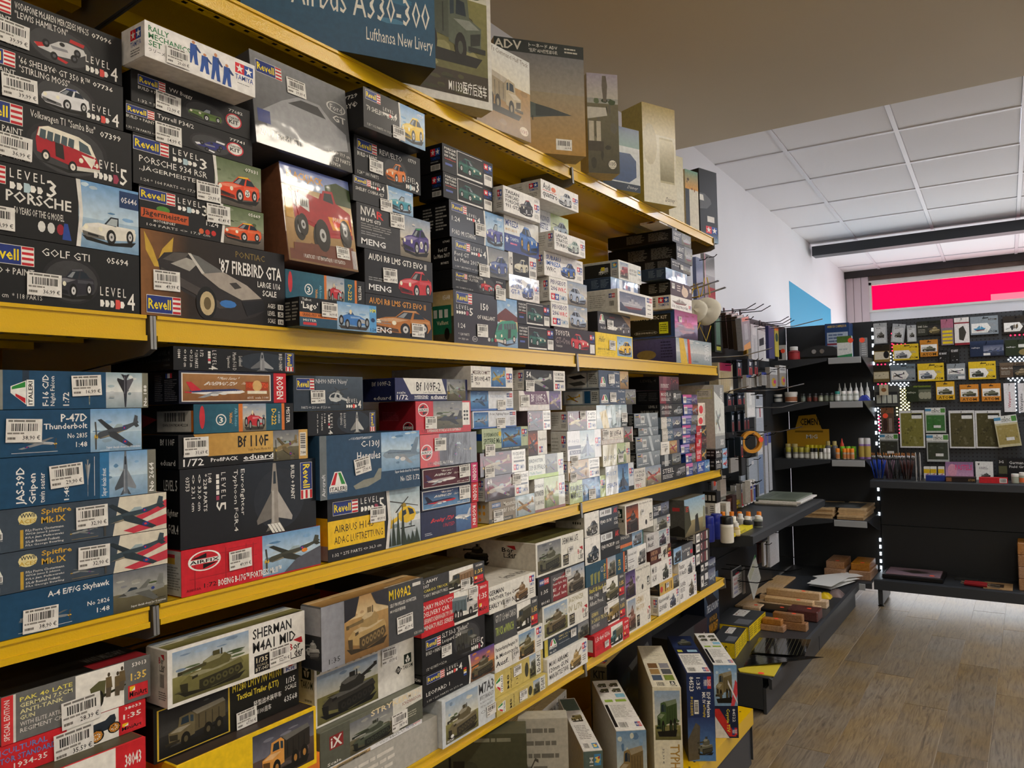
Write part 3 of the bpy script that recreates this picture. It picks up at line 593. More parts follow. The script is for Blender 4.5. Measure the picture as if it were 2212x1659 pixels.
def place(row, k, z0, stack, idx):
    Y = D-k.get('p', 0)
    xr_ = k.get('at', k['xl']); z1 = float(atY(xr_, k['yt'], Y)[2])
    if k.get('hgt'): z1 = z0+k['hgt']
    z1 = min(z1, SH[row-1][1]-.004)
    if z1-z0 < .012: print('thin', row, stack, idx, k['subj'], z0, z1)
    X0, X1 = float(atY(k['xl'], k['yt']+20, Y)[0]), float(atY(k['xr'], k['yt']+20, Y)[0])
    d = k.get('d', .3)
    if k.get('xs'): d = float(atX(k['xs'], k['yt']+20, X0)[1])-Y
    d = max(.05, min(d, YB-.012-Y))
    for q in KITS:
        if q['row'] == row and q['stack'] != stack and q['z0'] < z1-.003 and q['z1'] > z0+.003 and q['Y'] < Y+d and q['Y']+q['d'] > Y:
            if q['X0'] < X0 and q['X1'] > X0-.001: X0 = min(q['X1']+.0015, X1-.02)
            elif q['X0'] >= X0 and q['X0'] < X1+.001: X1 = max(q['X0']-.0015, X0+.02)
    w, h = X1-X0, max(z1-z0-.0009, .008)
    o = make_box('kit_box', w, d, h, k); o.location = (X0, Y, z0)
    if k.get('tilt'): t = math.radians(k['tilt']); o.rotation_euler[0] = -t; o.location.z += d*math.sin(t)+.0005; h = h*math.cos(t)+d*math.sin(t)+.001
    KITS.append(dict(o=o, k=k, row=row, stack=stack, idx=idx, X0=X0, X1=X1, Y=Y, d=d, z0=z0, z1=z0+h+.0009))
    return z0+h+.0009
_sn = [0]
def ST(row, boxes):
    _sn[0] += 1; z = ZT[row]+.0005
    for i, k in enumerate(boxes): z = place(row, k, z, _sn[0], i+1)
# ---- side panels
def S_tam(c): c.r(0, 0, 1, 1, 'd2d0ca'); L_tamiya(c, .66, .14, .92, .56); c.lines(.62, .66, .94, .9, 3, '77756f'); c.lines(.05, .2, .5, .8, 5, 'a8a69f')
def S_tamd(c): c.r(0, 0, 1, 1, '161618'); L_tamiya(c, .55, .14, .92, .58); c.lines(.55, .62, .92, .7, 1, '8a8a8a'); c.r(.55, .74, .92, .95, 'd8d6d0'); c.bars(.58, .76, .89, .93)
def S_txt(tx, col='e6e4de', bg='101012'):
    def f(c):
        c.r(0, 0, 1, 1, bg)
        for i, (t, a, b, e, d) in enumerate(tx): c.t(a, b, e, d, t, col, 1)
    return f
def S_lines(bg='101012', col='9a9892', n=8):
    def f(c): c.r(0, 0, 1, 1, bg); c.lines(.3, .15, .58, .85, n, col, .5, 4); c.lines(.64, .15, .94, .85, n, col, .5, 9)
    return f
def S_plain(bg):
    def f(c): c.r(0, 0, 1, 1, bg)
    return f
# ---- layouts
def rev_photo(titles, lvl, bg, veh, col, no='', extra='', cut=.6, logo=(.03, .07, .36, .34), lv=(.4, .1, .58, .36), **kw):
    def f(c):
        pic(c, cut, 0, 1, 1, bg, veh, col, **kw); c.p([(cut-.015, 0), (cut+.01, 0), (cut+.025, .5), (cut+.01, 1), (cut-.015, 1), (cut+.005, .5)], 'e4e2dc'); L_revell(c, *logo); L_level(c, *lv, lvl)
        n = len(titles); y0 = .42
        for i, t in enumerate(titles): c.t(.04, y0+i*.18, .04+min(cut-.1, .034*len(t)), y0+i*.18+.13, t, 'eceae4', 0)
        if extra: c.t(.05, .86, cut-.1, .93, extra, 'd0cec8', 0)
        if no: c.t(.86, .08, .97, .16, no, 'f0eee8', 1)
    return f
def rev_cut(title, lvl, veh, col, no='', extra='', logo=(0, .08, .25, .36), vb=(.36, .26, .74, .92), tb=(.3, .06, .82, .24), sub=None, starter=False, **kw):
    def f(c):
        x0, y0, x1, y1 = vb
        for s in (.12, .06): c.e(x0-s*(x1-x0), y0-s, x1+s*(x1-x0), min(1, y1+s*.6), sh('161618', 1.06+.08*(.12-s)/.06*.5+(.07 if s < .1 else 0)), 20)
        pic(c, *vb, None, veh, col, box=(0, 0, 1, 1), **kw); L_revell(c, *logo); c.t(*tb, title, 'eceae4', 0)
        c.t(logo[0], logo[3]+.05, logo[2], logo[3]+.15, 'BUILD + PAINT', 'd8d6d0', 1)
        if sub: c.t(tb[0], tb[3]+.04, tb[0]+(tb[2]-tb[0])*.7, tb[3]+.04+(tb[3]-tb[1]), sub, 'eceae4', 0)
        if starter: c.e(.77, .3, .92, .8, 'f0eee8', 20); c.ring(.77, .3, .92, .8, 'd02c3c', .16, 22); c.t(.79, .42, .9, .5, 'STARTER', '222', 2); c.t(.8, .52, .89, .66, 'KIT', '222', 2)
        else: L_level(c, .76, .6, .97, .95, lvl)
        if no: c.t(.8, .1 if not starter else .16, .93, .2 if not starter else .26, no, 'eceae4', 1)
        if extra: c.t(logo[0], .85, logo[0]+.3, .94, extra, 'd8d6d0', 0)
    return f
def ital(title, sub, no, bg, veh, col, cut=.6, scale='1:48', mini='8a9298', tb=(.32, .06, .58, .22), **kw):
    def f(c):
        pic(c, cut, 0, 1, 1, bg, veh, col, **kw); L_italeri(c, .0, .3, .11, .88)
        c.t(*tb, title, 'f0f0ee', 2)
        if sub: c.t(tb[0]-.1, tb[3]+.03, tb[2], tb[3]+.16, sub, 'f0f0ee', 2)
        c.t(cut-.14, .54, cut-.02, .65, no, 'f0f0ee', 1); c.t(cut-.09, .74, cut-.02, .86, scale, 'f0f0ee', 1)
        pic(c, .2, .58, .46, .86, None, 'prop', mini, box=(1, 0, 0, 1)); c.r(.2, .92, .46, .93, 'd8dce0')
        c.t(cut+.1, .88, .99, .95, 'Super decals sheet for 4 versions', 'f0f0ee', 1)
    return f
def tam_car(lines_, veh, col, tcol='1c1c20', bg2=None, tx=(.05, .36), vb=(.4, .16, .8, .92), box_bg=None, lg=(.84, .3, .98, .62), **kw):
    def f(c):
        if box_bg: c.push(vb[0]-.03, 0, lg[0]-.02, 1); scene_bg(c, box_bg, .6, 5); c.pop()
        pic(c, *vb, None, veh, col, box=(0, 0, 1, 1), **kw); n = len(lines_)
        for i, t in enumerate(lines_): c.t(tx[0], .12+i*.72/max(n, 2), tx[0]+min(tx[1], .075*len(t)), .12+(i+.78)*.72/max(n, 2), t, tcol if isinstance(tcol, str) else tcol[i], 2)
        L_tamiya(c, *lg); c.lines(lg[0], .12, lg[2], .22, 2, '777'); c.lines(lg[0], .72, lg[2], .9, 3, '888')
    return f
def tam_wb(num, title, bg, veh, col, cut=.7, title2='', **kw):
    def f(c):
        pic(c, 0, 0, cut, 1, bg, veh, col, busy=4, **kw); c.r(cut, 0, 1, 1, 'eeece6')
        if num: c.t(.05, .1, .15, .38, num, 'f4f2ee', 2)
        c.t(cut+.03, .1, .97, .26, title, '26262a', 2); c.t(cut+.05, .31, .95, .41, title2 or title, '55555a', 1); c.r(cut+.04, .48, .97, .56, '3a3a40'); L_tamiya(c, cut+.04, .66, cut+.15, .9, False); c.t(cut+.17, .7, .97, .88, 'TAMIYA', '2b5aa0', 1)
    return f
def tam_tank(lines_, col, tx=(.04, .5), vb=(.52, .14, .84, .94), veh='tank', bg=None, tcol='1a1a1c', **kw):
    def f(c):
        if bg: c.push(vb[0], .04, vb[2], .96); scene_bg(c, bg, .5, 4); c.pop()
        pic(c, *vb, None, veh, col, box=(.02, .02, .98, .98), **kw); n = len(lines_)
        for i, t in enumerate(lines_): c.t(tx[0], .14+i*.74/n, tx[0]+min(tx[1]-tx[0], .05*len(t)), .14+(i+.76)*.74/n, t, tcol, 2)
        L_tamiya(c, .86, .1, .97, .5); c.lines(.86, .6, .97, .85, 3, '777')
    return f
def mini(lines_, bg, veh, col, no, bgp='f0eee6', tcols=('f2d83a', 'e0dcd0', 'e0dcd0'), cut=(.46, .8), red='55565a', scale='1:35', strip=None, **kw):
    def f(c):
        c.r(cut[0], 0, cut[1], 1, bgp); x = .03
        if strip: c.r(0, 0, .07, 1, 'd9363a'); c.t(.015, .08, .05, .92, strip, 'f2eee8', 1, rot=-1); c.r(.07, 0, .085, 1, 'dcdad4'); x = .11
        pic(c, cut[0]-.04, .08, cut[1]+.02, .94, None, veh, col, box=(0, 0, 1, 1), **kw); n = len(lines_)
        for i, t in enumerate(lines_): c.t(x, .1+i*.78/n, x+min(cut[0]-x-.02, .03*len(t)), .1+(i+.7)*.78/n, t, tcols[min(i, len(tcols)-1)], 1)
        c.t(.86, .08, .97, .18, no, 'eeece6', 2); c.t(.85, .32, .97, .5, scale, 'f2d06a' if red != 'd0262e' else 'f2eee8', 2); L_miniart(c, .83, .6, .98, .92)
    return f
def border(titles, bg, veh, col, no, cut=.46, tcol='2a2a2a', scale=True, **kw):
    def f(c):
        pic(c, .03, .06, cut, .94, bg, veh, col, **kw); n = len(titles)
        for i, t in enumerate(titles): c.t(cut+.03, .08+i*.25, cut+.03+min(.34, .044*len(t)), .08+i*.25+.2, t, tcol, 2)
        c.r(cut+.04, .6, cut+.16, .93, '17171a'); c.t(cut+.055, .64, cut+.145, .74, '1/35', 'e8dcb8', 1); c.t(cut+.06, .77, cut+.14, .81, 'SCALE', 'c8bc98', 0); c.t(cut+.05, .83, cut+.15, .9, no, 'e0d8c0', 0); L_border(c, .86, .5, .985, .9)
    return f
def plain_cover(bg, veh, col, title='', tcol='f0f0f0', tb=(.05, .06, .6, .2), **kw):
    def f(c):
        pic(c, 0, 0, 1, 1, bg, veh, col, **kw)
        if title: c.t(*tb, title, tcol, 2)
    return f
def small(cols, title='', tcol='f0f0f0', veh=None, vcol='888', bg='dark', cut=.55):
    def f(c):
        for i, q in enumerate(cols): c.r(i/len(cols)*cut, 0, (i+1)/len(cols)*cut, 1, q)
        pic(c, cut, 0, 1, 1, bg, veh, vcol, busy=3)
        if title: c.t(.06, .15, cut-.05, .45, title, tcol, 1)
        c.lines(.06, .56, cut-.08, .85, 3, tcol, .4, int(cut*100))
    return f
def boeing(bgt, bgb, col, tail, sub, strip='c8202c', belly='eceae6', logo=None):
    def f(c):
        c.r(.02, .06, .84, .94, 'e6e2da'); c.push(.03, .09, .83, .91); c.g(0, 0, 1, 1, bgt, bgb); c.t(.36, .08, .64, .2, '* Music Series *', 'f0e8dc', 1, slant=.1); c.t(.22, .28, .62, .42, 'BOEING 720', 'f2f0ea', 2, slant=.15); c.t(.64, .28, .86, .4, sub, 'e8dccc', 1, slant=.2)
        c.push(.02, .22, .7, 1.0); V_liner(c, col, belly, tail); c.pop()
        if logo: c.r(.7, .26, .98, .62, 'a8421c'); c.e(.78, .2, .9, .64, 'd8b070', 12); c.t(.71, .3, .79, .5, logo[0], 'e8562a', 2); c.t(.9, .3, .98, .5, logo[1], 'e8562a', 2); c.r(.72, .62, .96, .74, 'f0e8d0')
        c.t(.72, .85, .98, .95, '#315  scale 1:144', 'f0e8dc', 0); c.pop(); c.r(.87, 0, 1, 1, strip); c.t(.9, .12, .97, .88, 'RODEN', 'f4f2ee', 2, rot=1)
    return f
def edu(title, scale, bgm, dark, bg, veh, col, line='WEEKEND', tcol='1c1c20', **kw):
    def f(c):
        c.p([(.1, 0), (.62, 0), (.68, .7), (.2, .7)], bgm); c.t(.27, .16, .6, .56, title, tcol, 1); c.t(.36, .58, .62, .66, 'Scale Plastic Model Kit', tcol, 0)
        c.t(.02, .58, .13, .68, 'scale', 'f0f0f0', 1); c.t(.02, .73, .16, .94, scale, 'f0f0f0', 1); c.t(.24, .76, .43, .88, line, 'f0f0f0', 2); c.r(.24, .9, .43, .92, 'f0f0f0'); L_eduard(c, .46, .74, .7, .93)
        pic(c, .69, 0, .97, 1, bg, veh, col, **kw)
    return f
def meng(titles, veh, col, cutbg=None, tcol='eceae4', cut=.52, gold=False, **kw):
    def f(c):
        if cutbg: pic(c, cut, .0, 1, 1, cutbg, veh, col, **kw)
        else: pic(c, cut, .2, .99, .98, None, veh, col, box=(0, 0, 1, 1), **kw)
        for i, t in enumerate(titles): c.t(.05, .08+i*.22, .05+min(.85, .055*len(t)), .08+i*.22+.15, t, tcol, 2)
        L_meng(c, .05, .78, .36, .92); c.lines(.05, .62, .4, .72, 2, '8a8a8a')
    return f
# ================================================================== upper shelf
ST(1, [
 B(-110, 529, 300, rev_cut('GOLF GTI', 4, 'car', '2c2c34', '05694', '<> 15,5 cm  * 118 PARTS', logo=(.14, .12, .4, .42), vb=(.47, .3, .73, .86), tb=(.44, .1, .7, .22), hub='d8d8d8'), '17181a', 'black', 'dark hatchback car', at=150, st=[(.36, .5, '36,99 €')], d=.28),
 B(-110, 381, 298, lambda c: (rev_photo((), 3, 'sky', 'car', 'e9e6da', cut=.64, logo=(.02, .05, .26, .3), lv=(.28, .06, .52, .36), open_=True, box=(.03, .38, .97, .92))(c), c.t(.26, .36, .6, .52, 'PORSCHE', 'e8e6e0', 2), c.t(.3, .58, .56, .68, '50 YEARS OF THE G MODEL', 'd8d6d0', 1), c.r(.88, .04, 1, .3, '1d3a66'), c.t(.89, .13, .99, .22, '05646', 'f0f0f0', 1), [c.e(.42+k*.05, .72, .46+k*.05, .88, q, 10) for k, q in enumerate(('e0e0dc', 'd6d6d2', '9a2030'))], c.p([(.56, .7), (.58, .7), (.6, .94), (.55, .94)], '2a4a9a')), '141416', 'black', 'white open sports car', at=150, st=[(.12, .62, '44,99 €')], d=.28),
 B(-110, 250, 283, rev_cut('Volkswagen T1 "Samba Bus"', 5, 'van', 'b3202c', '07399', '* 173 PARTS <> 18,1 cm', logo=(.1, .06, .36, .38), vb=(.42, .24, .8, .95), tb=(.4, .06, .77, .22)), '1a1a1c', 'black', 'red and white camper bus', at=150, st=[(.22, .54, '36,99 €')], d=.28),
 B(-110, 148, 265, rev_cut("'66 SHELBY® GT 350 R™", 4, 'car', 'e6e6e8', '07736', '<> 19,1 cm', logo=(.08, .05, .34, .36), vb=(.48, .36, .78, .94), tb=(.36, .08, .78, .22), sub='"STIRLING MOSS"', roof='2a3a80'), '161618', 'black', 'white car with blue stripes', at=150, st=[(.26, .52, '39,99 €')], d=.28),
 B(-110, 40, 262, rev_cut('VODAFONE McLAREN MERCEDES MP4-25', 4, 'f1', 'd0d0d0', '07096', '<> 21,4 cm', logo=(.06, .05, .32, .36), vb=(.44, .36, .78, .95), tb=(.34, .07, .78, .2), sub='"LEWIS HAMILTON"'), '141416', 'black', 'silver and red racing car', at=150, st=[(.22, .48, '39,99 €')], d=.28)])
ST(1, [
 B(303, 491, 613, lambda c: (c.gh(0, 0, .3, 1, '8a5c30', '2a2018'), c.gh(.3, 0, 1, 1, '2a2018', '101014'), c.p([(.02, .02), (.07, .2), (.1, .36), (.13, .2), (.2, .04), (.19, .24), (.13, .42), (.08, .42), (.03, .24)], 'c9a43c'), c.p([(.1, .34), (.14, .24), (.24, .2), (.3, .2), (.42, .33), (.52, .36), (.7, .5), (.82, .66), (.84, .8), (.76, .9), (.62, .97), (.46, .96), (.42, .8), (.26, .68), (.12, .52)], '2c2828'), c.p([(.13, .32), (.2, .22), (.3, .2), (.24, .34)], '55504c'), c.p([(.18, .36), (.28, .26), (.36, .3), (.3, .42)], 'a8a49c'), c.p([(.29, .2), (.36, .22), (.53, .37), (.38, .43)], '6a6a68'), c.p([(.29, .2), (.31, .2), (.4, .42), (.38, .43)], 'd0ccc4'), c.p([(.38, .43), (.53, .37), (.7, .5), (.81, .65), (.66, .7), (.5, .58)], 'a89f95'), c.p([(.57, .5), (.62, .48), (.66, .54), (.61, .57)], '3a3634'), c.p([(.12, .42), (.38, .62), (.56, .82), (.5, .84), (.34, .7), (.12, .52)], '4a4442'), c.p([(.66, .72), (.82, .67), (.84, .8), (.7, .9)], '17171c'), c.e(.34, .58, .48, .99, '141210', 20), c.e(.365, .64, .465, .94, 'c8b48a', 18), c.e(.39, .71, .44, .87, '6a5a3a', 14), c.e(.5, .72, .62, .82, '3a78c0', 10), c.t(.62, .07, .84, .15, 'PONTIAC', '8a7436', 0), c.t(.5, .2, .97, .38, "'87 FIREBIRD GTA", 'f2f0ec', 2), c.t(.78, .42, .96, .5, 'LARGE 1/16', 'eceae4', 2), c.t(.82, .53, .93, .61, 'SCALE', 'eceae4', 2), [(c.t(.86, .7+k*.1, .92, .76+k*.1, t, 'eceae4', 1), c.r(.94, .7+k*.1, .985, .77+k*.1, 'e0ded8'), c.t(.95, .71+k*.1, .98, .76+k*.1, n, '222', 2)) for k, (t, n) in enumerate((('AGES', '13'), ('LEVEL', '5'), ('SCALE', '16')))], L_revell(c, .03, .76, .24, .97)), '15151a', 'black and bronze', 'dark sports car with opened roof', st=[(.07, .46, '49,99 €')], d=.3),
 B(293, 395, 568, lambda c: (rev_photo((), 3, 'road', 'car', 'e85a22', '05669', '104 PARTS <> 17,9 cm', cut=.63, logo=(.0, .05, .26, .34), lv=(.28, .1, .52, .42), roof='f2c82e', box=(.03, .3, .95, .9))(c), c.e(.12, .4, .22, .56, '4f8a34', 12), c.r(.01, .52, .36, .74, 'c8582a'), c.t(.02, .54, .35, .72, 'Jägermeister', '2a1a10', 2), c.t(.1, .75, .26, .81, 'MOTORSPORT', 'e0ded8', 2), c.t(.5, .5, .6, .64, '1:24', 'eceae4', 0), [c.e(.44+k*.05, .74, .48+k*.05, .88, q, 8) for k, q in enumerate(('d86a3a', 'c8342a', 'd0302a'))]), '141416', 'black', 'orange racing coupe with painting set', st=[(.5, .07, '41,49 €')], d=.3),
 B(287, 283, 562, rev_photo(('PORSCHE 934 RSR', '„JÄGERMEISTER“'), 3, 'road', 'car', 'e8481e', '07031', '1:24 * 104 PARTS <> 17,9 cm', cut=.6, logo=(.0, .06, .25, .33), lv=(.28, .1, .54, .38), roof='f2c82e', box=(.03, .22, .97, .92), mark='25'), '151517', 'black', 'orange-red racing coupe with roundel', st=[(.45, .64, '29,99 €')], d=.3),
 B(272, 214, 543, rev_cut('Tyrrell P34/2', 3, 'f1', '2a2f7a', '77741', '1:32 * 78 PARTS <> 13,4 cm', logo=(.0, .12, .2, .42), vb=(.5, .4, .78, .95), tb=(.22, .12, .5, .32), starter=True, b2='e8e8ec'), '141416', 'black', 'dark blue racing car with red ring seal', st=[(.2, .42, '14,99 €')], d=.3),
 B(283, 146, 538, rev_cut('VW Buggy', 3, 'car', '5d7a34', '77682', '1:32 * 51 PARTS', logo=(.05, .1, .26, .4), vb=(.44, .36, .74, .9), tb=(.29, .18, .48, .34), starter=True, open_=True), '141416', 'black', 'green open buggy', st=[(.18, .4, '12,99 €')], d=.3),
 B(312, 47, 549, lambda c: (c.t(.03, .1, .2, .26, 'RALLY', '2f7a4a', 2), c.t(.03, .3, .38, .46, 'MECHANICS', '2f7a4a', 2), c.t(.03, .5, .14, .66, 'SET', '2f7a4a', 2), c.t(.03, .72, .2, .82, 'ラリーメカ', '444', 1), pic(c, .36, .02, .8, .98, None, 'figs', '1f4fa0', box=(0, 0, 1, 1)), L_tamiya(c, .8, .12, .98, .62), c.lines(.82, .72, .97, .76, 1, '777')), 'efedea', 'white', 'four mechanics in blue overalls', st=[(.17, .46, '20,60 €')], p=.05, xs=263, side=lambda c: (c.r(0, 0, 1, 1, 'efedea'), L_tamiya(c, .4, .12, .86, .62), c.lines(.4, .7, .86, .92, 3, '777')), sw=.14, hgt=.052)])
ST(1, [
 B(630, 636, 812, lambda c: (pic(c, .46, 0, .9, 1, 'sky', 'roadster', '3f7cc4', box=(.02, .1, .98, .98)), c.r(0, 0, .46, .52, '17181a'), c.r(0, .52, .46, .68, 'd8772e'), c.t(.03, .54, .44, .65, 'GRAND-PRIX WINNER 1949/50', '2a1a10', 1), c.t(.03, .04, .14, .13, 'Talbot', 'e0ded8', 1), c.t(.02, .16, .22, .46, "'Lago'", 'f0eee8', 2), c.t(.04, .74, .2, .82, 'MISTER', 'f0eee8', 1), c.r(.04, .85, .2, .94, 'c8343a'), c.r(.9, 0, 1, 1, '5aa0d8'), c.t(.91, .12, .99, .26, 'HM', 'f2e83a', 2), c.e(.92, .46, .98, .62, '1d3a66', 12), c.t(.91, .84, .99, .95, '1:24', '1d3a66', 1)), '24506a', 'teal and black', 'blue vintage racing car', st=[(.26, .1, '18,99 €')], p=.035, d=.2, side=S_lines('161618', '8a8880', 6), xs=614),
 B(614, 579, 787, lambda c: (c.gh(0, 0, .46, 1, '1d5468', '2a6478'), c.r(.46, 0, .49, 1, 'd8772e'), pic(c, .49, 0, .72, 1, 'city', 'roadster', 'c8303a', box=(.05, .1, .95, .98)), c.r(.72, 0, .86, 1, '1d5468'), c.t(.77, .2, .82, .8, 'D-222', 'f2c83a', 2, rot=1), c.r(.86, 0, .89, 1, 'd8772e'), c.r(.89, 0, 1, 1, '17181a'), c.t(.91, .2, .95, .75, 'MISTER', 'f0eee8', 1, rot=1), c.e(.03, .05, .08, .8, 'c8303a', 12), c.ring(.22, .4, .32, .8, 'e8e8e4', .2), c.t(.25, .5, .29, .72, '3', 'f0eee8', 2), c.t(.35, .55, .38, .9, "'Alfetta'", 'f2a83a', 1, rot=1), c.t(.4, .4, .43, .9, 'Alfa Romeo', '7ab8d0', 1, rot=1)), '1d5468', 'teal', 'red vintage racing car and an orange band', p=.0, d=.26),
 B(560, 335, 770, lambda c: (pic(c, 0, 0, 1, 1, 'tan', 'monster', 'a8242c', hz=.5, busy=9, box=(.02, .12, .99, .98)), c.push(0, 0, 1, 1), c.g(0, 0, 1, .22, '5a6cb0', 'a8b8d0'), c.pop(), c.p([(.62, .12), (.8, .06), (1, .1), (1, .3), (.62, .3)], '3a4a2a'), c.blobs(0, .2, .3, .5, ['b04040', '8a5a50', '705048'], 8, 4), c.t(.08, .06, .6, .16, 'BLACKJACK', 'd89a2a', 2), c.r(.02, .36, .12, .56, 'c8962a'), c.t(.2, .9, .8, .955, '1 PLASTIC KIT / 1 KIT EN PLASTIQUE / 1 KIT PLÁSTICO', 'f0eee8', 1), pic(c, .08, .14, .97, .9, None, 'monster', 'a8242c', box=(0, 0, 1, 1)), c.bars(.92, .78, .99, .98, 'e8e8e8', 10)), '8a5a40', 'glossy', 'red monster pickup truck', st=[(.68, .76, '34,99 €')], m='wrap', d=.09, p=.012, tilt=8),
 B(541, 104, 757, lambda c: (c.g(0, 0, 1, 1, '8a8c90', '17181a'), c.p([(.08, .62), (.28, .44), (.46, .32), (.68, .32), (.8, .46), (.96, .56), (.97, .76), (.6, .86), (.12, .8)], '9a9ca0'), c.p([(.34, .44), (.48, .35), (.66, .35), (.74, .46)], '34363a'), c.ring(.76, .2, .98, .34, 'd8d8d6', .14), c.t(.8, .24, .94, .31, 'Ford', 'e0e0de', 1), c.t(.82, .36, .97, .44, 'GT', 'e0e0de', 2), L_revell(c, .05, .08, .3, .22), c.r(.03, .62, .15, .76, '2a3a80'), c.t(.04, .82, .44, .9, '2017 Ford GT', 'e8e6e0', 0), c.t(.74, .8, .98, .85, '1:24 <> 19,9 cm', 'e0ded8', 0), c.t(.78, .87, .98, .92, '* 27 PARTS', 'e0ded8', 0), c.t(.75, .94, .86, .98, '07824', 'e0ded8', 0)), '4a4c50', 'silver and black', 'silver supercar fading to dark', st=[(.34, .14, '39,99 €')], m='wrap', d=.09, p=.01, tilt=6)])
ST(1, [
 B(778, 630, 932, meng(('AUDI R8 LMS GT3 EVO II',), 'car', 'b8722e', tcol='d8923a', cut=.1), '222225', 'dark grey', 'black and orange racing car', st=[(.66, .6, '36,49 €')], d=.3),
 B(773, 532, 933, meng(('AUDI R8 LMS GT3 EVO II',), 'car', 'c82c34', cut=.46, win='202020'), '1e1e20', 'black', 'red and black racing car', st=[(.24, .36, '39,49 €')], d=.3),
 B(770, 434, 928, lambda c: (meng((), 'car', '4a3a80', cutbg='city', cut=.56, mark='81', roof='3a9a5a')(c), c.t(.05, .06, .24, .26, 'NVA', 'e0ded8', 2), c.t(.25, .1, .34, .28, 'R', 'd8342e', 2), c.t(.05, .32, .3, .4, 'R8 LMS GT3', 'eceae4', 2), c.lines(.05, .44, .5, .6, 3, '8a8884')), '3a3a3c', 'grey', 'purple and green racing car', st=[(.42, .03, '64,79 €')], d=.3),
 B(762, 375, 891, rev_photo(('SHELBY COBRA 427',), 4, 'sky', 'car', '3a9ab0', '07708', cut=.55, open_=True, logo=(.02, .04, .28, .3), lv=(.28, .06, .5, .34), roof='e8722e'), '18181a', 'black', 'light blue open roadster with orange stripe', st=[(.42, .62)], m='satin', d=.3),
 B(765, 288, 906, rev_cut('REVUELTO', 3, 'car', 'e2782c', '07719', '1:24 * 101 PARTS', logo=(.04, .08, .32, .34), vb=(.44, .3, .76, .92), tb=(.36, .14, .7, .28)), '131315', 'black', 'orange supercar', st=[(.2, .46, '36,99 €')], d=.3),
 B(774, 193, 916, rev_photo(("'70 SHELBY® GT500",), 4, 'sky', 'car', 'e8c02a', '07729', '1:25 * 112 PARTS <> 19,5 cm', cut=.56, logo=(.03, .04, .26, .28), lv=(.3, .3, .52, .5)), '202022', 'glossy black', 'yellow muscle car', st=[(.44, .66)], m='satin', p=.04, d=.28, hgt=.077, side=S_txt([('SHELBY®', .4, .3, .9, .45), ('07729', .6, .1, .9, .2)]))])
_p934 = lambda c: (c.t(.04, .1, .25, .19, 'PORSCHE', 'eceae4', 2), c.t(.04, .23, .25, .32, '934 TURBO', 'eceae4', 2), c.t(.04, .36, .25, .44, 'RSR Vaillant', 'eceae4', 1), c.t(.04, .48, .25, .53, 'vaillant', 'd84a3a', 1), c.r(.05, .66, .18, .74, '5a6ab0'), c.r(.27, .06, .78, .96, 'eceae6'), pic(c, .28, .08, .78, .9, 'dark', 'car', '1f5c50', busy=2, box=(.02, .1, .98, .98), flip=True), L_tamiya(c, .81, .12, .98, .46), c.r(.81, .52, .98, .94, 'eceae6'), c.bars(.83, .56, .96, .7, n=10))
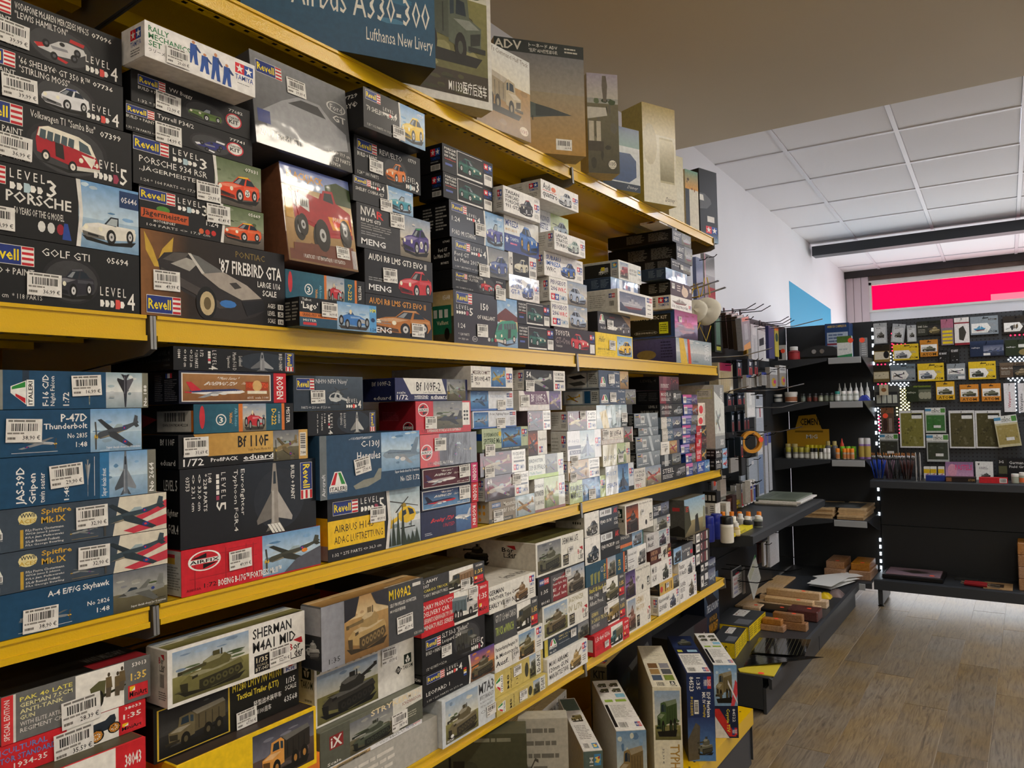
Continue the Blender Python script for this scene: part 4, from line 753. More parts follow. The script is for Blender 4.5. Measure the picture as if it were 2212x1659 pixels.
ST(1, [
 B(979, 623, 1116, lambda c: (pic(c, .66, 0, 1, 1, 'sky', None), c.p([(.66, .36), (.8, .2), (1, .36), (1, .5), (.66, .5)], '6a2e24'), c.r(.7, .46, 1, .66, 'dcc890'), pic(c, .6, .42, 1, .98, None, 'van', '2f8a70', box=(1, 0, 0, 1), top='3a9a80'), L_revell(c, .04, .04, .27, .24), L_level(c, .04, .28, .28, .46, 5), c.t(.4, .18, .52, .32, '150', 'eceae4', 2), c.t(.34, .42, .62, .5, 'OF VAILLANT', 'eceae4', 2), c.t(.06, .62, .16, .71, '1:24', 'eceae4', 0), c.t(.06, .8, .22, .85, '* 128 PARTS', 'd8d6d0', 0), c.t(.06, .89, .2, .94, '<> 18,0 cm', 'd8d6d0', 0), c.ring(.26, .84, .34, .95, 'bbb', .2), c.t(.28, .87, .32, .92, '13+', 'ddd', 1), [c.e(.5+k*.05, .84, .54+k*.05, .92, q, 8) for k, q in enumerate(('c8c8c4', '3a8a70', 'b0302a'))]), '1c1c20', 'black', 'green delivery van and a house', st=[(.33, .6)], xs=934, side=lambda c: (c.g(0, 0, 1, .5, 'b89a6a', 'd8c890'), c.r(0, .5, 1, 1, '4a4438'), c.r(0, .28, .9, .84, '1f6a50'), [c.r(.05+k*.26, .36, .22+k*.26, .52, 'd0d4d0') for k in range(3)], c.e(.55, .72, .8, .96, '17150f'), c.t(.2, .58, .75, .66, 'Vaillant', 'e8e0c0', 1), c.t(.5, .08, .85, .18, '05648', 'f0eee8', 1)), m='satin'),
 B(977, 580, 1092, rev_cut('ASTON MARTIN', 4, 'roadster', 'c8282c', '77701', '1:32 * 72 PARTS <> 12,8 cm', logo=(.06, .12, .26, .4), vb=(.46, .14, .76, .94), tb=(.28, .12, .54, .26), sub='ULSTER', starter=True), '141416', 'black', 'bright red vintage roadster', st=[(.78, .5)], d=.28),
 B(976, 511, 1097, rev_photo(('Ford GT', 'Le Mans 2017'), 4, 'storm', 'car', '34488a', '', '1:24 * 88 PARTS <> 20,1 cm', cut=.6, logo=(.06, .08, .3, .34), lv=(.32, .14, .58, .42), roof='d0d0d8'), '17181a', 'black', 'blue, white and red racing car', st=[(.44, .64)], xs=928, side=S_txt([('Ford GT', .4, .3, .8, .42), ('Le Mans 2017', .2, .48, .9, .62), ('88 PARTS', .5, .76, .85, .84), ('07041', .6, .06, .9, .14)]), m='satin'),
 B(970, 429, 1087, rev_photo(('1:24', '', 'FORD MUSTANG'), 4, 'sky', 'car', '4a4a9a', '05647', cut=.62, logo=(.04, .06, .3, .28), lv=(.3, .22, .54, .42), open_=True), '1c1c20', 'black', 'violet open car on a sunny road', st=[(.44, .42)], xs=890, side=S_lines(), m='satin'),
 B(957, 369, 1063, _p934, '161618', 'black', 'green racing coupe, twin of box above', xs=905, side=S_tamd),
 B(955, 307, 1063, _p934, '161618', 'black', 'green racing coupe, topmost of stack', xs=900, side=S_tamd)])
ST(1, [
 B(1115, 698, 1196, _p934, '161618', 'black', 'green racing coupe, lowest of stack', d=.25),
 B(1115, 647, 1187, _p934, '161618', 'black', 'green racing coupe above an identical one', d=.25),
 B(1094, 589, 1164, tam_car(('CALSONIC', 'SKYLINE', 'GT-R'), 'car', '2a4a9a', ('1d4a9c', '1d4a9c', '1d4a9c')), 'eceae6', 'white', 'deep blue touring car', d=.25, m='wrap'),
 B(1098, 542, 1158, lambda c: (pic(c, .14, 0, .72, 1, 'dark', 'car', 'd8d2bc', busy=3), c.r(.72, 0, 1, 1, 'eceae6'), c.t(.02, .2, .12, .6, '02', '222', 2), L_tamiya(c, .76, .2, .98, .55), c.bars(.76, .66, .97, .9, n=10)), 'eceae6', 'white', 'cream rally car on dark ground', d=.25),
 B(1086, 462, 1162, lambda c: (c.r(0, .5, 1, 1, '203a86'), pic(c, .42, .06, .98, .96, None, 'car', '2a66b8', box=(1, 0, 0, 1), hub='d8a83a'), c.t(.02, .1, .4, .28, 'IMPREZA', '20408a', 2), c.t(.04, .34, .36, .42, 'MONTE CARLO 05', 'c8962a', 1), c.star(.02, .54, .12, .8, 'e8e8e8'), c.t(.16, .58, .4, .68, 'TAMIYA', 'cfe0f0', 1), c.lines(.16, .74, .4, .84, 1, 'd86a8a')), 'e6e6e2', 'white and blue', 'blue rally car with gold wheels', d=.25, m='satin'),
 B(1087, 399, 1165, tam_car(('TAISAN', 'STARCARD', 'PORSCHE', '911 GT2'), 'car', '2a2226', roof='b82c30'), 'efedea', 'white', 'black and red racing coupe', xs=1064, side=S_tam, p=.02)])
_pg = lambda c: (pic(c, .46, 0, 1, 1, 'city', 'car', 'a8b8d0', busy=3, flip=True), c.t(.04, .1, .42, .28, 'PEUGEOT', '2a2a66', 2), c.t(.04, .36, .2, .54, '206', '2a2a66', 2), c.t(.21, .36, .42, .54, 'WRC', 'd8303a', 2), L_tamiya(c, .04, .66, .24, .92, False), c.t(.26, .7, .44, .88, 'TAMIYA', '4a86b8', 1))
ST(1, [
 B(1196, 704, 1285, lambda c: (c.t(.03, .12, .36, .34, 'TOYOTA', 'e8e0d8', 2), c.t(.03, .4, .36, .66, 'GT-One', '8a7a78', 2), c.t(.04, .72, .18, .8, 'TS020', 'd8d0c8', 1), pic(c, .38, .1, .84, .92, None, 'car', 'd0282e', box=(1, 0, 0, 1)), L_tamiya(c, .86, .16, .98, .5), c.r(.86, .56, .98, .94, 'eceae6')), '241418', 'dark maroon', 'low red racing car', d=.25),
 B(1190, 650, 1268, _pg, 'eceae6', 'white', 'silver-blue rally car, lower twin', d=.25, side=S_tam, xs=1175),
 B(1186, 596, 1267, _pg, 'eceae6', 'white', 'silver-blue rally car, upper twin', d=.25, side=S_tam, xs=1165),
 B(1175, 541, 1258, tam_car(('SUBARU', 'IMPREZA', 'WRC'), 'car', '2a58a8', ('1d4a9c', '2a66b8', '55565a'), hub='d8b83a'), 'efedea', 'white', 'blue rally car', d=.25, side=S_tam, xs=1160),
 B(1197, 496, 1263, tam_car(('LANCIA', 'STRATOS', 'TURBO'), 'car', 'b8c4bc', '1c2a2a', win='4a6a60'), 'efedea', 'white', 'pale wedge-shaped car', xs=1161, side=S_tam, p=.03),
 B(1166, 451, 1227, lambda c: (pic(c, .36, 0, 1, 1, 'green', 'car', '8a9aa8', busy=3), c.t(.0, .2, .32, .42, 'VOLKSWAGEN', '20306a', 2), c.t(.0, .5, .26, .72, 'BEETLE', '20306a', 2)), 'dfe2e4', 'pale', 'rounded grey car on yellow-green', d=.25, p=-.03),
 B(1168, 385, 1248, lambda c: (c.t(.05, .12, .24, .46, 'Audi', '1c1c20', 2), c.e(.26, .2, .38, .46, 'd86a3a', 12), c.t(.04, .56, .42, .92, 'quattro', '1c1c20', 2), c.r(.04, .5, .4, .53, 'c8343a'), pic(c, .44, .1, .82, .96, None, 'car', 'c8ccd0', box=(0, 0, 1, 1)), L_tamiya(c, .84, .3, .98, .62), c.lines(.85, .7, .97, .9, 3, '777')), 'efedea', 'white', 'silver coupe on white ground', xs=1095, side=S_tam, p=.03)])
ST(1, [
 B(1286, 716, 1366, lambda c: (pic(c, .56, .06, .98, .94, 'sky', 'car', 'f0c02e', busy=4), c.t(.08, .14, .26, .4, 'Heller', '3a3010', 0, slant=.2), c.t(.06, .66, .36, .74, 'RENAULT R5 TURBO', '3a3010', 1), c.ring(.05, .8, .3, .92, '8a7410', .06), c.ring(.3, .8, .5, .92, '8a7410', .06)), 'f2d01e', 'bright yellow', 'yellow rally hatchback', st=[(.34, .28)], d=.2),
 B(1291, 671, 1361, lambda c: (L_italeri(c, .04, .12, .2, .6), c.t(.08, .7, .24, .82, 'No 3671', 'eceae4', 1), c.t(.34, .16, .5, .24, 'ABARTH', 'a8323a', 1), c.p([(.7, .0), (1, .1), (1, .6)], '9a7848'), pic(c, .52, .3, 1, .98, None, 'car', '55524e', box=(0, 0, 1, 1)), c.e(.44, .62, .56, .82, 'e0ded8', 10)), '1e1e20', 'black', 'grey small car and a gold corner', st=[(.26, .34)], d=.2, p=.0),
 B(1334, 622, 1409, lambda c: (pic(c, .05, .1, .78, .92, 'sea', 'ship', 'a8a8b0', busy=4), L_hobbyboss(c, .82, .1, .98, .3), c.lines(.84, .42, .96, .5, 1, '555'), c.lines(.84, .6, .96, .68, 1, '555'), c.lines(.84, .8, .96, .88, 1, '555')), 'eceae4', 'white', 'grey aircraft carrier at sea', xs=1267, p=.03, side=lambda c: (c.r(0, 0, 1, 1, 'cfcdc4'), L_hobbyboss(c, .72, .18, .92, .36), c.bars(.74, .5, .9, .72, n=12), c.lines(.1, .2, .6, .8, 7, 'a09e96')), sw=.3),
 B(1319, 597, 1377, lambda c: (c.g(0, 0, 1, 1, '8ab0d0', '2a4a80'), c.r(.3, .05, .42, .95, 'd8e0e8'), c.r(.42, .05, .7, .95, '1f3f6a'), c.star(.5, .2, .64, .8, 'a8303a'), c.r(.72, .05, .84, .95, 'e8eaec')), '4a6a98', 'glossy blue', 'striped print and a red star', xs=1260, m='wrap', side=S_lines('2a3a50', '6a7a8a', 6), sw=.3),
 B(1336, 560, 1384, lambda c: (pic(c, .05, .08, .42, .92, 'city', 'truck', 'a8302c', busy=3), c.t(.46, .3, .8, .46, 'AIRPORT CRASH', '333', 1), c.t(.46, .5, .78, .62, 'FIRE ENGINE', '333', 1), L_trumpeter(c, .84, .24, .98, .5), c.t(.86, .7, .98, .82, '1:72', '333', 1)), 'dfe0da', 'pale grey', 'red and white fire engine', xs=1259, side=lambda c: (c.r(0, 0, 1, 1, 'b8bab4'), c.r(.05, .12, .78, .9, '20221f'), pic(c, .42, .2, .74, .84, None, 'truck', 'd8d8d0'), c.r(.52, .3, .62, .5, 'd8c82e'), L_trumpeter(c, .82, .1, .97, .4), c.lines(.82, .55, .97, .85, 3, '777')), sw=.28)])
ST(1, [
 B(1460, 728, 1536, lambda c: (pic(c, 0, 0, 1, 1, 'glare', None, busy=6), c.p([(.08, 0), (.2, 0), (.3, 1), (.12, 1)], 'f0c83a'), c.p([(.3, 0), (.36, 0), (.4, 1), (.32, 1)], 'e0502e'), c.t(.78, .1, .92, .8, 'WARS', 'eef2f4', 1, rot=1)), '8ea4b8', 'shiny', 'pale blue and yellow print', xs=1366, m='wrap', sw=.42, side=lambda c: (c.g(0, 0, 1, 1, '5a5a90', '3a3a6a'), c.e(.1, .45, .55, .85, '8a7a4a', 16), c.lines(.66, .12, .92, .85, 6, '2a2a50'))),  # pale front wash is the glare on the wrap, painted into the art
 B(1457, 668, 1506, lambda c: (pic(c, 0, 0, 1, 1, 'purple', 'ship', '34344a', hz=.4, busy=6)), '6a70b8', 'violet-blue', 'dark warship under a purple sky', xs=1360, m='wrap', st=[(.15, .22)], ssz=.03, sw=.42, side=lambda c: (c.r(0, 0, 1, 1, '2c4a80'), c.r(0, .1, .92, .94, '26261f'), c.t(.1, .16, .84, .3, '1/350 PLASTIC KIT', 'e6e4dc', 1), c.r(.66, .42, .86, .86, 'd8e030'), c.lines(.68, .5, .84, .8, 4, '6a7010'), c.ring(.1, .7, .62, .9, 'b8b6ae', .03), c.t(.14, .76, .58, .84, '限定字样有限公司', 'c8c6be', 1))),
 B(1449, 636, 1494, lambda c: (c.t(.05, .68, .8, .86, 'U.S. DESTROYER', '3a3a40', 2), pic(c, .05, .1, .8, .66, None, 'ship', '8a8078', box=(0, 0, 1, 1)), L_tamiya(c, .84, .5, .98, .8)), 'efedea', 'white', 'grey destroyer with red hull', xs=1408, side=lambda c: (c.r(0, 0, 1, 1, 'e4e2dc'), c.bars(.05, .15, .2, .85, n=8, vert=False), L_tamiya(c, .35, .12, .9, .8)), sw=.2),
 B(1448, 605, 1494, lambda c: (c.r(.0, 0, 1, 1, '3a1c20'), c.e(.5, .2, .82, .95, 'd8c0a8', 12), c.p([(.54, .3), (.58, .05), (.66, .26)], 'd8c0a8'), c.lines(.3, .2, .48, .7, 3, 'd8c8c0'), c.r(.88, .2, .97, .5, 'd8c8c0')), '3a1c20', 'dark brown', 'pale tan figure', xs=1382, st=[(.04, .15)], ssz=.028, side=S_lines('161616', '8a8880', 6), sw=.3),
 B(1438, 577, 1484, lambda c: (c.g(0, 0, 1, 1, '8ab0d0', '2a4a80'), c.r(.3, .05, .4, .95, 'd8e0e8'), c.r(.42, .05, .7, .95, '1f3f6a'), c.star(.5, .2, .64, .8, 'a8303a'), c.r(.78, .05, .9, .95, 'e8eaec')), '4a6a98', 'glossy blue', 'striped print, red star between dark boxes', xs=1385, m='wrap', side=S_lines('2a3a50', '6a7a8a', 6), sw=.3),
 B(1450, 557, 1491, lambda c: (c.t(.06, .2, .44, .36, 'BATTLE SHIP', 'e0ded8', 1), c.t(.06, .46, .4, .6, 'OF THE LINE', 'e0ded8', 1), pic(c, .6, .3, 1, 1, 'storm', None)), '17171a', 'black', 'white lettering and a grey photo', xs=1370, st=[(.44, .3)], ssz=.026, side=S_lines('121214', '77756f', 10), sw=.36),
 B(1461, 524, 1495, small(('3a3c42',), 'U-BOOT', 'eceae6', 'ship', '9a9aa0', 'storm', .5), '2a2c30', 'dark grey', 'grey submarine, lower of a pair', xs=1314, side=S_lines('121214', '77756f', 10), sw=.46),
 B(1452, 493, 1492, small(('4a4c52',), 'U-BOOT', 'eceae6', 'ship', 'a8a8ae', 'storm', .5), '2a2c30', 'dark grey', 'grey submarine, upper of a pair', xs=1313, side=S_lines('121214', '77756f', 10), sw=.46),
 B(1425, 482, 1462, small(('e8e6e0', '2a2a2c'), 'FIGURE', 'e8e6e0', None, '888', 'white', .9), 'e4e0d8', 'small white', 'dark strip and lettering', xs=1383, d=.15, side=lambda c: (c.r(0, 0, 1, 1, 'dcd8ce'), c.e(.35, .1, .8, .95, 'a87a4a', 12), c.e(.45, .3, .7, .8, '2a2018', 10)), sw=.2)])
# ================================================================== middle shelf
_spit = lambda c: (c.p([(.72, 0), (1, 0), (1, 1), (.68, 1)], 'dcd6c4'), c.p([(.8, .5), (1, .2), (1, .42), (.84, .68)], 'c83a4a'), c.p([(.74, .9), (1, .6), (1, .86), (.8, 1)], 'c83a4a'), pic(c, .62, .06, .99, .96, None, 'prop', '3a4a54', box=(0, 0, 1, 1)), L_italeri(c, .02, .12, .13, .74), c.r(.04, .82, .12, .95, '56636e'), c.t(.045, .84, .115, .94, '1:48', 'f0f0ee', 1), c.e(.2, .1, .29, .42, 'e8dca0', 14), c.t(.21, .14, .28, .24, 'WWII', '2a3440', 2), c.t(.205, .28, .285, .38, 'ACES', 'c8a43c', 2), c.t(.31, .07, .46, .24, 'Spitfire', 'd8ac3c', 2), c.t(.31, .27, .43, .43, 'Mk.IX', 'd8ac3c', 2), c.r(.21, .52, .225, .96, 'c8a43c'), [c.t(.235, .52+k*.09, .42-.02*(k % 2), .58+k*.09, t, 'e8e8e4', 1) for k, t in enumerate(('F/Lt Pierre Clostermann', 'W/Cdr James E. Johnson', 'F/Lt Jan Falkowski', 'S/Ldr Russell Foskett', 'F/Lt George Beurling'))], pic(c, .45, .66, .6, .86, None, 'prop', '9aa0a0', box=(0, 0, 1, 1)), c.r(.46, .93, .6, .935, 'c8a43c'))
ST(2, [
 B(-60, 1247.6, 361, lambda c: (ital('A-4 E/F/G Skyhawk', '', 'No 2826', 'storm', 'jet', '8a8c88', cut=.68, tb=(.34, .1, .66, .28))(c)), '1d4a6c', 'blue', 'grey parked jet', at=200, st=[(.22, .42, '38,90 €')], d=.3),
 B(-60, 1165, 361, _spit, '3f4c5a', 'slate grey', 'green fighter, lower twin', at=200, st=[(.49, .14, '32,90 €')], d=.3),
 B(-60, 1079, 359, _spit, '3f4c5a', 'slate grey', 'green fighter, upper twin', at=200, st=[(.48, .14, '32,90 €')], d=.3, top=lambda c: (c.r(0, 0, 1, 1, 'b8a8a0'), c.r(.2, 0, .6, 1, 'b84a58')), tbg='b8a8a0'),
 B(-20, 977, 336, lambda c: (pic(c, .62, 0, .94, 1, 'sky', 'jet', '6a7480', up=True, box=(.3, 0, .75, 1)), c.g(.62, .0, .68, 1, '2f74a8', '2f74a8'), c.t(.63, .35, .67, .95, 'Super decals sheet', 'e8f0f4', 1, rot=-1), c.r(.94, 0, 1, 1, '7a7a70'), c.t(.95, .3, .985, .95, 'No 2664', 'f0f0ee', 2, rot=-1), c.t(.13, .2, .19, .95, 'JAS-39D', 'f0f0ee', 2, rot=-1), c.t(.2, .34, .25, .95, 'Gripen', 'f0f0ee', 2, rot=-1), c.t(.26, .34, .29, .95, 'twin seater', 'f0f0ee', 1, rot=-1), c.t(.4, .64, .43, .95, '1:48', 'f0f0ee', 2, rot=-1), pic(c, .52, .1, .57, .92, None, 'jet', '9aa0a4', up=True, box=(.2, 1, .8, 0)), c.r(.585, .08, .588, .92, 'e0e4e8')), '1d4a6c', 'blue', 'jet standing on its tail against clouds', at=200, st=[(.31, .22, '29,90 €', -4)], d=.3),
 B(-60, 882, 305, ital('P-47D', 'Thunderbolt', 'No 2835', 'sky', 'prop', '4a5058', cut=.66, tb=(.48, .1, .64, .28), mini='b8bcc0'), '1d4a6c', 'blue', 'dark fighter over the sea', at=200, st=[(.17, .18, '38,90 €')], d=.3),
 B(-8, 802, 319, lambda c: (c.r(0, 0, .035, 1, '8a8c84'), c.r(.15, 0, .19, .3, '28384a'), L_italeri(c, .08, .24, .22, .92, rot=1), c.t(.27, .1, .31, .92, 'F-16 C/D', 'f0f0ee', 2, rot=-1), c.t(.32, .14, .355, .92, 'Night Falcon', 'f0f0ee', 1, rot=-1), c.t(.4, .56, .44, .92, '1:72', 'f0f0ee', 2, rot=-1), pic(c, .55, .3, .6, .9, None, 'jet', '9aa08c', up=True, box=(0, 1, 1, 0)), pic(c, .69, 0, .955, 1, 'glare', 'jet', '34343e', up=True, box=(.3, .98, .75, .02)), c.r(.955, 0, 1, 1, '7a7a6a'), c.t(.965, .35, .99, .95, 'No 188', 'f0f0ee', 2, rot=-1)), '1d4a6c', 'blue', 'dark jet diving from a pale sky', at=200, st=[(.45, .12, '16,99 €', -3)], d=.3)])
ST(2, [
 B(391, 1189, 692, lambda c: ([c.r(x, y, x+w, y+.012, 'a8202a') for x, y, w in ((.02, .2, .3), (.3, .4, .2), (.05, .66, .3), (.3, .14, .2))]+[c.r(x, .1, x+.006, .9, 'a8202a') for x in (.08, .28, .42, .47)], pic(c, .54, 0, 1, .97, 'sky', 'prop', '4a4c40', hz=.6, busy=8, box=(.02, .2, 1, .9)), c.p([(.8, .7), (1, .5), (1, .97), (.7, .97)], '5a5c66'), c.e(.84, .48, .89, .58, 'e88a2a', 8), L_airfix(c, .04, .08, .25, .52), c.t(.14, .8, .22, .9, '1:72', '2a1010', 1), c.t(.23, .78, .68, .93, 'BOEING B-17G™/FORTRESS Mk.III™', 'f4f2ee', 2), c.t(.03, .86, .12, .92, 'A08018A', '6a1018', 1)), 'd02230', 'red', 'dark bomber over clouds', st=[(.3, .22, '49,99 €')], xs=361, side=lambda c: (c.r(0, 0, 1, 1, 'c9c7c0'), c.r(.3, .08, .7, .3, 'd8a83a'), c.r(.3, .08, .7, .16, 'c8303a'), c.lines(.3, .36, .95, .9, 9, '8a8880')), sw=.12),
 B(388, 1014, 681, lambda c: (c.g(.4, 0, 1, 1, '17202a', '101012'), c.e(.5, .1, .9, .95, '20262e', 20), pic(c, .52, .02, .8, .98, None, 'jet', '9a948c', up=True, box=(.0, 0, 1, 1.0)), [c.p([(.6+k*.025, .86), (.62+k*.025, .86), (.66+k*.025, .99), (.64+k*.025, .99)], 'eceae4') for k in range(4)], L_revell_v(c, .87, .05, .97, .58), c.t(.79, .07, .82, .56, 'BUILD + PAINT', 'eceae4', 2, rot=1), c.t(.4, .06, .435, .68, 'Eurofighter', 'eceae4', 0, rot=1), c.t(.35, .06, .385, .88, 'Typhoon FGR.4', 'eceae4', 0, rot=1), c.t(.27, .08, .3, .42, 'L E V E L', 'eceae4', 0, rot=1), [c.r(.235, .1+k*.07, .255, .155+k*.07, 'eceae4' if k < 4 else 'a03a55') for k in range(5)], c.t(.235, .46, .3, .58, '5', 'eceae4', 1, rot=1), c.t(.18, .08, .205, .2, '1:48', 'eceae4', 1, rot=1), c.t(.15, .08, .175, .56, '* 228 PARTS', 'eceae4', 1, rot=1), c.t(.11, .08, .135, .54, '<> 33,0 cm', 'eceae4', 1, rot=1), c.t(.07, .08, .095, .54, '<> 23,1 cm', 'eceae4', 1, rot=1), c.t(.035, .1, .06, .28, '03753', 'eceae4', 1, rot=1)), '131418', 'big black', 'grey striped jet, lettering set sideways', xs=340, side=S_txt([('LEVEL 5', .3, .12, .9, .26), ('Eurofighter', .1, .5, .93, .62), ('FGR.4', .5, .7, .93, .82)]), sw=.1, m='satin'),
 B(385, 939, 664, lambda c: (c.gh(.08, 0, .8, .68, 'b88a40', 'd8b060'), c.p([(.0, .0), (.1, 0), (.2, .68), (.2, 1), (0, 1)], '111'), c.t(.42, .1, .66, .48, 'Bf 110F', '151515', 2), c.t(.5, .52, .68, .6, 'Scale Plastic Model Kit', '2a2010', 0), c.t(.03, .56, .14, .66, 'scale', 'f0f0f0', 1), c.t(.03, .72, .17, .94, '1/72', 'f0f0f0', 1), c.r(.2, .7, .76, 1, '111'), c.t(.22, .74, .42, .86, 'ProfiPACK', 'f0f0f0', 2), L_eduard(c, .46, .72, .7, .92), pic(c, .7, 0, .92, 1, 'storm', 'prop', '8a7850', busy=5), c.gh(.92, 0, 1, 1, 'c89a50', 'd8b060'), c.r(.93, .1, .985, .9, 'e6e2d8'), c.bars(.935, .14, .98, .66, n=14, vert=False), c.t(.935, .74, .98, .84, '7084', '222', 1)), '111113', 'gold and black', 'twin-engined plane over clouds', st=[(.03, .08, '31,69 €')], xs=310, side=S_txt([('Bf 110F', .5, .1, .9, .3), ('eduard', .5, .75, .92, .92)]), sw=.13),
 B(418, 872, 633, lambda c: (c.gh(0, 0, .42, 1, '1d5468', '2a6478'), c.r(.42, 0, .46, 1, 'd8772e'), pic(c, .46, 0, .7, 1, 'city', 'roadster', 'c8303a', box=(.05, .1, .95, .98)), c.r(.7, 0, .87, 1, '1d5468'), c.t(.76, .2, .81, .8, 'D-222', 'f2c83a', 2, rot=1), c.t(.83, .3, .85, .75, '4 SERIES', 'c8d8e0', 1, rot=1), c.r(.87, 0, .9, 1, 'd8772e'), c.r(.9, 0, 1, 1, '17181a'), c.t(.92, .15, .96, .75, 'MISTER', 'f0eee8', 1, rot=1), c.e(.05, .05, .1, .85, 'c8303a', 12), c.ring(.2, .35, .3, .75, 'e8e8e4', .2), c.t(.23, .45, .27, .67, '3', 'f0eee8', 2), c.t(.33, .3, .36, .7, "'Alfetta'", 'f2a83a', 1, rot=1), c.t(.38, .15, .41, .8, 'Alfa Romeo', '7ab8d0', 1, rot=1)), '1d5468', 'teal', 'red vintage racer and orange stripes', xs=308, side=lambda c: (c.r(0, 0, 1, 1, '2a2a2a'), c.r(.3, .2, .96, .95, 'd8d4ca'), c.bars(.45, .26, .85, .58, n=16), c.t(.42, .66, .9, .76, 'EAN 5907824142228', '222', 1), c.r(.96, .2, 1, .95, 'd8772e'), c.p([(0, .3), (.3, .5), (.0, .8)], 'a82a34')), sw=.16),
 B(386, 799, 617, boeing('a87a4a', '8a5a30', '2a3a70', 'c82c3a', 'Starship One', logo=('BOEING', '720')), '1a2038', 'brown', 'white, red and blue airliner', xs=318, side=lambda c: (c.r(0, 0, 1, 1, '10121c'), c.lines(.25, .1, .5, .95, 14, '6a6a70', .4, 2), c.lines(.56, .25, .95, .95, 12, '6a6a70', .4, 3), c.r(.6, .05, .8, .2, 'e8e8ec'), c.r(.6, .05, .66, .2, '2a4a9a'), c.r(.74, .05, .8, .2, 'c8303a')), sw=.14),
 B(374, 735, 636, lambda c: (c.e(.5, .1, .95, .95, '26303a', 18), pic(c, .6, .08, .8, .98, None, 'jet', '8a8c90', up=True, box=(0, 0, 1, 1)), L_revell_v(c, .91, .05, .985, .92), c.t(.85, .1, .88, .9, 'BUILD + PAINT', 'd8d6d0', 2, rot=1), c.t(.5, .3, .53, .75, 'Lockheed', 'dcdad4', 0, rot=1), c.t(.45, .15, .48, .95, 'Martin F-16 D', 'dcdad4', 0, rot=1), c.t(.4, .3, .43, .85, 'Tigermeet', 'dcdad4', 0, rot=1), c.t(.29, .1, .32, .75, 'L E V E L', 'eceae4', 0, rot=1), [c.r(.255, .15+k*.11, .275, .24+k*.11, 'eceae4' if k != 3 else 'c83a4a') for k in range(5)], c.t(.26, .78, .33, .95, '4', 'eceae4', 1, rot=1), c.t(.195, .12, .22, .4, '1:72', 'eceae4', 1, rot=1), c.t(.155, .12, .18, .9, '* 130 PARTS', 'eceae4', 1, rot=1), c.t(.115, .12, .14, .86, '<> 21,3 cm', 'eceae4', 1, rot=1), c.t(.07, .12, .095, .86, '<> 14,0 cm', 'eceae4', 1, rot=1), c.t(.03, .12, .05, .5, '03844', 'eceae4', 1, rot=1)), '121316', 'black', 'grey jet and sideways lettering', xs=240, side=S_txt([('LEVEL 4', .78, .15, .95, .35), ('F-16 D Tigermeet 2014', .4, .5, .95, .66), ('03844', .85, .75, .95, .85)], col='4a4a4a'), sw=.3)])
